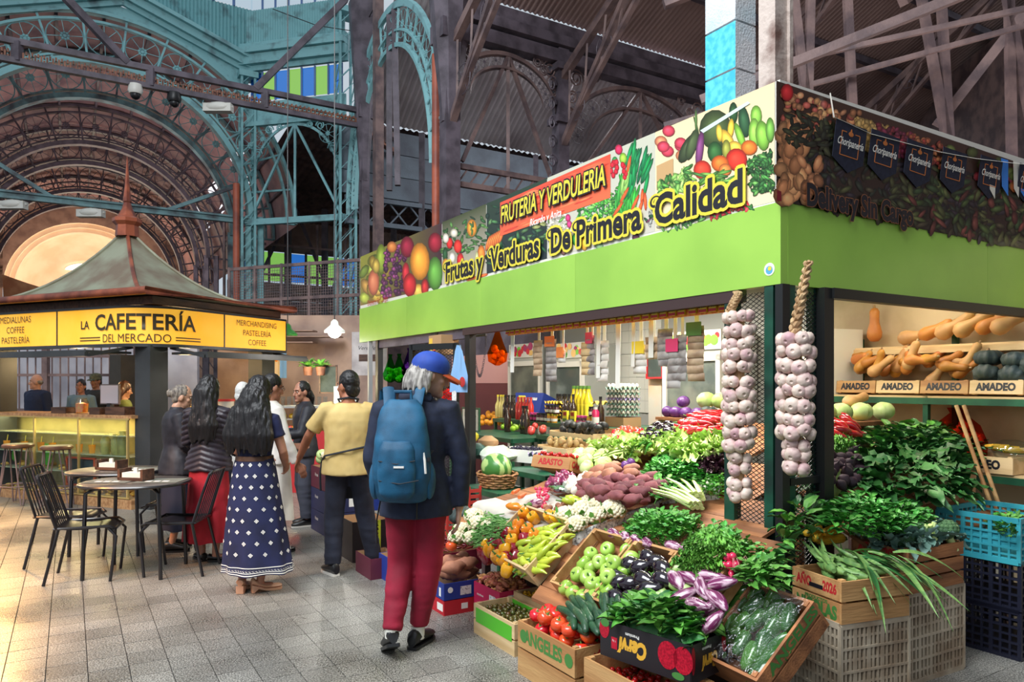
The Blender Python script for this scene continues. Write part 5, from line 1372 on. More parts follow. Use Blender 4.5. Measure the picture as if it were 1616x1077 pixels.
  part('hair', me, None, root)
 return root, HM, g
M_NAVYC = mat('navy_blazer_cloth', (30, 38, 62), .8, (24, 30, 50), 20, bump=.1, bs=200)
M_CRIM = mat('crimson_trousers', (150, 16, 48), .8, (126, 10, 38), 6, bump=.1, bs=200)
M_JEAN = mat('dark_denim', (34, 38, 54), .85, (26, 28, 42), 10)
M_KHAKI = mat('khaki_tee', (214, 186, 122), .85, (200, 170, 106), 5)
M_PUFF = mat('plum_puffer', (46, 38, 48), .45, (34, 30, 38), 8)
M_DKJ = mat('dark_jacket', (34, 34, 44), .6, (26, 26, 34), 8)
M_REDSK = mat('red_skirt', (186, 30, 46), .8, (160, 20, 36), 6)
M_WHITEC = mat('white_coat_cloth', (226, 222, 214), .8, (206, 200, 194), 5)
M_HBLACK = mat('black_hair', (14, 11, 13), .42, (24, 19, 20), 30, stretch=(1, 1, .06), bump=.5, bs=60)
M_HGREY = mat('grey_hair', (178, 172, 164), .5, (110, 104, 100), 40, stretch=(1, 1, .2), bump=.5, bs=80)
M_HSALT = mat('salt_hair', (150, 138, 124), .5, (84, 76, 70), 40, stretch=(1, 1, .3), bump=.4, bs=80)
M_HBROWN = mat('brown_hair', (70, 44, 34), .4, (46, 30, 26), 30, stretch=(1, 1, .1))
M_SHBLK = mat('black_shoe', (24, 24, 26), .4)
M_SHWH = mat('white_sole', (220, 214, 204), .5)
M_BEIGE = mat('beige_leather', (206, 158, 128), .45)
M_TEALB = mat('teal_backpack', (22, 92, 128), .6, (16, 74, 106), 10, bump=.2, bs=300)
M_BLACKW = mat('black_webbing', (30, 32, 40), .7)
M_NAVYD = mat('navy_dress_cloth', (30, 36, 78), .8, (24, 28, 62), 6)
pr, HM, g = person('grey haired man in blue cap, navy blazer and crimson trousers with teal backpack', -.575, 4.36, .05, 1.80, 'm', (204, 158, 136),
 J=dict(hd=(.085, .03, 1.60), nk=(.0, .0, 1.46), shL=(-.19, 0, 1.40), elL=(-.245, -.02, 1.12), wrL=(-.2, .10, .90), shR=(.19, 0, 1.40), elR=(.265, .0, 1.10), wrR=(.25, .03, .82),
           knL=(-.09, .05, .50), anL=(-.125, -.12, .16), toL=(-.3, 1, 0), pitL=.42, hpR=(.09, 0, .92), knR=(.075, .04, .49), anR=(.005, .06, .09), toR=(.45, 1, 0)),
 head=(-1.32, .22), top=dict(name='blazer', mat=M_NAVYC, hem=.79, sleeve=1.93, r0=.074, r1=.052, th=.03, flare=.06, collar=True), legs=dict(mat=M_CRIM, hem=.13, r=.100, rk=.080, rc=.074, ra=.056),
 hair=('shaggy', M_HGREY), shoes=dict(mat=M_SHBLK), sock=M_WHITEP, vox=.0075, lean=.02)
capm = mat('blue_cap', (36, 74, 168), .7, (30, 62, 150), 12); brm = mat('orange_brim', (206, 84, 46), .6)
b = MB(); rs = []
for i in range(8):
 ph = PI / 2 * i / 8
 rs.append(ering((0, -.012, .05 + .092 * math.sin(ph)), .096 * math.cos(ph) + .004, .112 * math.cos(ph) + .004, 24, HM))
rs.insert(0, ering((0, -.012, .02), .096, .112, 24, HM)); b.rings(rs); cp = part('cap', b, capm, pr, ang=60)
b = MB(); rs = []
for i in range(7):
 u = i / 6; y = .085 + .095 * u; w_ = .082 * math.sqrt(max(.02, 1 - (u * .95) ** 2.4));
 rs.append([HM @ Vector((x * w_, y - .03 * (x * x) * (1 - u), .038 - .03 * u - .022 * x * x + t_)) for x, t_ in ((-1, 0), (-.5, 0), (0, 0), (.5, 0), (1, 0), (1, -.006), (.5, -.006), (0, -.006), (-.5, -.006), (-1, -.006))])
b.rings(rs); part('brim', b, brm, cp, 'orange red brim', ang=60)
b = MB(); b.ell((0, 0, 0), (.009, .009, .006), 8, 5, M=HM @ T3(0, -.012, .148)); part('button', b, brm, cp)
b = MB(); b.tube([HM @ Vector((-.03, .088, -.05)), HM @ Vector((0, .1, -.055)), HM @ Vector((.03, .088, -.05))], [.006, .010, .006], 6); part('moustache', b, M_HGREY, pr)
b = MB(); b.tube([(-.075, .03, 1.44), (-.08, -.05, 1.475), (0, -.085, 1.49), (.08, -.05, 1.475), (.075, .03, 1.44)], .018, 8, flat=1.7); part('collar', b, M_NAVYC, pr)
bp = tag(link('backpack', None, T3(-.06, -.125, -.03) @ SCL(1.0, 1.0, 1.06), pr), 'teal backpack with black straps')
b = MB(); rs = []
for z, wx, dy in ((.865, .09, .05), (.88, .13, .085), (.92, .155, .11), (1.0, .165, .135), (1.1, .16, .145), (1.2, .15, .14), (1.3, .135, .115), (1.37, .115, .085), (1.41, .08, .05)):
 rs.append([(wx * math.copysign(abs(math.cos(a)) ** .7, math.cos(a)), -.5 * dy - .01 + dy * .62 * math.copysign(abs(math.sin(a)) ** .8, math.sin(a)), z) for a in np.linspace(0, 2 * PI, 28, endpoint=False)])
b.rings(rs); part('pack_body', remesh(b, 'pack_body', M_TEALB, .011, 2, lambda c, n_: n_ * .005 * mnoise.noise(c * 13)), None, bp)
b = MB(); rs = []
for z, wx, dy in ((.90, .07, .02), (.93, .10, .035), (1.05, .105, .045), (1.16, .098, .04), (1.2, .08, .02)):
 rs.append([(-.02 + wx * math.copysign(abs(math.cos(a)) ** .7, math.cos(a)), -.145 - dy * .4 + dy * math.sin(a), z) for a in np.linspace(0, 2 * PI, 24, endpoint=False)])
b.rings(rs); part('front_pocket', remesh(b, 'front_pocket', M_TEALB, .011, 2, lambda c, n_: n_ * .004 * mnoise.noise(c * 16)), None, bp)
for sx in (-1, 1):
 b = MB(); b.ell((sx * .15, -.055, .985), (.035, .06, .10), 12, 10); part('side_pocket', b, M_TEALB, bp)
 b = MB(); b.tube([(sx * .075, -.02, 1.38), (sx * .09, .05, 1.47), (sx * .12, .15, 1.455), (sx * .14, .215, 1.32), (sx * .15, .19, 1.1), (sx * .17, .06, .98)], .032, 8, flat=.3); part('shoulder_strap', b, M_TEALB, bp)
 b = MB(); b.tube([(sx * .10 - .02, -.05, .89), (sx * .11 - .03, -.07, .78), (sx * .11 - .03, -.06, .66 if sx < 0 else .80)], .016, 6, flat=.25); part('hanging_strap', b, M_BLACKW, bp)
b = MB(); b.tube([(-.05, -.03, 1.39), (-.045, -.03, 1.45), (.045, -.03, 1.45), (.05, -.03, 1.39)], .011, 7); part('top_handle', b, M_TEALB, bp)
b = MB(); b.tube([(-.12, -.075, .98), (-.135, -.09, 1.15), (-.11, -.085, 1.31), (0, -.08, 1.38), (.11, -.085, 1.31), (.135, -.09, 1.15), (.12, -.085, .98)], .0045, 5); part('zip', b, M_BLACKW, bp)
b = MB(); b.tube([(-.115, -.19, 1.10), (-.02, -.205, 1.085), (.08, -.19, 1.10)], .003, 5); b.tube([(-.115, -.185, 1.0), (0, -.208, .985), (.10, -.19, 1.0)], .003, 5); part('seam', b, M_BLACKW, bp)
b = MB(); b.tube([(.115, -.135, 1.17), (.13, -.15, 1.10), (.135, -.15, 1.03)], .007, 6); part('zip_pull', b, M_WHITEI, bp)
b = MB(); b.box((.14, -.12, 1.1), (.03, .03, .02)); b.bar((.13, -.12, 1.1), (.165, -.03, 1.14), .016, .006); part('buckle', b, M_BLACKW, bp)
b = MB(); b.box((-.005, -.208, 1.07), (.055, .004, .01)); part('logo_patch', b, M_WHITEI, bp, smooth=False)
pr, HM, g = person('man in khaki tee with black apron tie and dark jeans seen from behind', -1.37, 6.10, .22, 1.71, 'm', (176, 112, 82),
 J=dict(hd=(-.005, .02, 1.61), elL=(-.33, .06, 1.19), wrL=(-.42, .22, .98), elR=(.24, .10, 1.14), wrR=(.14, .30, 1.0), hpL=(-.09, 0, .92), knL=(-.12, .06, .50), anL=(-.13, .0, .09), toL=(-.5, 1, 0), knR=(.14, .10, .5), anR=(.22, .12, .09), toR=(.1, 1, 0)),
 head=(.75, .05), top=dict(name='tee_shirt', mat=M_KHAKI, hem=.86, sleeve=.78, r0=.07, r1=.072, th=.035, flare=.08, loose=.025), legs=dict(mat=M_JEAN, hem=.09, r=.105, rk=.086, rc=.078, ra=.07),
 hair=('short', M_HBLACK), shoes=dict(mat=M_SHBLK, sole=M_SHWH))
b = MB(); b.tube([(-.20, .10, .87), (-.222, .03, .97), (-.19, -.12, 1.03), (0, -.182, 1.075), (.19, -.11, 1.11), (.222, .03, 1.10)], .009, 5); b.tube([(-.222, .04, .96), (-.235, .02, .86), (-.23, .02, .72)], .009, 5); part('apron_tie', b, M_BLACKW, pr)
b = MB(); b.tube([(-.07, .06, 1.47), (-.085, -.03, 1.50), (0, -.075, 1.515), (.085, -.03, 1.50), (.07, .06, 1.47)], .009, 6); part('apron_neck_loop', b, M_BLACKW, pr)
b = MB(); rs = [[(x, .135 + .02 * math.cos(x * 6) + (0.02 if z < 1 else 0), z) for x in np.linspace(-w_, w_, 9)] for z, w_ in ((1.36, .10), (1.1, .16), (1.0, .18), (.62, .18))]; b.rings(rs, 0, False, False); part('apron', b, M_BLACKW, pr)
def diamonds(sk, rs):
 n = len(rs[0]); b = MB(); rr = random.Random(4)
 def at(u, v, o=.004):
  i = min(len(rs) - 2, int(u * (len(rs) - 1))); f = u * (len(rs) - 1) - i; jx = v * n; j0 = int(jx) % n; fj = jx - int(jx); j1 = (j0 + 1) % n
  p = (Vector(rs[i][j0]) * (1 - fj) + Vector(rs[i][j1]) * fj) * (1 - f) + (Vector(rs[i + 1][j0]) * (1 - fj) + Vector(rs[i + 1][j1]) * fj) * f
  d = Vector((p.x, p.y, 0)).normalized(); return p + d * o
 for r in range(9):
  for c in range(14):
   u = .06 + .095 * r; v = ((c + .5 * (r % 2)) / 14 + rr.uniform(-.008, .008)) % 1
   du, dv = .019, .0125 * (1.25 - .45 * u)
   for k1, k2 in ((1.0, .62), (.42, .0)):
    o = [at(u + du * k1 * a, (v + dv * k1 * e) % 1) for a, e in ((1, 0), (0, 1), (-1, 0), (0, -1))]
    if k2:
     i_ = [at(u + du * k2 * a, (v + dv * k2 * e) % 1) for a, e in ((1, 0), (0, 1), (-1, 0), (0, -1))]
     b.add(o + i_, [(0, 1, 5, 4), (1, 2, 6, 5), (2, 3, 7, 6), (3, 0, 4, 7)])
    else: b.add(o, [(0, 1, 2, 3)])
 part('diamond_print', b, M_WHITEI, sk, smooth=False, kind='stuff')
 b = MB()
 for v in range(70):
  v0 = v / 70
  for (u0, u1, fr) in ((.925, .932, 1.0), (.982, .99, 1.0), (.965, .971, 1.0)):
   b.add([at(u0, v0), at(u0, (v0 + fr / 70) % 1), at(u1, (v0 + fr / 70) % 1), at(u1, v0)], [(0, 1, 2, 3)])
  m_ = (v0 + .5 / 70) % 1; q = .5 / 70
  for k in (0, 1): b.add([at(.936 + .013 * k, v0), at(.943, m_) if k == 0 else at(.957, m_), at(.949 if k == 0 else .962, (v0 + 1 / 70) % 1), at(.9455 + .008 * k, (m_ + q * .3) % 1)], [(0, 1, 2, 3)])
 part('hem_band', b, M_WHITEI, sk, smooth=False, kind='stuff')
pr, HM, g = person('woman with long black hair in navy dress with white diamonds and beige shoes', -1.985, 5.62, -.15, 1.66, 'f', (190, 132, 106),
 J=dict(hd=(.03, .03, 1.61), elL=(-.2, .08, 1.12), wrL=(-.1, .24, 1.05), elR=(.235, .02, 1.13), wrR=(.17, .2, 1.0), anL=(-.08, -.05, .09), anR=(.06, -.02, .09), toL=(-.25, 1, 0), toR=(.9, .8, 0)), head=(-.35, .25),
 top=dict(name='bodice', mat=M_NAVYD, hem=1.04, sleeve=.55, r0=.06, r1=.062, th=.018), skirt=dict(mat=M_NAVYD, z0=1.09, z1=.17, r0=.150, r1=.285, fold=.045, nf=9, fl=.8, sx=.03, deco=diamonds),
 hair=('long', M_HBLACK, 1.08, 1.25), shoes=dict(mat=M_BEIGE, heel=.045, low=True))
b = MB(); b.rings([ering((0, 0, z), rx, rx * .84, 28) for z, rx in ((1.06, .150), (1.062, .155), (1.098, .152), (1.10, .147))]); part('belt', b, M_DWOOD, pr)
b = MB()
for i in range(-3, 4):
 for k in range(2): b.box((i * .026, -.128 - .004 * (3 - abs(i)) , 1.2 + .045 * k), (.017, .006, .026))
part('bodice_print', b, M_WHITEI, pr, smooth=False, kind='stuff')
def quilt(c, n_):
 a = abs(c.x) if abs(c.y) < 1 else 0
 return n_ * (.011 * abs(math.sin((c.z + .35 * abs(c.x)) * 62)) - .004)
pr, HM, g = person('woman with long black hair in quilted dark jacket and long red skirt', -2.745, 6.60, -.12, 1.66, 'f', (190, 132, 106),
 J=dict(elL=(-.23, .03, 1.13), wrL=(-.16, .2, 1.02), elR=(.23, .03, 1.13), wrR=(.18, .2, 1.0), anL=(-.05, -.03, .09), anR=(.10, -.06, .09), toL=(-.8, .7, 0), toR=(1, .3, 0)), head=(-.2, .2),
 top=dict(name='quilted_jacket', mat=M_PUFF, hem=.86, sleeve=1.9, r0=.08, r1=.05, th=.042, flare=.06, disp=quilt, vox=.0095, collar=True), skirt=dict(mat=M_REDSK, z0=.98, z1=.19, r0=.165, r1=.215, fold=.055, nf=13, fl=.85, tier=.62),
 hair=('long', M_HBLACK, 1.10, .78), shoes=dict(mat=M_SHBLK, low=True))
b = MB(); rs = [ering((0, -.06 - .02 * u, 1.44 - .10 * u), .13 + .02 * math.sin(PI * u), .075 + .015 * u, 20) for u in (0, .3, .6, 1)]; b.rings(rs); part('hood', b, M_PUFF, pr)
pr, HM, g = person('older woman with grey bun in dark coat and long dark skirt beside the bistro tables', -3.22, 7.02, -.95, 1.60, 'f', (206, 156, 128),
 J=dict(hd=(0, .05, 1.60), elL=(-.22, .06, 1.13), wrL=(-.14, .24, 1.05), elR=(.23, .02, 1.12), wrR=(.16, .2, .98), anR=(.11, -.08, .09), toR=(.4, 1, 0)), head=(-.25, .2),
 top=dict(name='coat', mat=M_DKJ, hem=.80, sleeve=1.93, r0=.08, r1=.052, th=.045, flare=.09, collar=True), skirt=dict(mat=mat('dark_skirt', (36, 38, 56), .85), z0=.9, z1=.22, r0=.18, r1=.2, fold=.03, nf=8, fl=.85),
 hair=('bun', M_HSALT), shoes=dict(mat=M_SHBLK))
b = MB(); b.box((.262, .01, 1.30), (.004, .03, .035)); b.box((.262, .01, 1.335), (.004, .016, .012)); part('sleeve_patch', b, M_WHITEI, pr, smooth=False)
pr, HM, g = person('woman with dark tied hair and glasses in long white coat', -2.22, 6.72, -.9, 1.68, 'f', (176, 120, 96),
 J=dict(elL=(-.22, .08, 1.13), wrL=(-.12, .26, 1.05), elR=(.25, .04, 1.12), wrR=(.26, .16, .90), anL=(-.09, .1, .09), anR=(.09, -.12, .09)), head=(.1, .25),
 top=dict(name='white_coat', mat=M_WHITEC, hem=.90, sleeve=1.9, r0=.072, r1=.05, th=.03, flare=.05, collar=True), skirt=dict(mat=M_WHITEC, z0=1.0, z1=.36, r0=.175, r1=.225, fold=.03, nf=7, fl=.9),
 hair=('pulled', M_HBLACK), shoes=dict(mat=M_SHBLK, low=True))
b = MB()
for sx in (-1, 1): b.tube([HM @ Vector((sx * .034 + .02 * math.cos(a), .098, .006 + .016 * math.sin(a))) for a in np.linspace(0, 2 * PI, 12, endpoint=False)], .002, 4, closed=True); b.bar(HM @ Vector((sx * .054, .096, .008)), HM @ Vector((sx * .078, .0, .008)), .003)
part('glasses', b, M_BLACKM, pr)
prl, HM, gl = person('woman in dark zipped jacket holding a red lettuce, turned to the shoppers', -2.33, 8.2, 2.05, 1.63, 'f', (186, 128, 102),
 J=dict(hd=(0, .04, 1.61), elL=(-.235, .10, 1.12), wrL=(-.20, .33, 1.10), elR=(.21, .05, 1.12), wrR=(.10, .26, 1.12), anL=(-.1, .0, .09), anR=(.1, -.05, .09)), head=(.35, .1),
 top=dict(name='jacket', mat=M_DKJ, hem=.84, sleeve=1.9, r0=.074, r1=.05, th=.035, flare=.04, collar=True), legs=dict(mat=mat('charcoal_trousers', (66, 68, 80), .85), hem=.1, r=.104, rk=.088, rc=.08, ra=.075),
 hair=('pulled', M_HBLACK), shoes=dict(mat=M_SHBLK, sole=M_SHWH))
person('balding man in navy hooded jacket behind the kiosk counter', -8.05, 12.35, PI - .35, 1.74, 'm', (206, 152, 126), head=(-.8, 0), top=dict(name='jacket', mat=mat('navy_fleece', (28, 38, 66), .85), hem=.85, sleeve=1.95, r0=.085, r1=.06, th=.055, flare=.05, collar=True), legs=dict(mat=M_JEAN), hair=('bald', M_HSALT), shoes=dict(mat=M_SHBLK), vox=.011)
person('man in grey blue tee behind the till monitor', -7.45, 12.6, PI, 1.66, 'm', (184, 126, 100), head=(.2, 0), top=dict(name='tee_shirt', mat=mat('grey_blue_tee', (120, 146, 160), .85), hem=.85, sleeve=.7, r0=.07, r1=.068, th=.03), legs=dict(mat=M_JEAN), hair=('short', M_HBLACK), shoes=dict(mat=M_SHBLK), vox=.011)
pr, HM, g = person('man in camouflage cap standing behind the till monitor', -7.45, 13.05, PI, 1.76, 'm', (184, 130, 104), head=(-.1, .1), top=dict(name='tee_shirt', mat=mat('dark_tee', (60, 62, 66), .85), hem=.85, sleeve=.7, r0=.07, r1=.068, th=.03), legs=dict(mat=M_JEAN), hair=('short', M_HBLACK), shoes=dict(mat=M_SHBLK), vox=.011)
b = MB(); b.rings([ering((0, -.01, z), r, r * 1.15, 18, HM) for z, r in ((.03, .096), (.09, .092), (.13, .07), (.145, .02))]); b.rings([[HM @ Vector((x * w_, y, .04 - .02 * (y - .08) * 8 + t_)) for x, t_ in ((-1, 0), (0, 0.008), (1, 0), (1, -.006), (0, -.002), (-1, -.006))] for y, w_ in ((.08, .085), (.13, .07), (.17, .03))])
part('cap', b, mat('camo_cloth', (110, 112, 90), .85, (70, 74, 58), 30), pr)
person('barista with brown hair and olive shirt working inside the kiosk', -5.62, 10.55, -.9, 1.62, 'f', (196, 144, 116), J=dict(elL=(-.2, .12, 1.13), wrL=(-.12, .3, 1.16), elR=(.2, .12, 1.13), wrR=(.12, .3, 1.16)), head=(-.1, .25), top=dict(name='shirt', mat=mat('olive_shirt', (112, 124, 66), .85), hem=.85, sleeve=.75, r0=.064, r1=.06, th=.02), legs=dict(mat=M_JEAN), hair=('long', M_HBROWN, 1.30, .8), shoes=dict(mat=M_SHBLK), vox=.011)
person('grey haired shopper almost hidden behind the woman in the navy dress', -2.86, 7.75, .2, 1.60, 'f', (206, 160, 136), head=(-.3, .1), top=dict(name='pale_coat', mat=M_WHITEC, hem=.8, sleeve=1.9, r0=.072, r1=.05, th=.035), legs=dict(mat=M_JEAN), hair=('short', mat('white_hair', (206, 204, 200), .5)), shoes=dict(mat=M_SHBLK), vox=.011)
# display surfaces (t outward, height of the sloping display)
PRA = ([-2.6, -2, -1.3, -.8, -.3, .1, .45, .65, 1.05, 1.3], [1.36, 1.30, 1.22, 1.08, .92, .80, .74, .70, .36, .2])
PRB = ([-2.6, -1.2, -.7, -.2, .2, .5, .75, 1.2], [1.3, 1.12, 1.0, .85, .68, .58, .5, .2])
PRF = ([0, .3, .5, .85, 1.1], [.9, .80, .64, .33, .1])
PRR = ([-.9, -.3, 0, .3, .6, 1.2], [.70, .80, .93, 1.14, 1.30, 1.42])     # right side: by s
def ray_t(px, py, t):
 a = (px - CXP) / FPX
 bx, by = CX0 - t * .856, CY0 - t * .517
 s = (a * by - bx) / (UX - a * UY); Y = by + s * UY
 return s, t, EYE - (py - HZ) / FPX * Y, Y
def ray_s(px, py, s):
 a = (px - CXP) / FPX
 bx, by = CX0 + s * UX, CY0 + s * UY
 t = (a * by - bx) / (-.856 + a * .517); Y = by - t * .517
 return s, t, EYE - (py - HZ) / FPX * Y, Y
def on(px, py, prof, lift=0.0):
 """where the sight line through a spot of the photograph meets a display surface: stall coordinates s, t, z and depth"""
 right = prof is PRR
 fn = ray_s if right else ray_t
 seq = np.linspace(-.9, 1.3, 90) if right else np.linspace(1.29, -2.6, 160)
 prev = None
 for v in seq:
  r = fn(px, py, v); d = r[2] - (np.interp(v, *prof) + lift)
  if prev is not None and (d > 0) != (prev[1] > 0) and r[3] > .5:
   u = prev[1] / (prev[1] - d); return fn(px, py, prev[0] + (v - prev[0]) * u)
  prev = (v, d)
 return None
def slope_M(prof, s, t):
 v = s if prof is PRR else t
 g = (np.interp(v + .03, *prof) - np.interp(v - .03, *prof)) / .06
 return RY(-math.atan(g)) if prof is PRR else RX(math.atan(g))
def proto(name, mesh, cat, kids=()): return (name, mesh, cat, kids)
def spawn(p, M, label, group=None):
 o = link(p[0], p[1], M); tag(o, label, p[2], group)
 for nm, me, Mk in p[3]: link(nm, me, Mk, o)
 return o
def inpoly(x, y, poly):
 r = False
 for i in range(len(poly)):
  (x1, y1), (x2, y2) = poly[i], poly[i - 1]
  if (y1 > y) != (y2 > y) and x < (x2 - x1) * (y - y1) / (y2 - y1) + x1: r = not r
 return r
def darts(poly, d, prof, lift=0.0, dome=0.0, cap=200, tries=2500, seed=1):
 rr = random.Random(seed); xs_ = [p[0] for p in poly]; ys_ = [p[1] for p in poly]
 cx, cy = sum(xs_) / len(xs_), sum(ys_) / len(ys_); rad = max(max(xs_) - min(xs_), 1) / 2
 out = []
 for _ in range(tries):
  x, y = rr.uniform(min(xs_), max(xs_)), rr.uniform(min(ys_), max(ys_))
  if not inpoly(x, y, poly): continue
  e = math.hypot((x - cx) / rad, (y - cy) / (max(ys_) - min(ys_) + 1) * 2)
  r = on(x, y, prof, lift + dome * max(0, 1 - e * e))
  if r is None: continue
  q = (r[0], r[1], r[2] * 1.0)
  if all((q[0] - b_[0]) ** 2 + (q[1] - b_[1]) ** 2 + (q[2] - b_[2]) ** 2 > d * d for b_ in out): out.append(q)
  if len(out) >= cap: break
 return out
def fill(p, poly, d, label, group, prof=PRA, lift=.03, dome=0.0, orient=None, sc=(.92, 1.08), cap=200, seed=1, sink=0.0):
 rr = random.Random(seed); n = 0
 for s, t, z in darts(poly, d, prof, lift, dome, cap, seed=seed):
  A = orient(rr) if orient else (RZ(rr.uniform(0, 6.28)) @ RX(rr.uniform(-.5, .5)) @ RY(rr.uniform(-.5, .5)))
  spawn(p, SM(s, t, z) @ slope_M(prof, s, t) @ A @ SCL(rr.uniform(*sc)), label, group); n += 1
 return n
# produce: one model of each kind
M_TOM = mat('tomato_red', (222, 52, 34), .16, (236, 84, 44), 5, coat=.4, var=.08, hue=.012)
M_CALYX = mat('calyx_green', (84, 128, 52), .5)
M_GTOM = mat('green_tomato', (150, 192, 70), .25, (178, 208, 98), 5, coat=.3, var=.1)
M_EGGP = mat('aubergine_black', (30, 18, 30), .10, coat=.8, var=.1)
M_STRE = mat('striped_aubergine', (116, 40, 86), .2, (226, 190, 206), 60, (.46, .62), coat=.4, stretch=(.05, 1, 1), var=.1)
M_ZUC = mat('pale_zucchini', (148, 182, 96), .35, (188, 210, 140), 40, var=.06)
M_CUC = mat('dark_cucumber', (34, 66, 46), .35, (52, 88, 58), 12, bump=.15, bs=60, var=.12)
M_BELLG = mat('green_bell', (42, 88, 40), .15, (74, 126, 48), 4, coat=.5, var=.12)
M_BELLY = mat('yellow_bell', (248, 178, 30), .15, (244, 150, 24), 3, coat=.5, var=.05)
M_BELLR = mat('dark_red_bell', (150, 18, 40), .15, (120, 12, 34), 3, coat=.5, var=.1)
M_BELLO = mat('orange_bell', (244, 140, 30), .15, coat=.5, var=.05)
M_LPEP = mat('long_green_pepper', (196, 206, 66), .2, (170, 190, 56), 5, coat=.3, var=.1)
M_REDP = mat('red_pepper', (196, 24, 34), .14, (160, 16, 30), 4, coat=.5, var=.12)
M_CHILI = mat('dried_chili', (140, 20, 30), .3, (100, 14, 26), 8, var=.2, coat=.3)
M_POT = mat('sweet_potato_red', (150, 84, 86), .7, (120, 66, 70), 8, bump=.2, bs=40, var=.14)
M_POTB = mat('sweet_potato_brown', (184, 124, 94), .7, (150, 98, 76), 8, bump=.2, bs=40, var=.12)
M_CAUL = mat('cauliflower_curd', (238, 230, 200), .7, (222, 208, 168), 30, bump=.3, bs=120)
M_LEAFM = mat('mid_leaf', (108, 170, 70), .45, (74, 136, 52), 14, var=.22, hue=.012)
M_LEAFD = mat('dark_leaf', (62, 120, 56), .42, (40, 92, 44), 10, var=.28, hue=.012)
M_LEAFB = mat('basil_leaf', (88, 166, 66), .4, (60, 136, 52), 12, var=.25, hue=.01)
M_LEAFL = mat('lettuce_leaf', (172, 214, 96), .45, (206, 230, 146), 7, var=.14, hue=.012)
M_LEAFK = mat('kale_leaf', (124, 184, 72), .5, (84, 150, 56), 30, var=.22)
M_LEAFG = mat('grey_green_leaf', (96, 132, 118), .5, (126, 158, 146), 6, var=.2)
M_LEAFR = mat('red_lettuce_leaf', (70, 36, 50), .4, (48, 24, 36), 10, var=.25)
M_STALK = mat('celery_stalk', (186, 208, 116), .4, (214, 226, 156), 20, stretch=(.05, 1, 1), var=.08)
M_CABB = mat('green_cabbage', (176, 206, 116), .45, (204, 224, 156), 6, var=.08, bump=.15, bs=14)
M_CABR = mat('red_cabbage', (86, 42, 110), .35, (116, 66, 136), 7, var=.1)
M_SQ = mat('butternut_skin', (206, 140, 62), .5, (184, 116, 52), 5, var=.12, hue=.012)
M_SQP = mat('pale_squash_skin', (206, 160, 104), .55, (184, 136, 86), 6, var=.1)
M_PUMP = mat('dark_pumpkin', (44, 58, 58), .55, (66, 76, 70), 10, var=.1, bump=.2)
M_BEET = mat('beet_skin', (74, 48, 60), .7, (50, 34, 44), 12, bump=.3, var=.2)
M_RAD = mat('radish_red', (206, 26, 72), .2, (226, 60, 100), 4, coat=.4)
M_ONW = mat('white_onion', (236, 230, 214), .3, (214, 206, 186), 8, coat=.2); M_ONR = mat('red_onion', (120, 34, 72), .25, (150, 60, 96), 6, coat=.3)
M_ONB = mat('brown_onion', (196, 110, 74), .3, (170, 84, 56), 8, coat=.2, var=.12)
M_GAR = mat('garlic_skin', (222, 200, 186), .55, (186, 142, 148), 9, (.45, .7), var=.08)
M_STRAW = mat('garlic_straw', (200, 168, 124), .7, (160, 124, 86), 30, stretch=(1, 1, .2), bump=.4, bs=60)
M_CORN = mat('corn_kernel', (246, 196, 60), .35, (232, 170, 40), 12)
M_HUSK = mat('corn_husk', (120, 156, 82), .5, (86, 128, 66), 40, stretch=(1, .1, 1), var=.14)
M_ORANGE = mat('orange_skin', (246, 160, 36), .4, bump=.2, bs=120, var=.06); M_LIMEF = mat('lime_skin', (156, 200, 50), .3, coat=.3, var=.1)
M_KIWI = mat('kiwi_skin', (172, 146, 92), .8, (150, 120, 76), 20, var=.1); M_AVO = mat('avocado_skin', (48, 48, 50), .5, (36, 40, 34), 20, bump=.3, var=.2)
M_CHERY = mat('yellow_cherry', (246, 188, 36), .15, coat=.5, var=.06); M_OLIVE = mat('dark_cherry_tomato', (108, 84, 40), .12, (86, 92, 40), 8, coat=.6, var=.3, hue=.03)
M_CHERR = mat('red_cherry', (190, 26, 26), .12, coat=.6, var=.15); M_GING = mat('turmeric_root', (206, 136, 84), .7, (170, 100, 80), 14, var=.25, hue=.02)
M_WMEL = mat('watermelon_rind', (70, 128, 58), .3, (170, 200, 120), 3.2, (.42, .6), wave=(6, 2, 'Y'))
M_WOODP = mat('pale_crate_wood', (226, 196, 148), .65, (202, 168, 118), 4, stretch=(.3, 3, 3), bump=.1)
M_WOODC = mat('crate_wood', (206, 162, 106), .65, (172, 122, 74), 3, stretch=(.3, 3, 3), bump=.15, var=.1)
M_WOODO = mat('old_crate_wood', (176, 116, 72), .7, (126, 80, 50), 3, stretch=(.3, 3, 3), bump=.2, var=.12)
M_CARD = mat('cardboard', (188, 146, 104), .8)
M_TABG = mat('green_steel_table', (40, 96, 66), .4, (30, 76, 54), 5)
M_NEWS = mat('newsprint', (214, 212, 204), .8, (120, 120, 120), 60, (.5, .62))
def rmesh(fn): b = MB(); fn(b); return b
def star(m, r=.02, n=5, z=0.0, stem=.015):
 b = MB()
 for i in range(n):
  a = 2 * PI * i / n; c, s = math.cos(a), math.sin(a)
  b.add([(c * .1 * r - s * .25 * r, s * .1 * r + c * .25 * r, z), (c * r, s * r, z - r * .15), (c * .1 * r + s * .25 * r, s * .1 * r - c * .25 * r, z), (0, 0, z + .003)], [(0, 1, 3), (1, 2, 3)])
 b.tube([(0, 0, z), (stem * .3, 0, z + stem)], .0035, 5); return b.mesh('calyx', m, False)
def lathe_mesh(nm, prof, m, n=14, **k): b = MB(); b.lathe(prof, n, **k); return b.mesh(nm, m, True, 60)
def tube_mesh(nm, pts, r, m, n=10, **k): b = MB(); b.tube(pts, r, n, **k); return b.mesh(nm, m, True, 70)
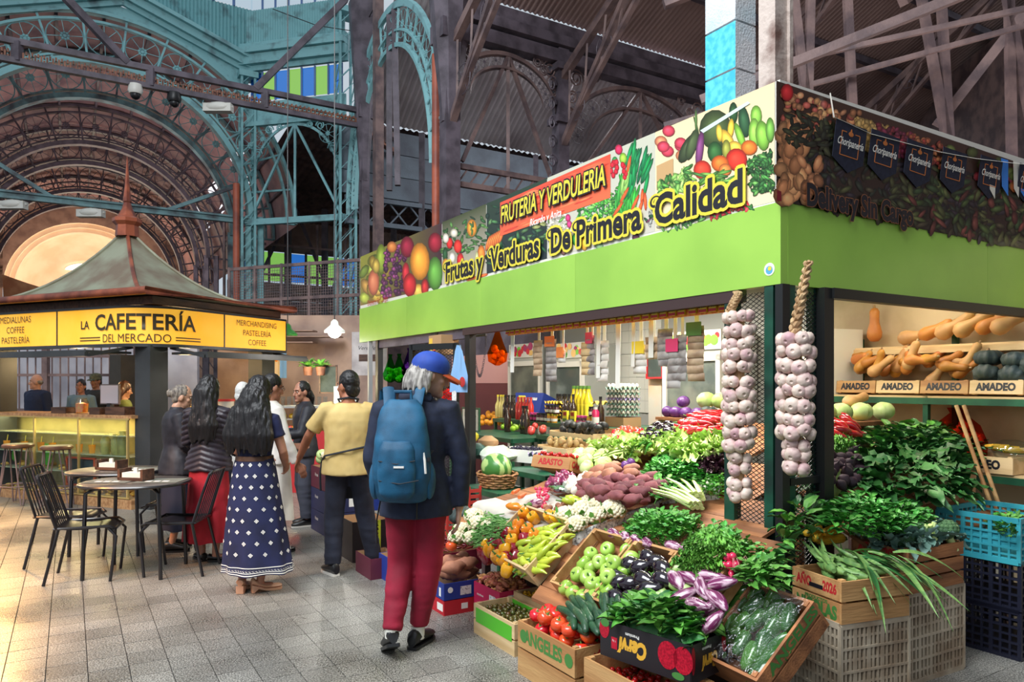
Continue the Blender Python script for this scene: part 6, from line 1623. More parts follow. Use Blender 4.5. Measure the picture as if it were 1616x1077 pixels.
tomp = [(.004, -.032), (.022, -.031), (.038, -.018), (.042, 0), (.039, .018), (.026, .030), (.010, .027), (.002, .024)]
TOM = proto('tomato', lathe_mesh('tomato', tomp, M_TOM, 16, lobes=5, la=.07), 'tomato', [('calyx', star(M_CALYX, .018, 5, .028), I4)])
PTOM = proto('plum_tomato', lathe_mesh('plum_tomato', [(.004, -.046), (.018, -.042), (.029, -.022), (.031, .0), (.029, .022), (.018, .04), (.003, .042)], mat('plum_tomato', (226, 74, 40), .16, coat=.4, var=.1, hue=.012), 12), 'tomato')
GTOM = proto('green_tomato', lathe_mesh('green_tomato', tomp, M_GTOM, 16, lobes=6, la=.05), 'tomato', [('calyx', star(M_CALYX, .014, 5, .027), I4)])
def cher(nm, m, cat): return proto(nm, lathe_mesh(nm, [(.002, -.0145), (.010, -.0118), (.0145, 0), (.0105, .011), (.002, .0135)], m, 10), cat)
CHY, CHO, CHR = cher('yellow_cherry_tomato', M_CHERY, 'tomato'), cher('dark_cherry_tomato', M_OLIVE, 'tomato'), cher('red_cherry_tomato', M_CHERR, 'tomato')
EGG_R = [.008, .022, .034, .041, .042, .034, .022, .010]
def eggplant(m, nm, L_=.2, k=1.0):
 pts = [(L_ * (i / 7 - .5), .008 * math.sin(i * .6), 0) for i in range(8)]
 me = tube_mesh(nm, pts, [r * k for r in EGG_R], m, 12)
 b = MB(); b.tube([(L_ * .5 - .035, .0, 0), (L_ * .5 - .012, 0, 0), (L_ * .5 + .004, 0, 0), (L_ * .5 + .03, 0, .008)], [.024 * k, .019 * k, .008, .006], 8)
 return proto('aubergine', me, 'aubergine', [('calyx', b.mesh('calyx', M_CALYX), I4)])
EGB = eggplant(M_EGGP, 'aubergine', .17, 1.18); EGS = eggplant(M_STRE, 'aubergine', .19, .86)
CUC = proto('cucumber', tube_mesh('cucumber', [(-.11, 0, 0), (-.10, 0, 0), (-.05, .004, 0), (0, .008, 0), (.05, .004, 0), (.10, 0, 0), (.112, 0, 0)], [.006, .018, .023, .024, .023, .018, .006], M_CUC, 10), 'cucumber')
SCUC = proto('pickling_cucumber', tube_mesh('pickling_cucumber', [(-.05, 0, 0), (-.045, 0, 0), (0, .004, 0), (.045, 0, 0), (.05, 0, 0)], [.005, .014, .018, .014, .005], M_CUC, 8), 'cucumber')
ZUC = proto('zucchini', tube_mesh('zucchini', [(-.10, 0, 0), (-.09, 0, 0), (0, .006, 0), (.06, .004, 0), (.09, 0, 0), (.12, 0, .0)], [.008, .026, .030, .024, .016, .011], M_ZUC, 10), 'zucchini')
def bell(m, nm):
 me = lathe_mesh(nm, [(.004, -.048), (.018, -.05), (.034, -.036), (.042, -.005), (.044, .022), (.034, .040), (.016, .038), (.006, .028)], m, 16, lobes=4, la=.16)
 b = MB(); b.tube([(0, 0, .026), (0, 0, .042), (.010, 0, .058)], [.010, .006, .006], 6)
 return proto('bell_pepper', me, 'pepper', [('stem', b.mesh('stem', M_CALYX), I4)])
BEG, BEY, BER, BEO = bell(M_BELLG, 'bell_pepper'), bell(M_BELLY, 'bell_pepper'), bell(M_BELLR, 'bell_pepper'), bell(M_BELLO, 'bell_pepper')
def longpep(m, nm, L_=.15, r=.02):
 pts = [(L_ * (i / 6 - .5), .02 * math.sin(i / 6 * PI), .006 * math.sin(i * 1.3)) for i in range(7)]
 me = tube_mesh(nm, pts, [r * k for k in (.15, .5, .8, .95, 1.05, 1.0, .45)], m, 9)
 b = MB(); b.tube([(L_ * .5 - .006, 0, 0), (L_ * .5 + .012, -.004, 0), (L_ * .5 + .03, -.012, .004)], [.009, .005, .004], 6)
 return proto('long_pepper', me, 'pepper', [('stem', b.mesh('stem', M_CALYX), I4)])
LPG, LPR = longpep(M_LPEP, 'long_pepper'), longpep(M_REDP, 'long_pepper', .17, .026)
CHI = proto('chili_pepper', tube_mesh('chili_pepper', [(-.05, 0, 0), (-.02, .008, .003), (.02, .008, 0), (.045, 0, .003)], [.002, .006, .008, .005], M_CHILI, 6), 'chili')
def tuber(m, nm, L_, r, sd):
 rr = random.Random(sd); pts = [(L_ * (i / 7 - .5), rr.uniform(-.01, .01), rr.uniform(-.006, .006)) for i in range(8)]
 return tube_mesh(nm, pts, [r * k * rr.uniform(.9, 1.1) for k in (.12, .6, .9, 1.0, 1.0, .9, .55, .1)], m, 10)
SWP = [proto('sweet_potato', tuber(M_POT, 'sweet_potato', .17, .04, i), 'sweet potato') for i in range(3)]
SWB = [proto('sweet_potato', tuber(M_POTB, 'sweet_potato', .19, .048, i + 7), 'sweet potato') for i in range(3)]
GIN = [proto('turmeric_root', tuber(M_GING, 'turmeric_root', .075, .014, i + 20), 'turmeric') for i in range(3)]
def bumpy(nm, m, r, nb, br, flat=.75):
 b = MB(); ga = PI * (3 - math.sqrt(5))
 for i in range(nb):
  z = 1 - 1.35 * i / nb; q = math.sqrt(max(0, 1 - z * z)); a = i * ga
  b.ell((q * math.cos(a) * r * .86, q * math.sin(a) * r * .86, z * r * flat * .86), (br, br, br * .85), 7, 5)
 b.ell((0, 0, 0), (r * .88, r * .88, r * .7), 12, 8)
 return b.mesh(nm, m, True, 180)
def leaf_mesh(nm, m, L_, W_, curl=.3, cup=.15, wav=0.0, nx=6, stem=.0, tip=1.0):
 b = MB(); vs = []; rr = random.Random(len(nm) * 7 + int(L_ * 1000))
 for i in range(nx + 1):
  u = i / nx; wd = W_ * (math.sin(PI * min(1, u * .94 + .06) ** .8) ** .75) * (tip if u > .97 else 1)
  z = curl * L_ * u * u * -1 + .0
  for k in (-1, -.5, 0, .5, 1):
   vs.append((L_ * u, k * wd * .5, z + abs(k) * cup * W_ + (wav * W_ * math.sin(i * 2.4 + k * 2.2) * abs(k) if wav else 0)))
 fs = [(i * 5 + k, i * 5 + k + 1, i * 5 + k + 6, i * 5 + k + 5) for i in range(nx) for k in range(4)]
 b.add(vs, fs)
 if stem: b.tube([(-stem, 0, -.0), (L_ * .3, 0, -.001)], .0025, 4)
 return b.mesh(nm, m, True, 180)
CAULLEAF = leaf_mesh('leaf', M_LEAFM, .09, .06, -.6, .1, .12)
CAU = proto('cauliflower', bumpy('cauliflower', M_CAUL, .075, 70, .017), 'cauliflower', [('leaf', CAULLEAF, RZ(a) @ T3(.035, 0, -.05) @ RY(-.5)) for a in (0, 1.3, 2.5, 3.8, 5.0)])
BRO = proto('broccoli', bumpy('broccoli', mat('broccoli_green', (78, 116, 72), .8, (58, 92, 60), 30, bump=.5, bs=150), .07, 60, .018), 'broccoli', [('stalk', lathe_mesh('stalk', [(.018, -.12), (.024, -.03)], M_STALK, 8), I4)])
def cabbage(m, r, nm='cabbage'):
 b = MB(); b.ell((0, 0, 0), (r, r, r * .86), 18, 12, jit=.08)
 me = b.mesh(nm, m, True, 180); kids = []
 for k in range(4):
  a0 = k * 1.6; q = MB(); rs = []
  for i in range(7):
   ph = -1.1 + 2.1 * i / 6
   rs.append([(1.03 * r * math.cos(a0 + x) * math.cos(ph), 1.03 * r * math.sin(a0 + x) * math.cos(ph), .9 * r * math.sin(ph)) for x in np.linspace(-.75, .75, 7) * (1 if i < 5 else .7)])
  q.rings(rs, 0, False, False); kids.append(('outer_leaf', q.mesh('outer_leaf', m, True, 180), I4))
 return proto(nm, me, 'cabbage', kids)
CABG, CABR, CABS = cabbage(M_CABB, .082), cabbage(M_CABR, .07), cabbage(mat('lettuce_head', (178, 208, 108), .45, (214, 228, 160), 7, var=.1), .072, 'round_lettuce')
def onion(m, nm): return proto(nm, lathe_mesh(nm, [(.004, -.034), (.02, -.031), (.036, -.012), (.037, .006), (.026, .026), (.009, .036), (.005, .05), (.002, .056)], m, 12), 'onion')
ONW, ONR, ONB = onion(M_ONW, 'white_onion'), onion(M_ONR, 'red_onion'), onion(M_ONB, 'brown_onion')
BEE = proto('beetroot', lathe_mesh('beetroot', [(.002, -.075), (.006, -.05), (.022, -.034), (.034, -.008), (.032, .014), (.014, .028), (.006, .034)], M_BEET, 10), 'beetroot')
def ball(nm, m, r, cat, sq=1.0): return proto(nm, lathe_mesh(nm, [(.002, -r * sq), (r * .5, -r * .87 * sq), (r * .87, -r * .5 * sq), (r, 0), (r * .87, r * .5 * sq), (r * .5, r * .86 * sq), (.003, r * .95 * sq)], m, 12), cat)
ORA, LIM, KIW, AVO = ball('orange', M_ORANGE, .04, 'orange'), ball('lime', M_LIMEF, .034, 'lime'), ball('kiwi', M_KIWI, .03, 'kiwi', 1.25), ball('avocado', M_AVO, .038, 'avocado', 1.3)
POM = ball('red_apple', mat('red_apple', (206, 48, 52), .25, (226, 90, 70), 4, coat=.3), .042, 'apple', .9)
def corncob():
 b = MB(); rs = []
 for i in range(25):
  u = i / 24; r = .024 * (1 - .55 * max(0, u - .6) ** 1.3 * 2) * (1 if i % 2 else .9)
  rs.append([(-.09 + .18 * u, r * (1.0 + .09 * math.cos(11 * a)) * math.cos(a), r * (1.0 + .09 * math.cos(11 * a)) * math.sin(a)) for a in np.linspace(0, 2 * PI, 44, endpoint=False)])
 b.rings(rs); return b.mesh('corn_cob', M_CORN, True, 180)
HUSKL = leaf_mesh('husk_leaf', M_HUSK, .24, .055, -.12, .25, 0, 7)
CORN = proto('corn_cob', corncob(), 'corn', [('husk_leaf', HUSKL, T3(-.12, .01, -.012) @ RX(1.2)), ('husk_leaf', HUSKL, T3(-.12, -.012, -.01) @ RX(-1.0))])
HCORN = proto('corn_ear', tube_mesh('corn_ear', [(-.1, 0, 0), (-.06, 0, 0), (0, .004, 0), (.06, .004, 0), (.12, 0, .004)], [.012, .026, .030, .024, .004], M_HUSK, 10), 'corn', [('husk_leaf', leaf_mesh('husk_leaf', M_HUSK, .26, .035, -.35, .2, 0, 7), T3(-.06, .015, .018)), ('husk_leaf', leaf_mesh('husk_leaf', M_HUSK, .3, .03, .4, .2, 0, 7), T3(-.05, -.015, .015) @ RZ(-.4))])
def butternut(m, L_=.26, r=.055):
 prof = [(.004, 0), (.03, .004), (r * .95, .035), (r, .07), (r * .82, .11), (r * .62, .15), (r * .62, .2), (r * .66, L_ - .03), (r * .4, L_ - .004), (.008, L_)]
 me = lathe_mesh('butternut_squash', [(a, z - L_ / 2) for a, z in prof], m, 16)
 b = MB(); b.tube([(0, 0, L_ / 2 - .004), (.004, 0, L_ / 2 + .022)], [.011, .008], 6)
 return proto('butternut_squash', me, 'squash', [('stem', b.mesh('stem', M_STRAW), I4)])
BUT, BUTP = butternut(M_SQ), butternut(M_SQP, .30, .062)
PUM = proto('dark_pumpkin', lathe_mesh('dark_pumpkin', [(.01, -.055), (.05, -.06), (.09, -.04), (.105, 0), (.095, .035), (.06, .058), (.02, .05), (.004, .045)], M_PUMP, 40, lobes=10, la=.14), 'pumpkin', [('stem', tube_mesh('stem', [(0, 0, .04), (.006, 0, .075)], [.014, .009], M_STRAW, 6), I4)])
RADI = lathe_mesh('radish', [(.001, -.034), (.003, -.026), (.014, -.014), (.019, .0), (.016, .012), (.006, .018)], M_RAD, 10)
# containers
def crate(M, L_, W_, H_, m, label, slats=3, name='wooden_crate', group=None, short=3, post=None, thick=.012, cat='crate', open_front=False):
 """slatted crate: x along L_, y along W_, z up; base at z = 0"""
 o = thing(name, label, cat, M, group); sides = {}
 gap = .012; sh_ = (H_ - gap * (slats - 1)) / slats
 lm = MB(); lm.box((0, 0, 0), (L_, thick, sh_)); lm = lm.mesh('slat', m, False)
 ss = (H_ - gap * (short - 1)) / short
 em = MB(); em.box((0, 0, 0), (thick, W_ - thick * 2, ss)); em = em.mesh('slat', m, False)
 for k in range(slats):
  for sy in (-1, 1): sides[('y', sy, k)] = link('slat', lm, T3(0, sy * (W_ / 2 - thick / 2), sh_ / 2 + k * (sh_ + gap)), o)
 for k in range(short):
  for sx in (-1, 1): sides[('x', sx, k)] = link('slat', em, T3(sx * (L_ / 2 - thick / 2), 0, ss / 2 + k * (ss + gap)), o)
 pm = MB(); pm.box((0, 0, H_ / 2), (.026, .026, H_ + .012)); pm = pm.mesh('corner_post', m, False)
 for sx in (-1, 1):
  for sy in (-1, 1): link('corner_post', pm, T3(sx * (L_ / 2 - .026), sy * (W_ / 2 - .026), 0), o)
 bm_ = MB(); bm_.box((0, 0, .005), (L_ - .03, W_ / 4 - .012, .008)); bm_ = bm_.mesh('base_slat', m, False)
 for k in range(4): link('base_slat', bm_, T3(0, -W_ / 2 + W_ / 8 + k * W_ / 4, 0), o)
 return o, sides, (L_, W_, H_, sh_, ss, thick)
def ctext(sides, key, s, size, m, thick, width=None, dx=0.0, bold=.002, dz=0.0):
 """stencilled words on the outer face of one slat"""
 ax, sg, k = key
 if ax == 'y': M = facing((dx * sg * -1, sg * (thick / 2 + .0008), dz), (-sg, 0, 0))
 else: M = facing((sg * (thick / 2 + .0008), dx, dz), (0, sg, 0))
 text(s, size, m, sides[key], M, width=width, bold=bold)
def carton(M, L_, W_, H_, mo, label, mi=None, flaps=False, name='cardboard_box', group=None, cat='box'):
 o = thing(name, label, cat, M, group); t = .006; P_ = {}
 for nm, c, d in (('y-', (0, -W_ / 2, H_ / 2), (L_, t, H_)), ('y+', (0, W_ / 2, H_ / 2), (L_, t, H_)), ('x-', (-L_ / 2, 0, H_ / 2), (t, W_, H_)), ('x+', (L_ / 2, 0, H_ / 2), (t, W_, H_)), ('b', (0, 0, .004), (L_, W_, .006))):
  b = MB(); b.box((0, 0, 0), d); P_[nm] = part('panel', b, mo, o, M=T3(*c), smooth=False)
  if nm != 'b':
   inn = MB(); k = .0036; sx = (1 if nm == 'x-' else -1) if nm[0] == 'x' else 0; sy = (1 if nm == 'y-' else -1) if nm[0] == 'y' else 0
   inn.box((sx * k, sy * k, 0), (d[0] if sy else .001, d[1] if sx else .001, H_ - .004)); part('inner_liner', inn, mi or M_CARD, P_[nm], smooth=False)
 return o, P_
def decal(parent, w_, h_, m, M, name='printed_patch'):
 b = MB(); b.box((0, 0, 0), (w_, h_, .0008)); return part(name, b, m, parent, M=M, smooth=False)
FY = lambda x, z, o=.0038: facing((x, o, z), (-1, 0, 0))            # on the +y face of a panel centred on its own origin
FX = lambda y, z, o=.0038: facing((o, y, z), (0, 1, 0))
FXM = lambda y, z, o=.0038: facing((-o, y, z), (0, -1, 0))
stand = thing('display_stand', 'stepped plank display stand under the vegetables along the aisle', 'stand', STALL)
kn = [1.02, .80, .65, .45, .1, -.3, -.8, -1.3, -1.9]
for a, c in zip(kn, kn[1:]):
 za, zc = np.interp(a, *PRA) - .045, np.interp(c, *PRA) - .045
 for i in range(3):
  u0, u1 = i / 3, (i + 1) / 3
  ya, yc = a + (c - a) * u0, a + (c - a) * u1; z0, z1 = za + (zc - za) * u0, za + (zc - za) * u1
  s1 = 2.35 if a < .9 else .95
  s0 = -.24 if a > .9 else -.15 if a > .3 else .05 if a > -.3 else .45 if a > -.8 else 1.0
  b = MB(); q = [(s0, ya - .006, z0), (s1, ya - .006, z0), (s1, yc + .006, z1), (s0, yc + .006, z1)]
  b.add(q + [(x, y, z - .02) for x, y, z in q], [(0, 1, 2, 3), (7, 6, 5, 4), (0, 4, 5, 1), (1, 5, 6, 2), (2, 6, 7, 3), (3, 7, 4, 0)])
  part('plank', b, M_WOODO, stand, smooth=False)
for x in (-.45, .3, 1.0, 1.7, 2.2):
 for y, z in ((.62, .62), (.1, .73), (-1.2, 1.12)):
  if x < 0: continue
  b = MB(); b.box((x, y, z / 2), (.05, .05, z)); part('trestle_leg', b, M_STEELB, stand, smooth=False)
b = MB(); b.box((1.05, .45, .30), (2.3, .02, .56)); part('skirt_board', b, mat('dark_brown_board', (70, 50, 42), .8), stand, smooth=False)  # plain dark brown board
stand2 = thing('side_stand', 'plank stand under the leafy greens on the short side of the stall', 'stand', STALL)
kn = [-.25, 0, .3, .6]
for a, c in zip(kn, kn[1:]):
 dz = .12 if a < .3 else .34; za, zc = np.interp(a, *PRR) - dz, np.interp(c, *PRR) - dz
 b = MB(); b.add([(a, -.42, za), (c, -.42, zc), (c, -2.1, zc), (a, -2.1, za), (a, -.42, za - .02), (c, -.42, zc - .02), (c, -2.1, zc - .02), (a, -2.1, za - .02)], [(3, 2, 1, 0), (4, 5, 6, 7), (0, 1, 5, 4), (1, 2, 6, 5), (2, 3, 7, 6), (3, 0, 4, 7)])
 part('plank', b, M_WOODO, stand2, smooth=False)
for x in (-.2, .9):
 for y in (-.6, -2.0): b = MB(); b.box((x, y, .35), (.05, .05, .7)); part('trestle_leg', b, M_STEELB, stand2, smooth=False)
# front row of crates
HOR = lambda rr: RZ(rr.uniform(0, 6.28)) @ RX(rr.uniform(0, 6.28))
def along(a0, sp, roll=True): return lambda rr: RZ(a0 + rr.uniform(-sp, sp)) @ RY(rr.uniform(-.12, .12)) @ (RX(rr.uniform(0, 6.28)) if roll else I4)
UP = lambda rr: RX(rr.uniform(-.7, .7)) @ RY(rr.uniform(-.7, .7)) @ RZ(rr.uniform(0, 6.28))
def heap_in(p, L_, W_, z0, d, r, label, group, M, layers=2, orient=HOR, seed=3, cap=90, dome=.02):
 """fill a crate: a jittered lower layer and one resting between"""
 rr = random.Random(seed); pts = []
 for it in range(6000):
  x, y = rr.uniform(-L_ / 2 + r, L_ / 2 - r), rr.uniform(-W_ / 2 + r, W_ / 2 - r)
  z = z0 + dome * (1 - (2 * x / L_) ** 2) * (1 - (2 * y / W_) ** 2)
  near = [b_ for b_ in pts if (b_[0] - x) ** 2 + (b_[1] - y) ** 2 < d * d]
  if near:
   if len(near) > 3 or layers < 2: continue
   z = max(b_[2] + math.sqrt(max(0, d * d - (b_[0] - x) ** 2 - (b_[1] - y) ** 2)) for b_ in near)
   if z > z0 + dome + d * .75 * (layers - 1): continue
   if any((b_[0] - x) ** 2 + (b_[1] - y) ** 2 + (b_[2] - z) ** 2 < (d * .93) ** 2 for b_ in pts): continue
  pts.append((x, y, z))
  if len(pts) >= cap: break
 for x, y, z in pts: spawn(R.choice(p) if isinstance(p, list) else p, M @ T3(x, y, z) @ orient(rr) @ SCL(rr.uniform(.94, 1.06)), label, group)
 return len(pts)
MC = SM(.505, 1.06, 0)
o, sd, dm = crate(MC, .53, .32, .29, M_WOODC, 'wooden crate of large red tomatoes with green lettering', 2, short=2)
ctext(sd, ('y', 1, 1), 'ANGELES', .1, M_GRNI, dm[5], .36, -.02, .004); ctext(sd, ('x', -1, 1), 'AÑO', .075, M_REDI, dm[5], .11, .0, .004); ctext(sd, ('x', -1, 0), 'PRODUCTOS', .05, M_GRNI, dm[5], .2)
b = MB(); b.lathe([(.035, 0), (.035, .001)], 14); part('apple_mark', b, M_GRNI, sd[('y', 1, 1)], M=FY(.205, 0, .0068)); b = MB(); b.lathe([(.035, 0), (.035, .001)], 14); part('apple_mark', b, M_GRNI, sd[('y', 1, 1)], M=FY(-.215, 0, .0068))
heap_in(TOM, .50, .29, .25, .074, .04, 'large red tomato in the lettered front crate', 'tomatoes in the front crate', MC, 2, UP, 5, 46, .035)
b = MB(); b.box((0, 0, .20), (.49, .28, .01)); part('false_floor', b, M_WOODC, o, smooth=False)
MC = SM(-.10, 1.06, 0)
o, sd, dm = crate(MC, .53, .32, .28, M_WOODC, 'wooden crate of red cherry tomatoes under the black carton', 2, short=2)
ctext(sd, ('y', 1, 0), 'C  ANGELES', .09, M_GRNI, dm[5], .40, 0, .004)
heap_in(CHR, .5, .29, .18, .031, .016, 'red cherry tomato below the black carton', 'red cherry tomatoes in the bottom crate', MC, 2, HOR, 6, 110, .0)
b = MB(); b.box((0, 0, .155), (.49, .28, .01)); part('false_floor', b, M_WOODC, o, smooth=False)
M_CBLK = mat('black_carton', (36, 32, 36), .45); M_CHRED = mat('cherry_print', (196, 24, 50), .35, (150, 10, 36), 6); M_GOLD = mat('gold_print', (232, 176, 60), .4)
e1 = Vector((-.68, .73, 0)).normalized(); c0 = Vector((.767, 3.13, .30))
e2 = Vector((e1.y, -e1.x, 0)); e2 = e2 if e2.dot(Vector((.8, .6, 0))) > 0 else -e2
LC, WC_ = .50, .30
cc = c0 + e1 * LC / 2 + e2 * WC_ / 2
MCV = Matrix(((e1.x, -e2.x, 0, cc.x), (e1.y, -e2.y, 0, cc.y), (0, 0, 1, cc.z), (0, 0, 0, 1)))        # +y face looks at the aisle
o, Pn = carton(MCV, LC, WC_, .17, M_CBLK, 'black carton with cherry print and inverted gold lettering, full of spinach')
fr, sd_ = Pn['y+'], Pn['x-']
def blob(pn, M, rx, ry, m, nm='cherry_print'):
 b = MB(); b.lathe([(1, 0), (1, .001)], 20); part(nm, b, m, pn, M=M @ SCL(rx, ry, 1))
for x, z, rx, ry in ((-.135, .015, .052, .062), (-.215, .012, .05, .06)): blob(fr, FY(x, z, .0036), rx, ry, M_CHRED)
blob(fr, FY(-.19, -.062, .0046), .032, .016, M_GRNI, 'leaf_print'); blob(fr, FY(.225, .045, .0036), .03, .045, M_CHRED); blob(fr, FY(.22, .075, .0048), .026, .02, M_GRNI, 'leaf_print')
text('Cerví', .10, M_GOLD, fr, FY(.055, -.005) @ RZ(PI), width=.17, bold=.006, shear=.15); text('Premium', .022, M_WHITEI, fr, FY(.06, .05) @ RZ(PI), bold=.0005)
decal(fr, .035, .055, M_CHRED, FY(.165, -.01)); text('1 kg', .014, M_WHITEI, fr, FY(.165, .0, .005) @ RZ(PI))
text('Cerví', .085, M_GOLD, sd_, FXM(.0, -.01) @ RZ(PI), width=.13, bold=.005, shear=.15); text('Premium', .02, M_WHITEI, sd_, FXM(.03, .05) @ RZ(PI), bold=.0005)
blob(sd_, FXM(-.12, .045, .0036), .026, .05, M_CHRED); blob(sd_, FXM(-.115, -.02, .0046), .02, .014, M_GRNI, 'leaf_print'); blob(sd_, FXM(.135, .015, .0036), .014, .06, M_CHRED)
MC = SM(1.22, .98, 0) @ RZ(.0)
o, sd, dm = crate(MC, .50, .28, .19, M_WOODP, 'pale wooden crate with green lining holding dark cherry tomatoes', 2, short=2)
b = MB(); b.box((0, .1405, .125), (.44, .002, .09)); part('green_band', b, mat('green_film', (90, 190, 50), .4), o, smooth=False)
b = MB(); b.box((0, -.128, .13), (.45, .003, .11)); part('lining', b, MATS['green_film'], o, smooth=False)
heap_in(CHO, .46, .25, .13, .030, .016, 'dark green brown cherry tomato in the pale crate', 'dark cherry tomatoes in the pale crate', MC, 2, HOR, 7, 150, .015)
b = MB(); b.box((0, 0, .108), (.46, .25, .01)); part('false_floor', b, M_WOODP, o, smooth=False)
MC = SM(1.25, .68, .03) @ RZ(.03)
o, sd, dm = crate(MC, .46, .26, .19, M_WOODP, 'pale wooden crate of yellow cherry tomatoes', 2, short=2)
heap_in(CHY, .42, .22, .14, .030, .016, 'yellow cherry tomato in the pale crate', 'yellow cherry tomatoes', MC, 2, HOR, 8, 110, .015)
b = MB(); b.box((0, 0, .118), (.42, .23, .01)); part('false_floor', b, M_WOODP, o, smooth=False)
M_CBLU = mat('blue_carton', (32, 56, 140), .5); M_CREDD = mat('red_carton', (196, 32, 46), .5); M_CMAG = mat('magenta_carton', (178, 28, 74), .5)
MS = SM(2.02, .965, 0)
o, Pn = carton(MS, .32, .35, .10, M_CREDD, 'red carton under the blue sweet potato carton'); decal(Pn['y+'], .09, .05, M_WHITEI, FY(-.1, 0)); decal(Pn['x-'], .05, .04, M_WHITEI, FXM(.02, 0))
o, Pn = carton(SM(2.02, .965, .105), .32, .35, .115, M_CBLU, 'blue and red carton of brown sweet potatoes beside the man in the cap')
decal(Pn['y+'], .15, .112, M_CREDD, FY(.08, 0)); text('ar', .06, M_WHITEI, Pn['y+'], FY(.07, .02, .005), bold=.003); decal(Pn['y+'], .03, .06, M_WHITEI, FY(-.10, -.01))
decal(Pn['x-'], .085, .06, mat('label_paper', (226, 224, 220), .7, (150, 150, 150), 60, (.55, .62)), FXM(.01, -.005)); decal(Pn['x-'], .03, .07, M_WHITEI, FXM(-.14, 0)); blob(Pn['x-'], FXM(.13, .01), .02, .02, M_WHITEI, 'round_label'); decal(Pn['x-'], .04, .02, M_WHITEI, FXM(-.08, -.01))
heap_in(SWB, .32, .35, .20, .095, .07, 'brown sweet potato in the blue carton', 'sweet potatoes in the blue carton', SM(2.02, .965, 0), 2, along(.8, .9), 3, 14, .05)
o, Pn = carton(SM(1.66, .80, .07) @ RZ(.02), .34, .24, .15, M_CMAG, 'magenta carton of knobbly turmeric roots'); decal(Pn['x-'], .08, .07, MATS['label_paper'], FXM(.02, .01)); decal(Pn['y+'], .08, .06, MATS['label_paper'], FY(-.08, 0)); text('mamboo', .025, M_WHITEI, Pn['y+'], FY(.08, 0, .005))
b = MB(); b.box((1.66, .8, .035), (.32, .22, .07)); bx = solo('plinth_block', b, M_CARD, 'cardboard block under the magenta turmeric carton', 'box', STALL, smooth=False)
heap_in(GIN, .33, .23, .135, .028, .022, 'knobbly turmeric root in the magenta carton', 'turmeric roots', SM(1.66, .80, .07), 2, along(.4, 1.5), 9, 95, .035)
o, Pn = carton(SM(2.46, .80, .16) @ RZ(.1), .36, .36, .16, mat('maroon_carton', (120, 26, 50), .5), 'maroon carton of dried red chilies behind the sweet potatoes')
b = MB(); b.box((2.46, .80, .08), (.34, .34, .16)); solo('plinth_block', b, M_CARD, 'cardboard block under the dried chili carton', 'box', STALL, smooth=False)
heap_in(CHI, .35, .35, .30, .028, .03, 'dried red chili in the maroon carton', 'dried red chilies', SM(2.46, .80, .16) @ T3(0, 0, -.14), 2, along(0, 1.8), 10, 100, .05)
heap_in(SCUC, .28, .2, 0, .034, .03, 'small knobbly cucumber behind the turmeric carton', 'small pickling cucumbers', SM(1.95, .66, .47), 2, along(.3, .9), 11, 26, .02)
spawn(PUM, SM(2.48, .70, .56) @ RX(-.5) @ SCL(.85), 'dark ribbed squash beside the hand of the man in the cap')
# sloping crates
tc = .845; zc = np.interp(.845, *PRA)
SLP = -math.atan((.70 - .36) / .40)
def slope_crate(s0, s1, label, m=M_WOODC, lift=.0, yaw=0.0, W_=.42, H_=.14, tq=.79):
 M = SM((s0 + s1) / 2, tq, np.interp(tq, *PRA) + lift - .035) @ RZ(yaw) @ RX(SLP) @ T3(0, 0, -.06)
 return crate(M, abs(s1 - s0), W_, H_, m, label, 1, short=2, thick=.014)
o, sd, dm = slope_crate(.97, 1.62, 'tilted wooden crate of bell and long peppers lettered dos gallos', M_WOODP, .02, -.10)
ctext(sd, ('x', -1, 1), 'dos gallos', .075, M_BROWNI, dm[5], .27, -.02, .003)
o, sd, dm = slope_crate(.43, .78, 'tilted wooden crate of green tomatoes'); o, sd, dm = slope_crate(.085, .415, 'tilted wooden crate of glossy black aubergines'); o, sd, dm = slope_crate(-.25, .07, 'tilted wooden crate of zucchini and striped aubergines')
o, sd, dm = slope_crate(-.63, -.27, 'tilted wooden crate of film wrapped green peppers lettered on its side', M_WOODO, -.195, -.08, .44, .15, .68)
ctext(sd, ('x', -1, 1), 'ANGELES', .07, M_GRNI, dm[5], .36, -.03, .003)
fill(GTOM, [(940, 862), (1005, 872), (985, 918), (968, 945), (905, 942), (882, 925)], .074, 'green tomato in the tilted crate', 'green tomatoes', PRA, .025, .02, UP, (1.0, 1.12), 40, 3)
fill(GTOM, [(948, 880), (985, 885), (965, 920), (920, 925)], .085, 'green tomato in the tilted crate', 'green tomatoes', PRA, .075, .02, UP, (1.0, 1.1), 12, 4)
fill(EGB, [(1008, 878), (1055, 888), (1045, 920), (1020, 948), (972, 948), (968, 915)], .072, 'glossy black aubergine in the tilted crate', 'black aubergines in the tilted crate', PRA, .035, .03, along(.3, .5), (.85, 1.0), 20, 5)
fill(ZUC, [(1035, 890), (1090, 900), (1060, 960), (1005, 975), (1030, 915)], .06, 'pale green zucchini in the tilted crate', 'zucchini', PRA, .025, .01, along(.0, .4), (.9, 1.05), 12, 6)
fill(EGS, [(1062, 918), (1120, 905), (1148, 935), (1135, 965), (1105, 960), (1075, 945)], .068, 'violet striped aubergine in the tilted crate', 'striped aubergines in the tilted crate', PRA, .06, .03, along(.2, .9), (.9, 1.05), 13, 7)
fill(EGS, [(1120, 955), (1140, 950), (1138, 985), (1118, 985)], .08, 'violet striped aubergine in the tilted crate', 'striped aubergines in the tilted crate', PRA, .04, .0, along(1.4, .3), (.8, .9), 3, 8)
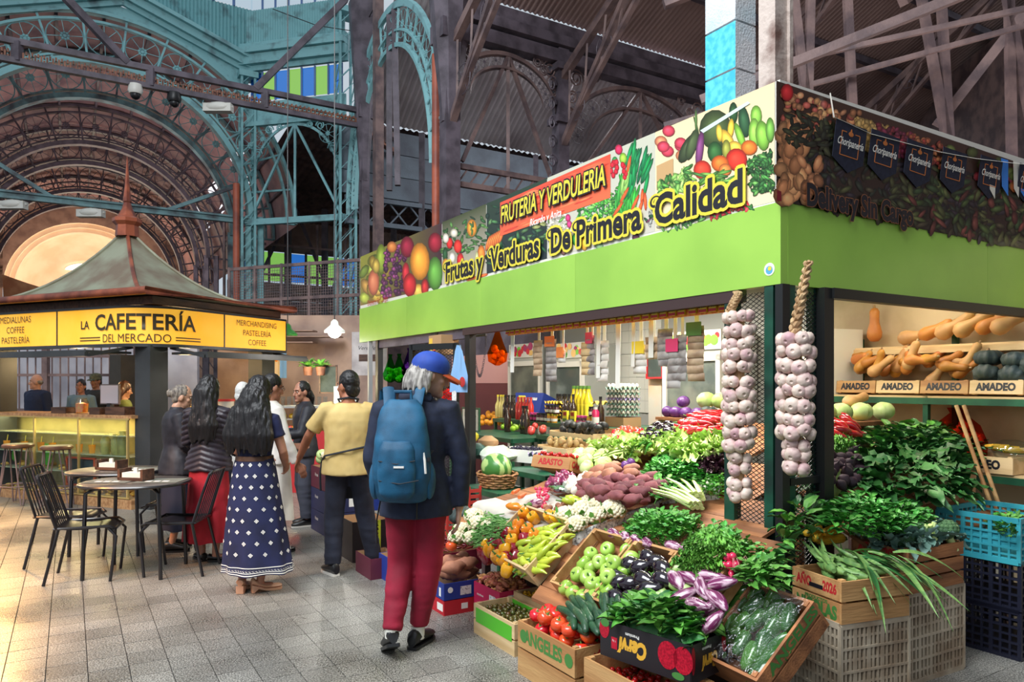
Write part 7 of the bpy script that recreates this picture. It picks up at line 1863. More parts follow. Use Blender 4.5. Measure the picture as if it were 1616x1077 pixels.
fill(BEG, [(1160, 922), (1228, 940), (1250, 965), (1225, 1030), (1190, 1075), (1150, 1010), (1146, 950)], .072, 'green pepper under clear film in the tilted crate', 'film wrapped green peppers', PRF, .01, .02, lambda q: RZ(q.uniform(-.9, .4)) @ RX(1.5) @ RZ(q.uniform(0, 6)) @ SCL(.82, .82, 1.35), (.95, 1.15), 44, 9)
b = MB(); rs = []
for i in range(15):
 y = -.25 + .5 * i / 14
 rs.append([(-.165 + .33 * j / 12, y, .165 + .018 * mnoise.noise(Vector((j * .9, i * .9, 3))) + .02 * math.sin(PI * j / 12)) for j in range(13)])
b.rings(rs, 0, False, False)
fm = bpy.data.materials.new('cling_film'); fm.use_nodes = True; nt = fm.node_tree; nt.nodes.clear()
oo = nt.nodes.new('ShaderNodeOutputMaterial'); mx = nt.nodes.new('ShaderNodeMixShader'); ta = nt.nodes.new('ShaderNodeBsdfTransparent'); gl = nt.nodes.new('ShaderNodeBsdfGlossy'); gl.inputs['Roughness'].default_value = .12
nz = nt.nodes.new('ShaderNodeTexNoise'); nz.inputs['Scale'].default_value = 14; bmp = nt.nodes.new('ShaderNodeBump'); bmp.inputs['Strength'].default_value = .5; bmp.inputs['Distance'].default_value = .05
nt.links.new(nz.outputs['Fac'], bmp.inputs['Height']); nt.links.new(bmp.outputs[0], gl.inputs['Normal']); mx.inputs[0].default_value = .09
nt.links.new(ta.outputs[0], mx.inputs[1]); nt.links.new(gl.outputs[0], mx.inputs[2]); nt.links.new(mx.outputs[0], oo.inputs[0])
solo('cling_film', b, fm, 'clear wrinkled film over the green peppers', 'film', SM(-.45, .68, zc - .09) @ RZ(-.08) @ RX(SLP) @ T3(0, 0, -.06) @ SCL(1, .84, 1), ang=180)
fill(CUC, [(905, 955), (985, 948), (1000, 962), (950, 992), (915, 990), (885, 972)], .045, 'dark cucumber behind the crate of large tomatoes', 'cucumbers', PRA, .05, .04, along(2.6, .5), (.85, 1.0), 26, 61)
fill(BER, [(765, 850), (825, 826), (850, 845), (830, 880), (790, 892), (760, 875)], .078, 'dark red bell pepper in the lettered crate', 'dark red bell peppers', PRA, .02, .02, UP, (.95, 1.1), 30, 11)
for x, y, lf in ((772, 870, .06), (785, 880, .06), (798, 868, .07), (808, 855, .08), (795, 885, .05), (768, 862, .05), (800, 900, .04)):
 r = on(x, y, PRA, lf)
 spawn(BEY, SM(*r[:3]) @ RX(R.uniform(-1, .3)) @ RY(R.uniform(-.6, .6)), 'yellow bell pepper in the lettered crate', 'yellow bell peppers in the lettered crate')
for x, y in ((818, 830), (833, 838), (845, 846), (812, 842)):
 r = on(x, y, PRA, .06); spawn(BEO, SM(*r[:3]) @ RX(R.uniform(-1, .3)), 'orange bell pepper at the top of the lettered crate', 'orange bell peppers')
fill(LPG, [(868, 830), (898, 842), (880, 872), (850, 905), (808, 898), (832, 855)], .040, 'long yellow green pepper in the lettered crate', 'long yellow green peppers', PRA, .03, .045, along(.5, .6), (.9, 1.15), 60, 12)
fill(LPG, [(862, 845), (880, 850), (850, 890), (825, 890)], .05, 'long yellow green pepper in the lettered crate', 'long yellow green peppers', PRA, .085, .02, along(.5, .7), (.9, 1.1), 12, 13)
M_BEAN = mat('green_bean', (122, 172, 92), .45, (92, 142, 74), 10)
b = MB(); rr = random.Random(5)
for s, t, z in darts([(745, 850), (775, 815), (810, 830), (790, 855), (765, 870)], .012, PRA, .03, .03, 420, 6000, 4):
 a = rr.uniform(-.5, 1.6); l = .06; c = STALL @ Vector((s, t, z + rr.uniform(-.012, .02))); d = Vector((math.cos(a + AU) * l, math.sin(a + AU) * l, rr.uniform(-.02, .02)))
 b.tube([c - d, c + Vector((0, 0, .008)), c + d], .0042, 5)
o = solo('green_beans', b, M_BEAN, 'tangled heap of thin green beans', 'beans'); o['kind'] = 'stuff'
for x, y, k in ((748, 815, 1.0), (772, 830, .8), (755, 828, 1.05), (730, 838, 1.0), (745, 850, .9), (722, 848, .95)):
 r = on(x, y, PRA, .04); spawn(CAU, SM(*r[:3]) @ RZ(R.uniform(0, 6)) @ SCL(k), 'cauliflower in the heap left of the green beans', 'cauliflowers left of the green beans')
r = on(712, 862, PRA, .03); spawn(TOM, SM(*r[:3]), 'red tomato tucked among the cauliflowers and chilies')
for x, y, k in ((895, 815, 1.05), (920, 805, 1.0), (945, 798, .9), (968, 805, 1.05), (910, 828, .9), (940, 815, .95), (930, 790, .85)):
 r = on(x, y, PRA, .05); spawn(CAU, SM(*r[:3]) @ RZ(R.uniform(0, 6)) @ RX(.3) @ SCL(k), 'cauliflower in the heap on newspaper below the sweet potatoes', 'cauliflowers on newspaper')
for x, y in ((828, 812), (842, 818), (868, 816), (878, 818)):
 r = on(x, y, PRA, .04); spawn(BEY, SM(*r[:3]) @ RX(-.8) @ RZ(R.uniform(0, 6)) @ SCL(.95), 'yellow bell pepper on the ledge left of the cauliflowers', 'yellow bell peppers on the ledge')
for x, y in ((908, 790), (914, 786), (922, 790)):
 r = on(x, y, PRA, .05); spawn(LPG, SM(*r[:3]) @ RZ(1.2 + R.uniform(-.2, .2)) @ SCL(1.3), 'pale yellow pepper above the cauliflowers', 'pale peppers above the cauliflowers')
fill(ball('small_potato', M_POTB, .022, 'potato'), [(860, 800), (890, 795), (895, 812), (868, 815)], .045, 'small tan potato left of the cauliflowers', 'small tan potatoes', PRA, .02, .01, HOR, (.9, 1.1), 14, 2)
def sheet(pts, label, m=M_NEWS, name='newspaper_sheet', cat='newspaper'):
 b = MB(); n = len(pts); rs = []
 for dz, dy in ((.03, -.18), (.02, -.02), (.0, .02), (-.045, .03), (-.09, .025)):
  rs.append([STALL @ Vector((s, t + dy, z + dz + .008 * mnoise.noise(Vector((i * .8, dz * 20, s))))) for i, (s, t, z) in enumerate(pts)])
 b.rings(rs, 0, False, False); return solo(name, b, m, label, cat, ang=180)
def edge(p0, p1, n, lift=0.0): return [on(p0[0] + (p1[0] - p0[0]) * i / n, p0[1] + (p1[1] - p0[1]) * i / n, PRA, lift)[:3] for i in range(n + 1)]
sheet(edge((905, 845), (1045, 792), 10, .0), 'crumpled newspaper over the shelf edge below the cauliflowers and sweet potatoes')
sheet(edge((750, 795), (880, 850), 10, -.01), 'pale newspaper on the ledge under the carrots', mat('pale_paper', (206, 200, 188), .8, (180, 174, 160), 3))
sheet(edge((1050, 778), (1140, 770), 6, .02), 'grey newspaper under the basil', M_NEWS)
b = MB(); cs = [on(x, y, PRA, -.03)[:3] for x, y in ((758, 800), (870, 852), (935, 812), (860, 775))]
b.rings([[STALL @ (Vector(cs[0]).lerp(Vector(cs[1]), v / 6).lerp(Vector(cs[3]).lerp(Vector(cs[2]), v / 6), u / 5) + Vector((0, 0, .006 * mnoise.noise(Vector((u, v, 1)))))) for v in range(7)] for u in range(6)], 0, False, False)
solo('newspaper_sheet', b, MATS['pale_paper'], 'pale paper sheet spread on the ledge between carrots and cauliflowers', 'newspaper', ang=180)
CAR = tube_mesh('carrot', [(-.1, 0, 0), (-.05, 0, 0), (.05, .004, 0), (.1, 0, 0)], [.004, .012, .018, .014], mat('carrot_skin', (236, 120, 56), .5, (214, 100, 44), 20), 9)
for k, (x, y) in enumerate(((815, 775), (825, 782))): r = on(x, y, PRA, .03); spawn(proto('carrot', CAR, 'carrot'), SM(*r[:3]) @ RZ(2.3), 'carrot on the pale newspaper, the upper one' if k == 0 else 'carrot on the pale newspaper, the lower one')
r = on(845, 795, PRA, .04); spawn(proto('aubergine', EGS[1], 'aubergine', EGS[3]), SM(*r[:3]) @ RZ(1.9), 'lilac striped aubergine beside the orange squash slice')
b = MB(); b.ell((0, 0, 0), (.075, .045, .03), 14, 8); r = on(812, 800, PRA, .03); solo('squash_slice', b, M_BELLO, 'orange squash slice on the pale newspaper', 'squash', SM(*r[:3]) @ RZ(.4))
b = MB(); b.ell((0, 0, .03), (.12, .08, .05), 16, 10, jit=.25); r = on(885, 778, PRA, .0); o = solo('plastic_bag', b, glassmat('thin_plastic', (236, 244, 244), .22), 'clear plastic bag of green beans', 'bag', SM(*r[:3]))
b = MB()
for i in range(36): a = R.uniform(0, 6.28); x, y = R.uniform(-.07, .07), R.uniform(-.045, .045); b.tube([(x - .03 * math.cos(a), y - .02 * math.sin(a), .03), (x + .03 * math.cos(a), y + .02 * math.sin(a), .045)], .0045, 5)
part('beans', b, M_BEAN, o, kind='stuff')
fill(ball('red_berry', M_RAD, .016, 'radish'), [(845, 770), (868, 772), (860, 800), (845, 800)], .03, 'small red radish beside the bag of beans', 'small red radishes', PRA, .02, .015, HOR, (.8, 1.1), 22, 3)
for k in range(3): fill(SWP[k], [(900, 768), (965, 748), (1035, 752), (1040, 778), (985, 795), (925, 785)], .085, 'red skinned sweet potato in the long heap', 'red sweet potatoes', PRA, .04 + .035 * k, .05, along(.2, .5), (.85, 1.1), 18, 21 + k)
fill(SWB[1], [(925, 755), (960, 735), (1010, 742), (985, 760)], .1, 'brown sweet potato at the back of the long heap', 'brown sweet potatoes at the back', PRA, .08, .05, along(.3, .6), (.85, 1.0), 9, 25)
fill(ONR, [(862, 765), (890, 745), (905, 752), (880, 770)], .066, 'red onion beside the white onions', 'red onions', PRA, .03, .02, HOR, (.9, 1.1), 14, 26)
fill(ONW, [(890, 768), (905, 755), (925, 750), (918, 772), (900, 778)], .06, 'white onion beside the red onions', 'white onions', PRA, .03, .02, HOR, (.85, 1.05), 16, 27)
MC = SM(2.33, -.16, .86) @ RZ(.28) @ RX(.30)
o, sd, dm = crate(MC, .40, .30, .10, M_WOODC, 'small wooden crate of red cherry tomatoes beside the lettuce heads', 1, short=1)
ctext(sd, ('y', 1, 0), 'ABASTO', .07, M_REDI, dm[5], .26, 0, .003); ctext(sd, ('x', -1, 0), 'CARDOO', .07, M_REDI, dm[5], .24, 0, .003)
heap_in(CHR, .37, .27, .08, .031, .016, 'red cherry tomato in the small crate', 'cherry tomatoes in the small crate', MC, 2, HOR, 12, 120, .03)
# leafy heaps
def leafheap(name, label, cat, poly, meshes, d, prof=PRA, lift=.02, dome=.06, cap=150, tilt=(.1, 1.0), seed=1, under=2, sc=(.8, 1.2), group=None, core=None):
 rr = random.Random(seed)
 pts = darts(poly, d, prof, lift, dome, cap, seed=seed)
 if not pts: return None
 cx = [sum(p[i] for p in pts) / len(pts) for i in range(3)]
 root = thing(name, label, cat, SM(*cx), group)
 def lm(p):
  yaw = math.atan2(p[1] - cx[1], p[0] - cx[0]) + rr.uniform(-1.1, 1.1)
  return T3(p[0] - cx[0], p[1] - cx[1], p[2] - cx[2] + rr.uniform(-.012, .018)) @ RZ(yaw) @ RY(-rr.uniform(*tilt)) @ RX(rr.uniform(-.5, .5)) @ SCL(rr.uniform(*sc)) @ T3(-.02, 0, 0)
 for p in pts: link('leaf', rr.choice(meshes), lm(p), root)
 b = MB(); me = meshes[0]; vs = [v.co.copy() for v in me.vertices]; fs = [tuple(p.vertices) for p in me.polygons]
 for p in pts:
  for _ in range(under):
   q = (p[0] + rr.uniform(-d, d), p[1] + rr.uniform(-d, d), p[2] - rr.uniform(.005, .045)); M = lm(q); b.add([M @ v for v in vs], fs)
 part('inner_leaves', b, me.materials[0], root, kind='stuff', ang=180)
 return root
LF_SP = [leaf_mesh('leaf', M_LEAFD, .085, .05, .35, .18, .05, 6, .03), leaf_mesh('leaf', M_LEAFM, .09, .055, .5, .2, .05, 6, .03)]
LF_BA = [leaf_mesh('leaf', M_LEAFB, .05, .034, .4, .22, 0, 5, .01), leaf_mesh('leaf', M_LEAFB, .042, .03, .2, .25, 0, 5, .01)]
LF_LE = [leaf_mesh('leaf', M_LEAFL, .13, .10, .5, .2, .25, 7), leaf_mesh('leaf', M_LEAFL, .11, .09, .3, .25, .3, 7)]
LF_CH = [leaf_mesh('leaf', M_LEAFD, .2, .12, .55, .15, .12, 8, .06), leaf_mesh('leaf', M_LEAFD, .24, .13, .45, .12, .15, 8, .08)]
LF_RL = [leaf_mesh('leaf', M_LEAFR, .09, .07, .4, .2, .3, 7)]
LF_BR = [leaf_mesh('leaf', M_LEAFG, .13, .075, .35, .18, .1, 7, .03), leaf_mesh('leaf', M_LEAFG, .10, .065, .2, .2, .12, 7, .03)]
LF_KA = [leaf_mesh('leaf', M_LEAFK, .05, .035, .4, .2, .45, 7)]
LF_HE = [leaf_mesh('leaf', M_LEAFM, .04, .026, .3, .2, .1, 4, .03), leaf_mesh('leaf', M_LEAFB, .045, .03, .3, .2, .1, 4, .03)]
LF_AR = [leaf_mesh('leaf', M_LEAFM, .10, .035, .4, .15, .15, 6, .04)]
rr = random.Random(3); root = thing('spinach', 'fresh spinach leaves heaped in the black carton', 'spinach', MCV @ T3(0, 0, .10))
for i in range(230):
 x, y = rr.uniform(-.23, .23), rr.uniform(-.13, .13); h_ = .07 + .14 * (1 - (x / .26) ** 2) * (1 - (y / .17) ** 2)
 link('leaf', rr.choice(LF_SP), T3(x, y, h_ - rr.uniform(0, .05)) @ RZ(math.atan2(y, x) + rr.uniform(-1.2, 1.2)) @ RY(-rr.uniform(.1, 1.2)) @ RX(rr.uniform(-.5, .5)) @ SCL(rr.uniform(.95, 1.3)) @ T3(-.03, 0, 0), root)
b = MB(); b.ell((0, 0, .02), (.22, .13, .12), 14, 8); part('inner_leaves', b, M_LEAFD, root, kind='stuff')
leafheap('basil', 'bushy heap of fresh basil below the lettuce', 'basil', [(1010, 745), (1045, 715), (1095, 718), (1125, 740), (1110, 762), (1060, 768), (1020, 760)], LF_BA, .026, PRA, .05, .07, 260, (.0, .9), 2, 3)
leafheap('lettuce', 'wide heap of pale frilly lettuce behind the basil', 'lettuce', [(1030, 705), (1075, 680), (1140, 672), (1142, 735), (1110, 730), (1060, 718)], LF_LE, .055, PRA, .05, .07, 200, (.2, 1.2), 3, 2)
leafheap('lettuce', 'heap of green loose lettuce above the celery', 'lettuce', [(940, 708), (985, 692), (1030, 690), (1030, 712), (985, 722), (945, 725)], LF_LE, .06, PRA, .05, .06, 90, (.2, 1.2), 4, 2)
leafheap('red_lettuce', 'dark red lettuce beside the green post', 'lettuce', [(1112, 730), (1140, 705), (1142, 740), (1120, 745)], LF_RL, .035, PRA, .05, .05, 60, (.2, 1.2), 5, 3)
leafheap('mixed_herbs', 'leafy green herb bunches below the celery', 'herbs', [(985, 830), (1010, 808), (1060, 802), (1105, 815), (1095, 835), (1040, 852), (1000, 850)], LF_HE, .026, PRA, .05, .06, 260, (.0, 1.1), 6, 3)
leafheap('curly_kale', 'mound of curly kale beside the radishes', 'kale', [(1068, 885), (1090, 855), (1120, 838), (1160, 850), (1165, 885), (1130, 900), (1095, 900)], LF_KA, .022, PRA, .05, .09, 290, (.0, 1.3), 7, 3)
leafheap('parsley', 'flat parsley filling the ledge between kale and mesh', 'herbs', [(1095, 838), (1135, 822), (1210, 862), (1215, 885), (1165, 888), (1120, 845)], LF_HE, .032, PRA, .03, .04, 140, (.0, 1.1), 28, 3)
leafheap('arugula', 'small heap of arugula at the foot of the mesh', 'arugula', [(1175, 890), (1215, 885), (1228, 912), (1200, 918), (1175, 905)], LF_AR, .03, PRA, .04, .03, 60, (.1, .9), 8, 2)
leafheap('mint', 'green mint behind the white turnips by the post', 'herbs', [(1100, 745), (1142, 738), (1142, 775), (1110, 775)], LF_HE, .028, PRA, .05, .03, 90, (.1, 1.0), 9, 2)
fill(CABS, [(905, 725), (925, 708), (955, 712), (955, 735), (925, 738)], .11, 'pale round lettuce head beside the celery', 'pale lettuce heads', PRA, .06, .02, UP, (.8, 1.0), 9, 31)
fill(ball('white_turnip', M_ONW, .03, 'turnip'), [(1102, 755), (1125, 748), (1122, 775), (1104, 775)], .055, 'white turnip beside the mint', 'white turnips', PRA, .03, .01, HOR, (.9, 1.1), 8, 3)
fill(ball('small_red_cabbage', M_CABR, .04, 'cabbage'), [(965, 740), (1000, 728), (995, 748), (975, 752)], .075, 'small purple cabbage below the celery', 'small purple cabbages', PRA, .05, .01, HOR, (.8, 1.0), 5, 3)
def celery(M, n, L_, label):
 o = thing('celery', label, 'celery', M); rr = random.Random(n)
 for i in range(n):
  a = (i / (n - 1) - .5) * .42; z = .012 + .02 * (i % 3) + .01 * rr.random()
  b = MB(); c, s = math.cos(a), math.sin(a)
  b.tube([(0, (i / n - .5) * .10, z), (L_ * .5 * c, (i / n - .5) * .10 + L_ * .5 * s, z + .02), (L_ * c, (i / n - .5) * .1 + L_ * s, z + .015)], [.016, .012, .007], 7, flat=.7); part('stalk', b, M_STALK, o)
 for i in range(34):
  link('leaf', rr.choice(LF_HE), T3(L_ * rr.uniform(.85, 1.25), rr.uniform(-.16, .16) * 1.0, rr.uniform(.0, .08)) @ RZ(rr.uniform(-1, 1)) @ RY(-rr.uniform(0, 1)) @ SCL(rr.uniform(1, 1.6)), o)
 return o
r = on(950, 728, PRA, .05); celery(SM(*r[:3]) @ RZ(-2.35) @ RY(-.25) @ T3(-.05, 0, 0), 9, .36, 'celery bunch with pale stalks in front of the black aubergines')
r = on(1135, 810, PRA, .05); celery(SM(.62, .02, .86) @ RZ(-.5) @ RY(-.1), 10, .36, 'celery bunch beside the green post')
celery(SM(.50, .14, .83) @ RZ(-.15) @ RY(-.1), 9, .34, 'upper celery bunch beside the green post')
for k, x in enumerate((968, 988, 1004, 1022, 1062, 1082)):
 r = on(x, 842 + k * 5, PRA, .035); spawn(EGS, SM(*r[:3]) @ RZ(R.uniform(-.5, .2)) @ SCL(.85), 'violet striped aubergine on the ledge above the tilted crates', 'striped aubergines on the ledge')
r = on(1155, 893, PRA, .06); o = thing('radish_bunch', 'bunch of red radishes beside the kale', 'radish', SM(*r[:3]))
for i in range(15):
 a = 2.4 * i; q = .012 * math.sqrt(i); link('radish', RADI, T3(q * math.cos(a) * 1.1, q * math.sin(a), .03 - .004 * i + .02 * (i % 2)) @ RX(R.uniform(-1, 1)) @ RY(R.uniform(-1, 1)) @ SCL(R.uniform(.8, 1.15)), o)
b = MB()
for i in range(16): a = R.uniform(0, 6.28); b.tube([(.03 * math.cos(a), .03 * math.sin(a), .02), (.06 * math.cos(a), .06 * math.sin(a), .05), (.09 * math.cos(a), .09 * math.sin(a), R.uniform(-.02, .06))], .0012, 4)
part('root_hairs', b, mat('pink_root', (226, 150, 150), .6), o, kind='stuff')
fill(PTOM, [(950, 695), (985, 678), (1015, 680), (1005, 695), (970, 702)], .06, 'orange red plum tomato in the back heap', 'plum tomatoes in the back heap', PRA, .05, .05, along(.3, .6), (.9, 1.1), 26, 41)
fill(EGB, [(1010, 690), (1030, 672), (1070, 672), (1080, 690), (1045, 705)], .09, 'black aubergine in the back heap', 'black aubergines in the back heap', PRA, .07, .06, along(.2, .4), (.85, 1.05), 14, 42)
fill(LPR, [(1050, 690), (1090, 660), (1140, 645), (1142, 685), (1100, 692)], .055, 'long red pepper in the back heap by the post', 'long red peppers', PRA, .06, .10, along(.5, .7), (.95, 1.25), 40, 43)
b = MB(); b.box((2.55, -2.05, 1.235), (1.0, .36, .03)); b.box((2.55, -1.9, 1.13), (.96, .02, .2)); solo('back_shelf', b, M_WOODO, 'wooden shelf that carries the purple cabbages', 'shelf', STALL, smooth=False)
for k, (x, y, z) in enumerate(((3.0, -2.0, 1.30), (2.86, -1.98, 1.30), (2.71, -1.97, 1.30), (2.56, -1.98, 1.30), (2.84, -2.06, 1.41))): spawn(CABR, SM(x, y, z) @ RX(R.uniform(-.6, .6)) @ RZ(R.uniform(0, 6)) @ SCL(.95), 'purple cabbage on the back shelf', 'purple cabbages')
for k, (x, y, z) in enumerate(((2.58, -2.12, 1.43), (2.38, -2.12, 1.43))): spawn(CABG, SM(x, y, z) @ SCL(1.15), ['pale green cabbage above the purple cabbages, the left of two', 'pale green cabbage above the purple cabbages, beside the post'][k])
spawn(PUM, SM(2.40, -1.98, 1.31) @ RX(.3) @ SCL(.9), 'dark green pumpkin right of the purple cabbages')
# short side of the stall: crates, greens, squash shelves
def pcrate(M, L_, W_, H_, m, label, nx=9, nz=6, handle=False):
 """moulded plastic crate with pierced walls"""
 o = thing('plastic_crate', label, 'crate', M)
 def wall(n, ln, Mw):
  b = MB()
  for i in range(n + 1): b.box((-ln / 2 + ln * i / n, 0, H_ / 2), (.012 if i % 3 else .022, .014, H_))
  for k in range(nz + 1): b.box((0, 0, H_ * k / nz), (ln, .010 if k % 2 else .018, .012 if 0 < k < nz else .03))
  b.box((0, -.004 if Mw else 0, H_ * .5), (ln, .003, H_ * .3)) if handle else None
  part('lattice_wall', b, m, o, M=Mw, smooth=False)
 for sy in (-1, 1): wall(nx, L_, T3(0, sy * W_ / 2, 0))
 for sx in (-1, 1): wall(max(3, int(nx * W_ / L_)), W_, T3(sx * L_ / 2, 0, 0) @ RZ(PI / 2))
 b = MB(); b.box((0, 0, .012), (L_, W_, .016)); part('base', b, m, o, smooth=False); return o
M_PWH = mat('ivory_plastic', (186, 172, 150), .5, (146, 126, 104), 5, bump=.1); M_PTEAL = mat('teal_plastic', (64, 172, 186), .4, (48, 140, 156), 4); M_PBLK = mat('navy_plastic', (28, 30, 48), .45)
def corner_M(s, t, a2, L_, W_, z):
 a2 = Vector(a2).normalized(); a1 = Vector((-a2.y, a2.x)); c = Vector((s, t)) + a2 * L_ / 2 + a1 * W_ / 2
 return STALL @ T3(c.x, c.y, z) @ RZ(math.atan2(a2.y, a2.x))
pcrate(corner_M(-.52, .23, (-.2, -.98), .42, .34, .01), .42, .34, .44, M_PWH, 'ivory plastic crate under the lettered crate of corn', 15, 8)
pcrate(corner_M(-.45, -.44, (-.05, -1), .50, .36, .01), .50, .36, .47, M_PWH, 'ivory plastic crate under the crate of broccoli', 15, 8)
MN = corner_M(-.53, .235, (-.2, -.98), .42, .33, .462)
o, sd, dm = crate(MN, .42, .33, .20, M_WOODC, 'wooden crate of corn ears with red year and green lettering', 2, short=2)
ctext(sd, ('x', -1, 1), 'AÑO      2026', .065, M_REDI, dm[5], .27, 0, .003); ctext(sd, ('x', -1, 0), 'NICOLAS', .085, M_GRNI, dm[5], .27, 0, .005, -.008); ctext(sd, ('x', -1, 0), 'PRODUCTOS', .025, M_GRNI, dm[5], .15, 0, .001, .035)
b = MB(); b.box((0, 0, 0), (.002, .09, .02)); part('hand_hole', b, M_INK, sd[('x', -1, 1)], M=T3(-.0068, 0, -.01), smooth=False)
MB2 = corner_M(-.47, -.42, (-.05, -1), .49, .34, .49)
o, sd, dm = crate(MB2, .49, .34, .23, M_WOODO, 'old wooden crate of broccoli stamped with a red year', 3, short=3)
ctext(sd, ('x', -1, 2), 'AÑO   2025', .06, M_REDI, dm[5], .26, 0, .003)
rr = random.Random(9)
for i in range(14):
 x, y = rr.uniform(-.15, .15), rr.uniform(-.12, .12); spawn(HCORN, MN @ T3(x, y, .19 + rr.uniform(0, .05)) @ RZ(PI * .5 + rr.uniform(-.7, .7)) @ RX(rr.uniform(-.6, .6)) @ SCL(.9), 'green corn ear in its husk in the lettered crate', 'corn ears in husks')
LFX = [leaf_mesh('leaf', M_HUSK, .34, .035, .9, .15, 0, 8), leaf_mesh('leaf', M_LEAFD, .30, .03, .7, .15, 0, 8)]
o = thing('corn_leaves', 'long corn leaves drooping over the lettered crate', 'leaves', MN @ T3(.06, 0, .24))
for i in range(28): link('leaf', rr.choice(LFX), T3(rr.uniform(-.06, .15), rr.uniform(-.1, .12), rr.uniform(-.01, .05)) @ RZ(rr.uniform(-2.0, -.5)) @ RY(-rr.uniform(.0, .5)) @ RX(rr.uniform(-.5, .5)) @ SCL(rr.uniform(.6, 1.05)), o)
o = thing('broccoli_leaves', 'grey green broccoli leaves crowding the old crate', 'leaves', MB2 @ T3(0, 0, .22))
for i in range(110):
 x, y = rr.uniform(-.25, .25), rr.uniform(-.17, .17); link('leaf', rr.choice(LF_BR), T3(x, y, rr.uniform(.0, .07)) @ RZ(math.atan2(y, x) + rr.uniform(-1, 1)) @ RY(-rr.uniform(-.3, 1.1)) @ RX(rr.uniform(-.6, .6)) @ SCL(rr.uniform(.7, 1.1)), o)
for i in range(9): x, y = rr.uniform(-.2, .2), rr.uniform(-.13, .13); spawn(BRO, MB2 @ T3(x, y, .27 + rr.uniform(0, .02)) @ RX(rr.uniform(-.7, .7)) @ RY(rr.uniform(-.7, .7)), 'green broccoli head among its leaves in the old crate', 'broccoli heads')
for k in range(16):
 b = MB() if k == 0 else b
 if k == 0: b.tube([(0, 0, 0), (0, 0, .10)], .013, 7); sm = b.mesh('stalk', M_STALK)
 link('stalk', sm, T3(rr.uniform(-.23, .23), rr.uniform(-.15, .15), .03) @ RX(rr.uniform(-.8, .8)) @ RY(rr.uniform(-.8, .8)), o)
for k, z in enumerate((.005, .285)): pcrate(SM(-.36, -1.62, z), .46, .58, .272, M_PBLK, ['dark navy plastic crate on the floor under the teal crate', 'dark navy plastic crate directly under the teal crate'][k], 9, 6)
pcrate(SM(-.36, -1.60, .565), .46, .56, .24, M_PTEAL, 'teal plastic crate on two dark navy crates', 9, 6, True)
leafheap('fennel_fronds', 'green fronds in the teal plastic crate', 'greens', [(1560, 815), (1610, 808), (1612, 835), (1575, 835)], LF_HE, .035, (PRA[0], [.76] * 10), .0, .03, 60, (.2, 1.2), 3, 2)
leafheap('basil', 'bushy basil heap on the short side above the broccoli', 'basil', [(1300, 795), (1350, 775), (1440, 790), (1475, 815), (1420, 832), (1340, 838), (1300, 820)], LF_BA, .030, PRR, .05, .06, 280, (.0, .9), 12, 3)
leafheap('chard', 'large dark chard leaves spilling over the short side', 'chard', [(1345, 745), (1390, 712), (1440, 700), (1500, 715), (1525, 755), (1490, 785), (1410, 790), (1360, 770)], LF_CH, .066, PRR, .05, .07, 130, (.0, .8), 13, 1, (.6, 1.0))
leafheap('watercress', 'pale leafy watercress heap behind the chard', 'herbs', [(1350, 692), (1400, 672), (1480, 668), (1550, 700), (1530, 735), (1440, 715), (1380, 712)], LF_SP, .042, PRR, .03, .06, 290, (.0, 1.0), 14, 3)
leafheap('curly_lettuce', 'bright curly lettuce beside the black corner post', 'lettuce', [(1300, 690), (1335, 688), (1350, 708), (1300, 718)], LF_KA, .028, PRR, .05, .04, 120, (.1, 1.2), 15, 3)
leafheap('green_sprigs', 'leafy green sprigs behind the corner mesh', 'herbs', [(1235, 760), (1290, 755), (1290, 800), (1238, 880)], LF_SP, .06, PRR, .0, .03, 80, (.1, 1.2), 16, 2)
fill(BEE, [(1300, 722), (1345, 712), (1368, 745), (1335, 768), (1302, 760)], .058, 'dark beetroot in the heap beside the pale cabbage', 'beetroots', PRR, .05, .03, HOR, (.9, 1.1), 40, 51)
for k, (x, y) in enumerate(((1326, 758), (1306, 772))): r = ray_s(x, y, .13); spawn(CABS, SM(*r[:3]) @ SCL(1.05), ['pale cabbage in front of the beetroots, the upper one', 'pale cabbage in front of the beetroots, beside the post'][k])
fill(LPR, [(1300, 668), (1345, 660), (1352, 688), (1300, 692)], .06, 'red pepper below the row of cabbages', 'red peppers below the cabbages', PRR, .06, .03, along(.4, .8), (.9, 1.1), 14, 52)
for k, (x, y, z, a) in enumerate(((1312, 838, .0, .2), (1310, 852, .0, -.1), (1290, 846, .0, .5), (1282, 838, 0, .3))):
 s, t, z, _ = ray_s(x, y, -.06); spawn(CORN, SM(s, t, z) @ RZ(PI / 2 + a) @ SCL(1.1), 'yellow corn cob by the foot of the black corner post', 'corn cobs by the corner post')
b = MB(); b.box((.72, -1.45, 1.30), (.28, .95, .03)); b.box((.72, -1.1, .65), (.05, .05, 1.3)); b.box((.72, -1.8, .65), (.05, .05, 1.3)); solo('cabbage_board', b, M_WOODO, 'wooden board on legs carrying the row of pale cabbages', 'shelf', STALL, smooth=False)
for k, (x, y) in enumerate(((1302, 650), (1328, 650), (1360, 650), (1395, 652))):
 s, t, z, Y = ray_s(x, y, .68); spawn(CABG, SM(s, t, 1.385) @ RZ(k) @ SCL(.98), 'pale green cabbage in the row under the squash shelf', 'row of pale cabbages')
s, t, z, Y = ray_s(1352, 628, .80); spawn(BUTP, SM(s, t, 1.47) @ RX(1.35) @ RZ(.3) @ SCL(.9), 'tan squash lying on the row of pale cabbages')
sh = thing('squash_rack', 'green framed rack with wooden shelves of squash along the wall', 'rack', STALL)
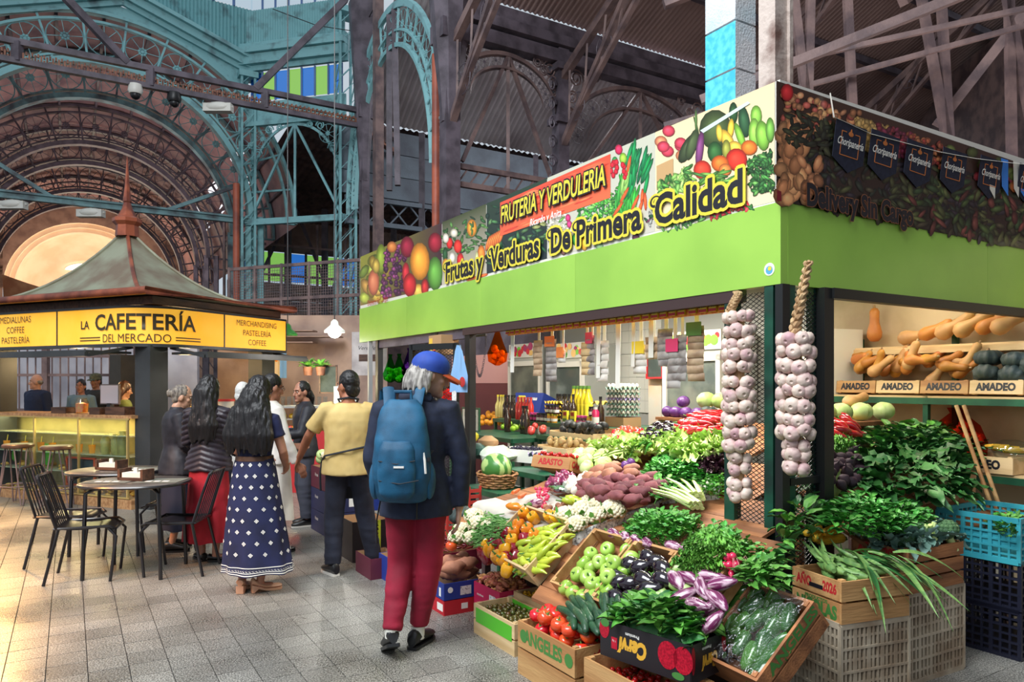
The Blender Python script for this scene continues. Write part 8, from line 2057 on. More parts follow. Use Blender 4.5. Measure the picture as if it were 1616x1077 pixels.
for z, y0, wd in ((1.49, -2.62, .44), (1.90, -2.76, .22), (.93, -2.6, .4)):
 b = MB(); b.box((.45, y0, z), (2.0, wd, .02)); part('shelf_board', b, M_WOODP, sh, smooth=False)
 b = MB(); b.box((.45, y0 + wd / 2, z - .03), (2.0, .03, .05)); part('shelf_rail', b, M_TABG if z < 1.8 else M_WOODP, sh, smooth=False)
for x in (1.38, .55):
 for y in (-2.42, -2.84): b = MB(); b.box((x, y, .75 if y > -2.5 else 1.0), (.04, .04, 1.5 if y > -2.5 else 2.0)); part('upright', b, M_TABG, sh, smooth=False)
for k in range(4):
 o, sd, dm = crate(SM(1.17 - .37 * k, -2.60, 1.50) @ RX(.12), .36, .34, .10, M_WOODP if k % 2 else M_WOODC, 'shallow crate lettered in black on the squash rack, %s from the fridge' % ['first', 'second', 'third', 'fourth'][k], 1, short=1)
 ctext(sd, ('y', 1, 0), 'AMADEO', .075, M_INK, dm[5], .27, 0, .004)
o, sd, dm = crate(SM(.12, -2.55, .945), .40, .34, .12, M_WOODP, 'shallow crate lettered in black under the corn at the low shelf', 1, short=1); ctext(sd, ('y', 1, 0), 'AMADEO', .085, M_INK, dm[5], .30, -.03, .005)
rr = random.Random(17)
def sq(p, px, py, t, rot, lab, grp, k=1.0): s, t, z, Y = ray_t(px, py, t); spawn(p, SM(s, t, z) @ rot @ SCL(k), lab, grp)
sq(BUT, 1381, 513, -2.74, I4, 'upright butternut squash at the fridge end of the top shelf', None, 1.15)
for px, py, a, p in ((1450, 530, 1.4, BUTP), (1478, 520, 1.1, BUT), (1508, 514, 1.0, BUTP), (1538, 510, 1.0, BUTP), (1570, 508, 1.0, BUT), (1600, 506, 1.1, BUTP)): sq(p, px, py, -2.72, RY(-a) @ RX(.2), 'butternut squash leaning on the top shelf', 'butternut squash on the top shelf', 1.05)
for i in range(26):
 px = 1340 + 8.0 * i + rr.uniform(-4, 4); px = 1338 + (px - 1338) * .98
 if px > 1540: continue
 sq(rr.choice([BUT, BUT, BUTP]), px, 592 - rr.uniform(0, 26) - (i % 3) * 5, -2.58 + rr.uniform(-.12, .1), RY(-rr.uniform(.3, 1.7)) @ RX(rr.uniform(-.6, .6)), 'butternut squash in the lettered shallow crates', 'butternut squash in the crates', .82)
for k, (px, py) in enumerate(((1562, 565), (1606, 570), (1560, 592), (1600, 596), (1635, 580))): sq(PUM, px, py, -2.56 + .04 * (k > 1), RX(.3 * k), 'dark ribbed pumpkin in the last shallow crates', 'dark ribbed pumpkins', .95)
b = MB();
for i in range(5): b.tube([(0, 0, 0), (.0, .0, .02)], .002, 4)
nb = thing('onion_sack', 'red net sack of brown onions beside the broom handles', 'sack', SM(.36, -2.5, .95))
b = MB(); b.lathe([(.12, 0), (.19, .06), (.20, .2), (.15, .33), (.05, .42), (.07, .46)], 16); part('net', b, glassmat('red_net', (240, 150, 130), .0), nb)
for i in range(34):
 a = rr.uniform(0, 6.28); q = rr.uniform(.05, .15); spawn_ = link('onion', ONB[1], T3(q * math.cos(a), q * math.sin(a), .05 + rr.uniform(0, .28)) @ RX(rr.uniform(-1, 1)) @ SCL(1.1), nb)
for k in range(3): sq(CORN, 1575 + 14 * k, 706 + 3 * k, -2.5, RZ(.5 * k), 'yellow corn cob on the low lettered crate', 'corn cobs on the low shelf', .9)
b = MB(); b.ell((0, 0, 0), (.14, .12, .08), 14, 8, jit=.2); s, t, z, Y = ray_t(1598, 712, -2.5); solo('vegetable_bag', b, MATS['thin_plastic'], 'clear plastic bag on the low lettered crate', 'bag', SM(s, t, z))
for k in range(2):
 s0, t0, z0, _ = ray_t(1522 - 12 * (k == 1), 640, -1.95); b = MB(); b.tube([SM(s0, t0, z0).translation, SM(s0 - .33, t0 + .05, .55).translation], .013, 8); solo('broom_handle', b, M_WOODC, ['wooden broom handle leaning before the onion sack, the right one', 'wooden broom handle leaning before the onion sack, the left one'][k], 'handle')
for k, (px, w_) in enumerate(((1466, .12), (1500, .2), (1530, .16))):
 s, t, z, _ = ray_s(px, 768, .0); b = MB(); b.box((0, 0, 0), (.012, w_, .22)); b.box((-.006, 0, .06), (.002, .03, .05)); solo('kraft_bag', b, M_CARD, ['brown paper bag hung under the chard, the left one', 'brown paper bag hung under the chard, the middle one', 'brown paper bag hung under the chard, next to the broom handles'][k], 'bag', SM(s, t, z) @ RX(.1 * k - .1), smooth=False)
b = MB(); b.ell((0, 0, .2), (.2, .2, .26), 14, 10, jit=.2); solo('white_sack', b, M_WHITEP, 'white printed sack on the floor behind the teal crate', 'sack', SM(.15, -2.3, 0))
def fridge(M, w_, d_, h_, label, glass):
 o = thing('fridge', label, 'fridge', M); m = M_WHITEP
 b = MB(); b.box((0, 0, h_ / 2), (w_, d_, h_)); part('body', b, m if not glass else mat('steel_grey', (176, 178, 172), .4, metal=.3), o, smooth=False)
 if glass:
  b = MB()
  for x in (-w_ / 2 + .04, w_ / 2 - .04): b.box((x, d_ / 2 + .02, h_ * .46), (.06, .04, h_ * .9))
  for z in (.06, h_ * .88): b.box((0, d_ / 2 + .02, z), (w_ - .02, .04, .07))
  part('door_frame', b, m, o, smooth=False)
  b = MB(); b.box((0, d_ / 2 + .012, h_ * .46), (w_ - .12, .01, h_ * .82)); part('glass_pane', b, mat('dark_fridge_glass', (84, 92, 88), .08, (120, 126, 116), 3), o, smooth=False)
  b = MB(); b.box((0, d_ / 2 + .01, h_ - .07), (w_ - .03, .02, .2)); hp = part('header', b, m, o, smooth=False)
  A = MB(); cols = []
  for i in range(26):
   x, z, r_ = R.uniform(-w_ / 2 + .06, w_ / 2 - .06), h_ - .07 + R.uniform(-.05, .06), R.uniform(.03, .06); A.lathe([(r_, 0), (r_, .0004)], 10, M=facing((x, d_ / 2 + .021 + i * .0002, z), (-1, 0, 0)) ); cols += [lin(R.choice([(126, 206, 70), (220, 50, 60), (246, 200, 120), (180, 60, 110), (90, 170, 60)]))] * 20
  link('header_print', A.mesh('header_print', M_PRINT, False, cols=cols), None, hp)
 else:
  for z0, z1 in ((.05, h_ * .68), (h_ * .69, h_ - .02)): b = MB(); b.box((0, d_ / 2 + .02, (z0 + z1) / 2), (w_ - .01, .04, z1 - z0)); dr_ = part('door', b, m, o, smooth=False); h2 = MB(); h2.bar((w_ / 2 - .05, d_ / 2 + .06, (z0 + z1) / 2 - .12), (w_ / 2 - .05, d_ / 2 + .06, (z0 + z1) / 2 + .12), .02); part('handle', h2, M_BLACKM, dr_, smooth=False)
 return o
fridge(SM(1.62, -2.55, 0) @ RZ(-.2), .56, .5, 2.08, 'old white fridge beside the squash rack', False)
fridge(SM(2.98, -2.58, 0), .86, .5, 2.12, 'glass door display fridge behind the purple cabbages', True)
fridge(SM(6.25, -2.55, 0), .9, .5, 2.14, 'glass door display fridge with fruit header behind the hanging packets, left of the egg trays', True)
fridge(SM(5.25, -2.55, 0), .85, .5, 2.10, 'glass door display fridge behind the yellow egg cartons', True)
b = MB(); b.box((0, 0, .9), (.22, .05, 1.8)); solo('board_panel', b, mat('peach_board', (222, 176, 138), .6, (196, 190, 176), 2), 'peach coloured board between the fridges', 'board', SM(3.72, -2.5, 0), smooth=False)
chalk(SM(3.66, -2.42, 1.82) @ RZ(PI), .26, .32, 'small green slate with red frame above the peach board', M_REDI)
# green tables and the goods of the passage side
def gtable(s0, s1, t0, t1, z, label):
 o = thing('green_table', label, 'table', STALL)
 b = MB(); b.box(((s0 + s1) / 2, (t0 + t1) / 2, z - .012), (s1 - s0, t1 - t0, .024)); part('table_top', b, M_TABG, o, smooth=False)
 b = MB()
 for x in (s0, s1): b.box((x, (t0 + t1) / 2, z - .02), (.025, t1 - t0, .045))
 for y in (t0, t1): b.box(((s0 + s1) / 2, y, z - .02), (s1 - s0, .025, .045))
 part('apron', b, M_TABG, o, smooth=False)
 for x in (s0 + .02, s1 - .02):
  for y in (t0 + .02, t1 - .02): b = MB(); b.box((x, y, z / 2), (.035, .035, z)); part('leg', b, M_TABG, o, smooth=False)
gtable(2.66, 3.30, -.12, .24, .66, 'low green table under the watermelon basket'); gtable(2.52, 3.25, -.58, -.15, .80, 'green table under the purple egg tray')
gtable(2.85, 3.70, -.96, -.61, .93, 'green table under the tray of kiwis'); gtable(2.90, 3.95, -1.36, -.99, 1.04, 'green table under the tray of avocados'); gtable(2.75, 5.6, -2.0, -1.39, 1.14, 'long green table of bottles, jars and cartons'); gtable(4.0, 5.5, -1.36, -.7, 1.0, 'green table under the oranges and limes')
o = thing('wicker_basket', 'wicker basket holding the watermelon', 'basket', SM(3.02, .05, .664)); mw = mat('wicker', (176, 124, 72), .6, (120, 76, 44), 40, bump=.4, bs=80)
for k in range(6): b = MB(); r_ = .17 + .008 * k; b.tube([(r_ * math.cos(a), r_ * math.sin(a) * .8, .012 + .022 * k + .005 * math.sin(a * 10 + k * PI)) for a in np.linspace(0, 2 * PI, 40, endpoint=False)], .013, 5, closed=True); part('woven_ring', b, mw, o)
b = MB(); b.lathe([(.165, .004), (.165, .012)], 20, sq=.8); part('base', b, mw, o)
b = MB(); b.ell((0, 0, 0), (.17, .13, .13), 22, 14); solo('watermelon', b, M_WMEL, 'striped watermelon in the wicker basket', 'watermelon', SM(3.03, .05, .84))
def eggtray(M, m, label, group, n=5, k=4, eggs=False):
 o = thing('egg_tray', label, 'egg tray', M, group); b = MB(); P_ = 8
 vs = [(.3 * i / (n * P_) - .15, .24 * j / (k * P_) - .12, .022 + .02 * math.cos(2 * PI * i / P_) * math.cos(2 * PI * j / P_)) for i in range(n * P_ + 1) for j in range(k * P_ + 1)]
 b.add(vs, [(i * (k * P_ + 1) + j, (i + 1) * (k * P_ + 1) + j, (i + 1) * (k * P_ + 1) + j + 1, i * (k * P_ + 1) + j + 1) for i in range(n * P_) for j in range(k * P_)]); part('tray', b, m, o, ang=180)
 if eggs:
  for i in range(n):
   for j in range(k): link('egg', EGGM, T3(.06 * (i + .5) - .15, .06 * (j + .5) - .12, .042), o)
 return o
b = MB(); b.lathe([(.003, -.022), (.016, -.016), (.021, 0), (.017, .016), (.008, .027), (.002, .030)], 10); EGGM = b.mesh('egg', mat('egg_shell', (240, 232, 220), .5))
M_PULPG, M_PULPV, M_PULPY = mat('green_pulp', (120, 150, 134), .8), mat('violet_pulp', (150, 136, 176), .8), mat('yellow_pulp', (240, 196, 70), .7)
for k in range(6): eggtray(SM(3.32, -1.66, 1.15 + .055 * k + .1), M_PULPV if k == 3 else M_PULPG, ['green egg tray at the bottom of the tall stack', 'second green egg tray from the bottom of the tall stack', 'third green egg tray from the bottom of the tall stack', 'violet egg tray in the tall stack of green ones', 'green egg tray just above the violet one', 'topmost green egg tray full of white eggs'][k], 'stacked egg trays', eggs=True)
b = MB(); b.box((0, 0, .05), (.3, .24, .1)); solo('low_box', b, M_CARD, 'low cardboard box under the stack of egg trays', 'box', SM(3.32, -1.66, 1.142), smooth=False)
for k in range(5): eggtray(SM(4.62, -1.75, 1.145 + .05 * k), M_PULPY, 'yellow egg carton in the stack behind the bottles', 'yellow egg cartons', 5, 2)
eggtray(SM(2.86, -.34, .87) @ RX(.7), M_PULPV, 'violet egg tray tilted on the green table', None, 4, 3)
eggtray(SM(3.72, -1.75, 1.36), M_PULPY, 'yellow egg carton lying on the jars', None, 3, 2)
def bottle(nm, prof, m, cap, lab=None):
 me = lathe_mesh(nm, prof, m, 12); kids = []
 zt = prof[-1][1]; b = MB(); b.lathe([(prof[-1][0] + .002, zt - .02), (prof[-1][0] + .002, zt + .004)], 10); kids.append(('cap', b.mesh('cap', cap), I4))
 if lab: r_ = max(p[0] for p in prof) + .0008; b = MB(); b.lathe([(r_, zt * .18), (r_, zt * .5)], 12, cap=False); kids.append(('label', b.mesh('label', lab), I4))
 return proto(nm, me, 'bottle' if 'jar' not in nm else 'jar', kids)
BP = [(.034, 0), (.036, .01), (.036, .15), (.014, .2), (.013, .27)]; OP = [(.036, 0), (.036, .18), (.016, .23), (.015, .28)]; JP = [(.034, 0), (.036, .01), (.036, .075), (.03, .085), (.03, .10)]
M_DGL, M_YGL = mat('brown_glass', (52, 34, 24), .08, coat=.6), mat('oil_yellow', (214, 190, 40), .08, coat=.6); M_WL, M_PK, M_LB = mat('white_label', (236, 232, 224), .6), mat('magenta_label', (214, 70, 140), .5), mat('yellow_label', (244, 222, 60), .5)
M_TOMJ, M_HON, M_JAM = mat('tomato_sauce', (206, 46, 34), .15, coat=.5), mat('honey', (226, 150, 40), .1, coat=.5), mat('dark_jam', (66, 26, 34), .15, coat=.5)
B1, B2, B3, B4 = bottle('brown_bottle', BP, M_DGL, M_BLACKM), bottle('oil_bottle', OP, M_YGL, M_CALYX, M_LB), bottle('sauce_bottle', OP, M_TOMJ, M_REDI), bottle('red_bottle', [(.036, 0), (.036, .14), (.018, .165), (.018, .18)], mat('pink_juice', (196, 40, 90), .2), M_WHITEP, M_WL)
J1, J2, J3 = bottle('honey_jar', JP, M_HON, M_LB, M_WL), bottle('jam_jar', JP, M_JAM, M_BLACKM, M_WL), bottle('pink_jar', JP, M_JAM, M_PK, M_PK)
def row(p, pxs, t, z, lab, grp, k=1.0):
 for px in pxs: s, _, _, _ = ray_t(px, 650, t); spawn(p, SM(s, t, z) @ RZ(px) @ SCL(k), lab, grp)
row(J2, (851, 857, 864, 890, 896, 902), -1.44, 1.142, 'small dark jam jar at the front of the long green table', 'jam jars'); row(J3, (840, 846, 914, 920, 926), -1.44, 1.142, 'small jar with magenta label at the front of the long green table', 'magenta labelled jars')
row(J1, (868, 875, 931, 938), -1.44, 1.142, 'honey jar with white label at the front of the long green table', 'honey jars'); row(J2, (866, 872, 878, 934), -1.44, 1.245, 'dark jam jar on the second tier of jars', 'upper jam jars')
row(B4, (940,), -1.42, 1.142, 'red juice bottle with a white label near the egg trays', None, 1.1); row(B1, (948,), -1.5, 1.142, 'tall brown bottle beside the egg trays', None, 1.15)
row(B1, (880, 884, 889, 893, 899, 905), -1.72, 1.142, 'brown glass bottle behind the jam jars', 'brown bottles', 1.2); row(B2, (906, 912, 917, 923, 929), -1.85, 1.142, 'yellow oil bottle behind the boxes', 'oil bottles', 1.5)
row(B3, (818, 823, 828, 833, 838), -1.5, 1.142, 'red tomato sauce bottle beside the brown bottles', 'tomato sauce bottles', 1.0); row(B1, (798, 803, 808, 812), -1.6, 1.142, 'brown bottle behind the limes', 'brown bottles behind the limes', 1.1); row(bottle('cider_bottle', BP, mat('pale_cider', (222, 206, 130), .1, coat=.5), M_LB), (786, 791, 795), -1.6, 1.142, 'pale yellow bottle behind the oranges', 'pale bottles', 1.1); row(B1, (801, 826, 831), -1.25, 1.004, 'tall brown oil bottle in front of the limes', 'brown oil bottles', 1.2)
for k, px in enumerate((893, 905)):
 s, _, _, _ = ray_t(px, 650, -1.40); o = thing('packet', ['yellow and red soup packet, the left of two', 'yellow and red soup packet, the right of two'][k], 'packet', SM(s, -1.40, 1.142)); b = MB(); b.box((0, 0, .075), (.085, .03, .15)); pk = part('carton', b, M_LB, o, smooth=False); decal(pk, .06, .04, M_REDI, facing((0, .0156, .115), (-1, 0, 0))); decal(pk, .07, .05, M_CALYX, facing((0, .0156, .04), (-1, 0, 0)))
fill(ORA, [(738, 668), (760, 648), (790, 642), (805, 655), (790, 670)], .078, 'orange in the heap beside the passage', 'oranges', (PRA[0], [1.0] * 10), .04, .08, HOR, (.95, 1.05), 26, 61)
fill(LIM, [(785, 675), (800, 658), (835, 650), (838, 668), (810, 680)], .066, 'lime in the heap beside the oranges', 'limes', (PRA[0], [1.0] * 10), .035, .06, HOR, (.9, 1.05), 26, 62)
fill(POM, [(832, 672), (858, 668), (860, 682), (838, 684)], .08, 'red apple beside the avocados', 'red apples', (PRA[0], [1.04] * 10), .04, .02, HOR, (.9, 1), 10, 63)
def tray(s0, s1, t0, t1, z, label, m=M_WOODP, h=.05):
 o = thing('shallow_tray', label, 'tray', STALL);
 for c, d in ((((s0 + s1) / 2, t1, z + h * .5), (s1 - s0, .008, h)), (((s0 + s1) / 2, t0, z + h), (s1 - s0, .008, h * 2)), ((s0, (t0 + t1) / 2, z + h * .6), (.008, t1 - t0, h * 1.2)), ((s1, (t0 + t1) / 2, z + h * .6), (.008, t1 - t0, h * 1.2)), (((s0 + s1) / 2, (t0 + t1) / 2, z + .006), (s1 - s0, t1 - t0, .008))):
  b = MB(); b.box(c, d); part('side', b, m, o, smooth=False)
tray(3.0, 3.75, -1.34, -1.02, 1.042, 'shallow wooden tray of avocados'); heap_in(AVO, .7, .28, 0, .07, .04, 'black avocado in the shallow tray', 'avocados', SM(3.38, -1.18, 1.10), 2, HOR, 14, 30, .02)
tray(2.9, 3.4, -.93, -.64, .932, 'shallow wooden tray of kiwis'); heap_in(KIW, .44, .24, 0, .062, .035, 'brown kiwi in the shallow tray', 'kiwis', SM(3.15, -.79, .985), 2, HOR, 15, 26, .01)
o = thing('foam_box', 'white foam box of dark grapes in plastic', 'box', SM(3.48, -.55, .83) @ RZ(.3));
for c, d in (((0, .17, .06), (.5, .02, .12)), ((0, -.17, .06), (.5, .02, .12)), ((-.25, 0, .06), (.02, .34, .12)), ((.25, 0, .06), (.02, .34, .12)), ((0, 0, .01), (.5, .34, .02))): b = MB(); b.box(c, d); part('wall', b, M_WHITEP, o, smooth=False)
b = MB(); [b.ell((R.uniform(-.2, .2), R.uniform(-.12, .12), .09 + R.uniform(0, .04)), (.012, .012, .012), 7, 5) for _ in range(170)]; part('grapes', b, mat('black_grape', (44, 40, 58), .3), o, kind='stuff')
for k, (px, py, m) in enumerate(((752, 712, mat('dark_squash', (50, 84, 74), .4)), (770, 700, M_CARD), (740, 690, M_YEL))): r = on(px, py, PRB, .08); b = MB(); b.ell((0, 0, 0), (.12, .1, .08), 12, 8, jit=.2); solo('wrapped_goods', b, m, ['dark green squash behind the watermelon', 'brown wrapped parcel behind the watermelon', 'yellow wrapped parcel beside the mesh door post'][k], 'goods', SM(*r[:3]))
b = MB(); b.ell((0, 0, .02), (.2, .15, .09), 16, 10, jit=.35); r = on(785, 722, PRB, .0); solo('plastic_wrap', b, mat('pale_wrap', (216, 226, 206), .3, (186, 204, 170), 5, bump=.4), 'pale plastic wrapped lettuce behind the watermelon', 'bag', SM(*r[:3]))
o = thing('blue_carton', 'blue and yellow banana carton tilted behind the bottles', 'box', SM(5.35, -1.85, 1.15) @ RZ(.25) @ RX(.35)); b = MB(); b.box((0, 0, .14), (.5, .36, .28)); bc = part('carton', b, M_CBLU, o, smooth=False)
decal(bc, .12, .2, M_YEL, facing((.12, .181, .14), (-1, 0, 0))); text('bananas', .07, M_WHITEI, bc, facing((-.05, .1815, .2), (-1, 0, 0)), bold=.002)
o = thing('price_sign', 'white hand written price sign in a green frame beside the oranges', 'sign', SM(5.5, -1.0, 1.0)); b = MB(); b.box((0, 0, .14), (.42, .01, .26)); sg = part('sheet', b, M_WHITEP, o, smooth=False)
b = MB(); b.box((0, -.004, .28), (.46, .02, .025)); b.box((-.22, -.004, .14), (.025, .02, .28)); b.box((.22, -.004, .14), (.025, .02, .28)); part('frame', b, M_TABG, o, smooth=False); text('NARANJA', .07, M_CALYX, sg, facing((0, .0055, .2), (-1, 0, 0)), bold=.003); text('OFERTA', .06, M_INK, sg, facing((0, .0055, .09), (-1, 0, 0)), bold=.003)
# things hung under the fascia
b = MB(); b.box((1.7, -.07, 2.055), (2.65, .006, .05)); strip = solo('orange_strip', b, mat('orange_card', (222, 96, 36), .6, (246, 170, 60), 30), 'long orange card strip under the dark lintel', 'strip', STALL, smooth=False)
b = MB(); b.box((0, 0, 0), (.062, .012, .066)); sm_ = b.mesh('spice_sachet', mat('sachet_yellow', (236, 200, 40), .4)); b = MB(); b.box((0, .007, -.022), (.062, .001, .018)); b.box((0, .007, .029), (.062, .001, .008)); s2 = b.mesh('print', M_REDI, False); s3 = textmesh('SABOR', .02, M_INK, bold=.001)
for k in range(30): spawn(proto('spice_sachet', sm_, 'sachet', [('print', s2, I4), ('lettering', s3, facing((0, .008, .004), (-1, 0, 0)))]), SM(.46 + .088 * k + R.uniform(-.008, .008), -.058, 2.075), 'yellow and red spice sachet clipped along the orange strip', 'spice sachets')
M_SEED = [mat('seed_%s' % n, c, .5, c2, 9) for n, c, c2 in (('brown', (190, 164, 132), (150, 120, 92)), ('grey', (172, 166, 160), (120, 112, 108)), ('tan', (214, 186, 136), (180, 146, 100)), ('white', (226, 222, 214), (200, 190, 176)))]
def packs(px, n, m, label, t=-.22, w_=.135, lead=.12, head=None, z0=2.06):
 s, _, _, _ = ray_t(px, 540, t); o = thing('packet_strip', label, 'packets', SM(s, t, z0) @ RZ(R.uniform(-.2, .2)))
 b = MB(); b.box((0, -.012, -lead * .5 - .03), (.034, .003, lead + .1)); part('hanging_tape', b, M_WHITEP, o, smooth=False)
 q = MB(); q.rings([[(x * w_ / 2 * f, y, z * 1.12) for x, y in ((-1, 0), (-.5, .018 * k), (.5, .018 * k), (1, 0), (.5, -.014 * k), (-.5, -.014 * k))] for f, z, k in ((1, 0, .1), (1, -.012, .7), (.98, -.035, 1.2), (1, -.05, .2))]); me = q.mesh('packet', m)
 for k in range(n): link('packet', me, T3(R.uniform(-.004, .004), .004 * (k % 2), -lead - .052 * k) @ RX(R.uniform(-.15, .15)), o)
 if head: decal(o, w_ * .9, .09, head, T3(0, .024, -lead - .02) @ RX(-PI / 2), 'header_card')
def tape(px, L_, label, t=-.2):
 s, _, _, _ = ray_t(px, 540, t); b = MB(); b.box((0, 0, -L_ / 2), (.045, .003, L_)); solo('paper_tape', b, M_WHITEP, label, 'tape', SM(s, t, 2.06) @ RZ(R.uniform(-.3, .3)) @ RX(.02), smooth=False)
M_HC = [mat('card_pink', (220, 60, 110), .5), mat('card_yellow', (240, 206, 50), .5), mat('card_orange', (236, 130, 60), .5)]
for px, n, m, lb, hd in ((849, 6, 0, 'strip of brown seed packets, the first one from the mesh door', None), (870, 7, 1, 'long strip of dark seed packets with orange header', 2), (887, 2, 3, 'short strip of white seed packets with orange header', 2), (925, 5, 2, 'strip of tan cookie packets beside the pink headed one', None), (933, 6, 1, 'strip of dark packets with a pink header card', 0), (952, 6, 3, 'strip of pale packets behind the long paper tape', None), (1010, 4, 3, 'strip of pale packets with a yellow header card', 1), (1030, 3, 0, 'strip of leafy tea packets with green print', None), (1050, 5, 1, 'strip of grey blue packets next to the tea packets', None), (1064, 6, 1, 'strip of silver packets hung in a thick cluster', 0), (1075, 6, 1, 'strip of dark silver packets left of the chalk grey strip', None), (1098, 7, 0, 'strip of dark grain packets nearest the green post', 3)):
 packs(px, n, M_SEED[m], lb, head=(M_HC + [M_CALYX])[hd] if hd is not None else None, lead=.08 + .05 * (px % 3))
for px, L_, lb in ((809, .36, 'long white paper tape left of the seed packets'), (945, .42, 'broad white paper tape before the pale packets'), (976, .50, 'narrow white paper tape hanging alone by the tiled wall'), (1000, .34, 'white paper tape left of the yellow headed packets'), (1028, .28, 'white paper tape above the tea packets')): tape(px, L_, lb)
def netbag(M, fp, m, n, label, k=1.0):
 o = thing('net_bag', label, 'bag', M); b = MB(); b.lathe([(.02, 0), (.09, .04), (.10, .12), (.06, .22), (.02, .34), (.03, .38)], 12); part('net', b, m, o)
 for i in range(n): a = R.uniform(0, 6.28); q = R.uniform(.02, .06); link('fruit', fp[1], T3(q * math.cos(a), q * math.sin(a), .04 + .15 * i / n) @ SCL(k), o)
M_NETO, M_NETG, M_NETP, M_NETR = glassmat('orange_net', (250, 170, 90), .0), glassmat('green_net', (120, 220, 130), .0), glassmat('purple_net', (170, 120, 220), .0), glassmat('red_net2', (240, 120, 110), .0)
s, t, z, _ = ray_t(785, 558, -.25); netbag(SM(s, t, z - .12), ORA, M_NETO, 9, 'orange net bag of tangerines hung beside the chains', .8)
for k, (px, py, fp, nm, lb) in enumerate(((616, 590, LIM, M_NETG, 'green net bag of limes hung in the passage'), (630, 590, LIM, M_NETG, 'second green net bag of limes hung in the passage'), (646, 582, ONW, M_NETP, 'purple net bag hung in the passage above the cap'), (702, 625, TOM, M_NETR, 'red net bag behind the mesh door'))): s, t, z, _ = ray_t(px, py, -.35); netbag(SM(s, t, z - .12), fp, nm, 12, lb, .9)
s, t, z, _ = ray_t(757, 530, -.3); o = thing('hanging_scale', 'chain hung scale beam beside the orange net bag', 'scale', SM(s, t, z)); b = MB(); b.bar((-.14, 0, 0), (.14, 0, 0), .02); part('beam', b, M_STEEL, o, smooth=False)
b = MB(); b.tube([(.01, 0, 0), (.008, 0, .012), (-.008, 0, .012), (-.01, 0, 0), (-.008, 0, -.012), (.008, 0, -.012)], .0025, 4, closed=True); lk = b.mesh('chain_link', M_STEEL)
for i in range(40): x = -.13 + .26 * i / 39; link('chain_link', lk, T3(x, 0, -.12 - .30 * math.sin(PI * i / 39)) @ RZ(PI / 2 * (i % 2)), o)
for sx in (-1, 1):
 for i in range(6): link('chain_link', lk, T3(sx * .13, 0, -.018 * i - .01) @ RZ(PI / 2 * (i % 2)), o)
b = MB(); rs = [[(x * w_, .02 * math.sin(x * 5 + z * 9), z) for x in np.linspace(-1, 1, 12)] for z, w_ in ((0, .03), (-.06, .10), (-.3, .15), (-.46, .17))]; b.rings(rs, 0, False, False); s, t, z, _ = ray_t(724, 545, .09); o = solo('blue_bag', b, mat('pale_blue_cloth', (140, 186, 232), .7), 'pale blue carrier bag hung at the mesh door post', 'bag', SM(s, t, z), ang=180); b = MB(); b.ell((0, 0, 0), (.06, .004, .05), 12, 6); part('print', b, M_REDI, o, M=T3(-.12, .025, -.36))
s, t, z, _ = ray_t(700, 560, .0); b = MB(); b.box((0, 0, .1), (.3, .2, .2)); b.box((.1, .101, .1), (.08, .002, .14), mi=1); solo('meter_box', b, [M_CARD, M_PULPY], 'tan box fixed above the mesh door', 'box', SM(s, t, z), smooth=False)
gb = MB(); gb.lathe([(.004, -.024), (.010, -.030), (.022, -.029), (.035, -.017), (.039, .0), (.033, .014), (.018, .026), (.008, .036), (.004, .05)], 27, lobes=9, la=.12); GARM = gb.mesh('garlic_bulb', M_GAR)
def garlic(px, ytop, ybot, yb, t, label, pts, seed, wmul=1.0):
 rr = random.Random(seed); s, _, zt, Y = ray_t(px, ytop, t); o = thing('garlic_rope', label, 'garlic', SM(s, t, 0)); Z = lambda y: EYE - (y - HZ) / FPX * Y
 for k in range(3):
  b = MB(); n = 40; P_ = []
  for i in range(n + 1):
   u = i / n; q = pts(u); a = u * 22 + k * 2.094; P_.append((q[0] + .016 * math.cos(a), .05 + .012 * math.sin(a * 2), Z(ytop + (yb - ytop) * u) + q[1]))
  b.tube(P_, [.008 + .01 * (i / n) for i in range(n + 1)], 6); part('braid_strand', b, M_STRAW, o)
 b = MB(); b.tube([(0, .03, Z(yb)), (0, .03, Z(ybot) + .04)], .03, 8); part('stem_core', b, M_STRAW, o)
 y = yb + 4; row_ = 0
 while y < ybot:
  f = (y - yb) / (ybot - yb); n = 5 if f < .72 else 3
  for j in range(n):
   a = (j / (n - 1) - .5) * 3.3 + rr.uniform(-.15, .15) + (.3 if row_ % 2 else 0); rad = (.075 if f < .72 else .045) * wmul
   d = Vector((-math.sin(a), math.cos(a), rr.uniform(-.5, .15))).normalized()
   gbulb = link('garlic_bulb', GARM, T3(d.x * rad, .03 + d.y * rad * .8, Z(y) + rr.uniform(-.015, .015)) @ d.to_track_quat('-Z', 'Y').to_matrix().to_4x4() @ RZ(rr.uniform(0, 6)) @ SCL(rr.uniform(.88, 1.12)), o)
  y += 20 + rr.uniform(-2, 2); row_ += 1
garlic(1172, 462, 782, 500, .02, 'garlic rope with hooked braid hung on the green post left of the corner', lambda u: (-.10 * math.cos(u * 2.2) + .10 - .1 * u + .0, .03 * math.sin(u * 3)), 1)
garlic(1262, 418, 748, 532, .12, 'longer garlic rope hung from the fascia right at the stall corner', lambda u: (-.09 * (1 - u), 0), 2)
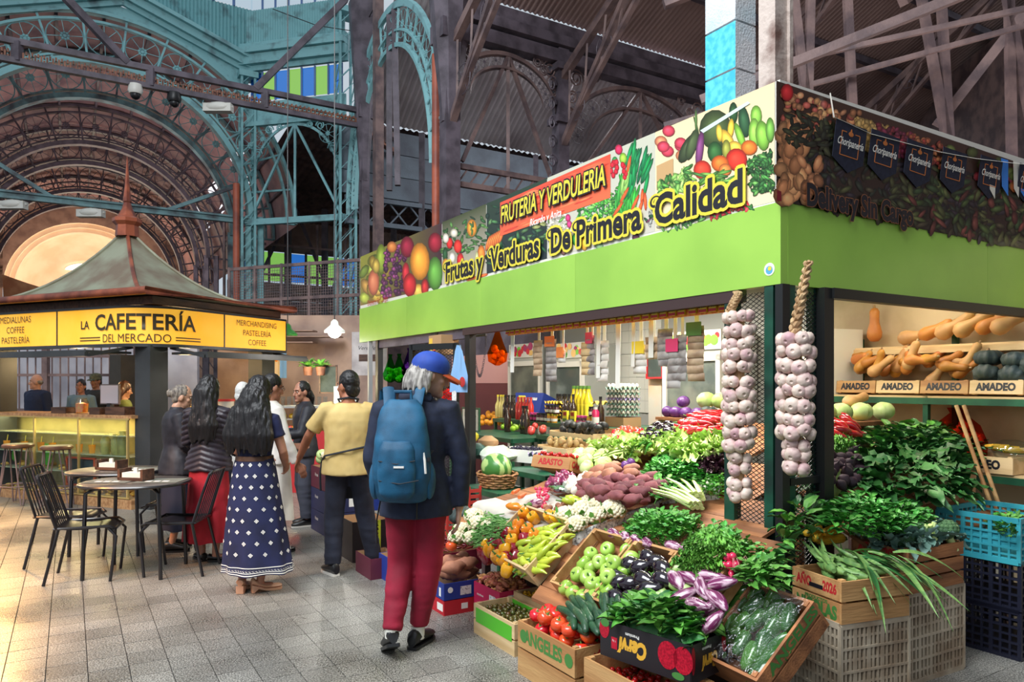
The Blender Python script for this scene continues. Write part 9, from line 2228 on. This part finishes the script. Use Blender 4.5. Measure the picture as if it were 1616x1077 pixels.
# passage and far counters
def box_at(px, py_floor, L_, W_, H_, m, label, z=0.0, a=0.0):
 Y = EYE * FPX / (py_floor - HZ); X = (px - CXP) / FPX * Y; s = (X - CX0) * UX + (Y - CY0) * UY; t = -(X - CX0) * .856 - (Y - CY0) * .517
 return carton(SM(s, t, z, a), L_, W_, H_, m, label)
M_DBX = mat('navy_carton', (44, 46, 84), .5)
for k in range(3): o, Pn = box_at(530, 838, .52, .36, .23, M_DBX if k < 2 else mat('plum_carton', (96, 36, 54), .5), ['navy carton on the floor in the stack left of the khaki tee man', 'navy carton in the middle of the stack left of the khaki tee man', 'plum carton on top of the stack left of the khaki tee man'][k], .235 * k); decal(Pn['x-'], .06, .12, M_WHITEI, FXM(-.1, 0)); decal(Pn['x-'], .12, .14, M_INK, FXM(.04, 0)); text('frutas', .05, M_WHITEI, Pn['y+'], FY(.05, .03, .005), shear=.2)
o, Pn = box_at(575, 878, .40, .34, .36, M_CBLK, 'black banana carton with a lime stripe of lettering'); decal(Pn['x-'], .10, .36, mat('lime_print', (216, 232, 60), .5), FXM(-.04, 0)); text('BANANAS ECUADOR', .085, M_INK, Pn['x-'], FXM(-.04, 0, .005) @ RZ(PI / 2), width=.34, bold=.003)
o, Pn = box_at(600, 858, .34, .30, .14, M_CBLU, 'blue carton on top of the black banana carton', .364)
o, Pn = box_at(598, 905, .36, .26, .17, mat('plum_carton', (96, 36, 54), .5), 'low plum carton behind the legs of the man in the cap')
o, Pn = box_at(640, 915, .36, .3, .2, M_CBLU, 'blue carton half hidden behind the crimson trousers')
o = thing('red_crate', 'red pierced plastic crate beside the mesh door', 'crate', SM(3.15, .42, .0)); b = MB()
for k in range(13): b.box((0, .16, .06 + .05 * k), (.4, .012, .03)); b.box((-.2, 0, .06 + .05 * k), (.012, .32, .03))
for x in (-.2, -.1, 0, .1, .2): b.box((x, .16, .35), (.02, .014, .7))
for y in (-.16, -.05, .05, .16): b.box((-.2, y, .35), (.014, .02, .7))
part('lattice_wall', b, mat('red_plastic', (190, 62, 54), .45), o, smooth=False)
rr = random.Random(8)
for i in range(10): Y = EYE * FPX / (838 - HZ); X = (528 + rr.uniform(-24, 26) - CXP) / FPX * Y; spawn(rr.choice([CABG, CAU]), T3(X, Y + rr.uniform(-.05, .1), .80 + rr.uniform(-.04, .04)) @ SCL(.8), 'cabbage or cauliflower heaped on the plum carton', 'greens on the plum carton')
hl = prl.matrix_local @ Vector((-.05, .36, 1.10)); o = thing('held_lettuce', 'dark red lettuce held by the woman in the dark zipped jacket', 'lettuce', T3(*hl) @ SCL(.95))
for i in range(44): link('leaf', rr.choice(LF_RL + LF_LE[:1] if i > 30 else LF_RL), RZ(rr.uniform(0, 6.28)) @ RY(rr.uniform(-1.2, .9)) @ T3(.01, 0, rr.uniform(-.03, .05)), o)
b = MB(); b.ell((0, 0, 0), (.05, .04, .04), 10, 6); CHYB = b.mesh('mango', M_CHERY)
o = thing('fruit_case', 'far glass fruit case with yellow fruit behind the shoppers', 'case', T3(-3.05, 10.9, 0) @ RZ(.1)); b = MB(); b.box((0, 0, .45), (1.2, .5, .9)); part('plinth', b, M_REDI, o, smooth=False); b = MB(); b.box((0, 0, 1.25), (1.2, .5, .03)); b.bar((.6, -.25, .9), (.6, -.25, 1.25), .03); b.bar((-.6, -.25, .9), (-.6, -.25, 1.25), .03); b.box((0, 0, 1.07), (1.15, .45, .015)); part('case_frame', b, mat('chrome_frame', (190, 190, 186), .3, metal=.5), o, smooth=False)
for i in range(46): link('fruit', rr.choice([ORA, LIM, POM])[1] if i % 4 == 0 else CHYB, T3(rr.uniform(-.55, .55), rr.uniform(-.2, .2), .94 + (.17 if i % 2 else 0)), o) if i else None
l = bpy.data.lights.new('case_light', 'POINT'); l.energy = 25; l.color = (1, .85, .5); lo = bpy.data.objects.new('case_light', l); lo.location = (-3.05, 10.7, 1.6); COL.objects.link(lo)
b = MB(); [b.lathe([(.025, 1.265), (.035, 1.40)], 8, c=(-3.5 + .09 * i, 10.85, 0)) for i in range(9)]; o = solo('tumblers', b, M_GCLEAR, 'row of glass tumblers on top of the far fruit case', 'glasses'); o['kind'] = 'stuff'
chalk(T3(-2.85, 11.3, 1.66), .26, .42, 'black slate beside the tumblers on the far counter', M_DWOOD)
def lampshade(px, py, Y, m, label, lit):
 q = BG(px, Y, EYE - (py - HZ) / FPX * Y); o = thing('hanging_lamp', label, 'lamp', T3(*q)); b = MB(); b.lathe([(.02, .16), (.05, .13), (.06, .08), (.15, .0), (.15, -.03)], 16); part('shade', b, m, o); b = MB(); b.bar((0, 0, .15), (0, 0, 6.2), .012); part('stem', b, M_BLACKM, o, smooth=False)
 if lit:
  b = MB(); b.ell((0, 0, -.02), (.10, .10, .09), 14, 10); part('bulb', b, mat('lit_bulb', (255, 250, 240), .3, emit=7.0), o); l = bpy.data.lights.new('lamp_light', 'POINT'); l.energy = 22; l.color = (1, .95, .88); l.shadow_soft_size = .1; lo = bpy.data.objects.new('lamp_light', l); lo.location = q + Vector((0, -.1, -.25)); COL.objects.link(lo)
lampshade(528, 522, 10.6, mat('clear_shade', (226, 232, 220), .2, emit=.6), 'bright bare lamp hung beside the lime fascia', True); lampshade(454, 527, 11.5, mat('green_enamel', (70, 170, 70), .3), 'green enamel lamp hung right of the kiosk sign', False)
o = thing('flag', 'sky blue and white flag with a sun hung behind the kiosk', 'flag', T3(*BG(437, 11.6, 2.3))); mfb = mat('flag_sky', (130, 176, 230), .8)
for k in range(3): b = MB(); b.rings([[(-.15 + .1 * k + .1 * i / 4, .02 * math.sin(9 * (k + i / 4) + z), z) for i in range(5)] for z in (0, -.3, -.62)], 0, False, False); part('stripe', b, mfb if k != 1 else mat('flag_cream', (240, 214, 180), .8), o, ang=180)
b = MB(); b.ell((0, -.03, -.33), (.03, .01, .03), 10, 6); part('sun', b, M_BELLO, o)
o = thing('poster', 'grey poster with dark print on the passage wall', 'poster', T3(*BG(583, 10.4, 2.02))); b = MB(); b.box((0, 0, 0), (.5, .01, .62)); ps = part('sheet', b, mat('poster_grey', (196, 188, 186), .6, (160, 150, 150), 4), o, smooth=False); text('Verdulería', .08, M_INK, ps, facing((0, -.006, .08), (1, 0, 0)), shear=.3); decal(ps, .3, .1, M_DWOOD, facing((0, -.0055, -.06), (1, 0, 0)))
b = MB(); b.box((0, 0, -.25), (.34, .06, 1.5)); struct('wall_tiled', b, mat('pale_blue_tile', (206, 220, 226), .3), None, T3(*BG(545, 11.2, 1.05)), smooth=False)
b = MB(); [b.box((-.45 + .9 * (i % 2) * .5, 0, 2.3 + .1 * i), (1.5, .3, .02)) for i in range(3)]; b.box((0, .3, 1.4), (3.0, .05, 2.8)); struct('wall_far_counter', b, M_BROWNW, None, T3(*BG(470, 12.6, 0)), smooth=False)
for k, px in enumerate((486, 506)): o = thing('potted_plant', ['potted plant on the far counter, the left one', 'potted plant on the far counter beside the slate'][k], 'plant', T3(*BG(px, 11.2, 1.72))); b = MB(); b.lathe([(.06, 0), (.08, .13)], 10); part('pot', b, M_RUST, o); [link('leaf', rr.choice(LF_AR), T3(0, 0, .13) @ RZ(rr.uniform(0, 6.28)) @ RY(-rr.uniform(.2, 1.4)) @ SCL(1.6), o) for i in range(26)]
bpy.data.scenes.remove(TMP)
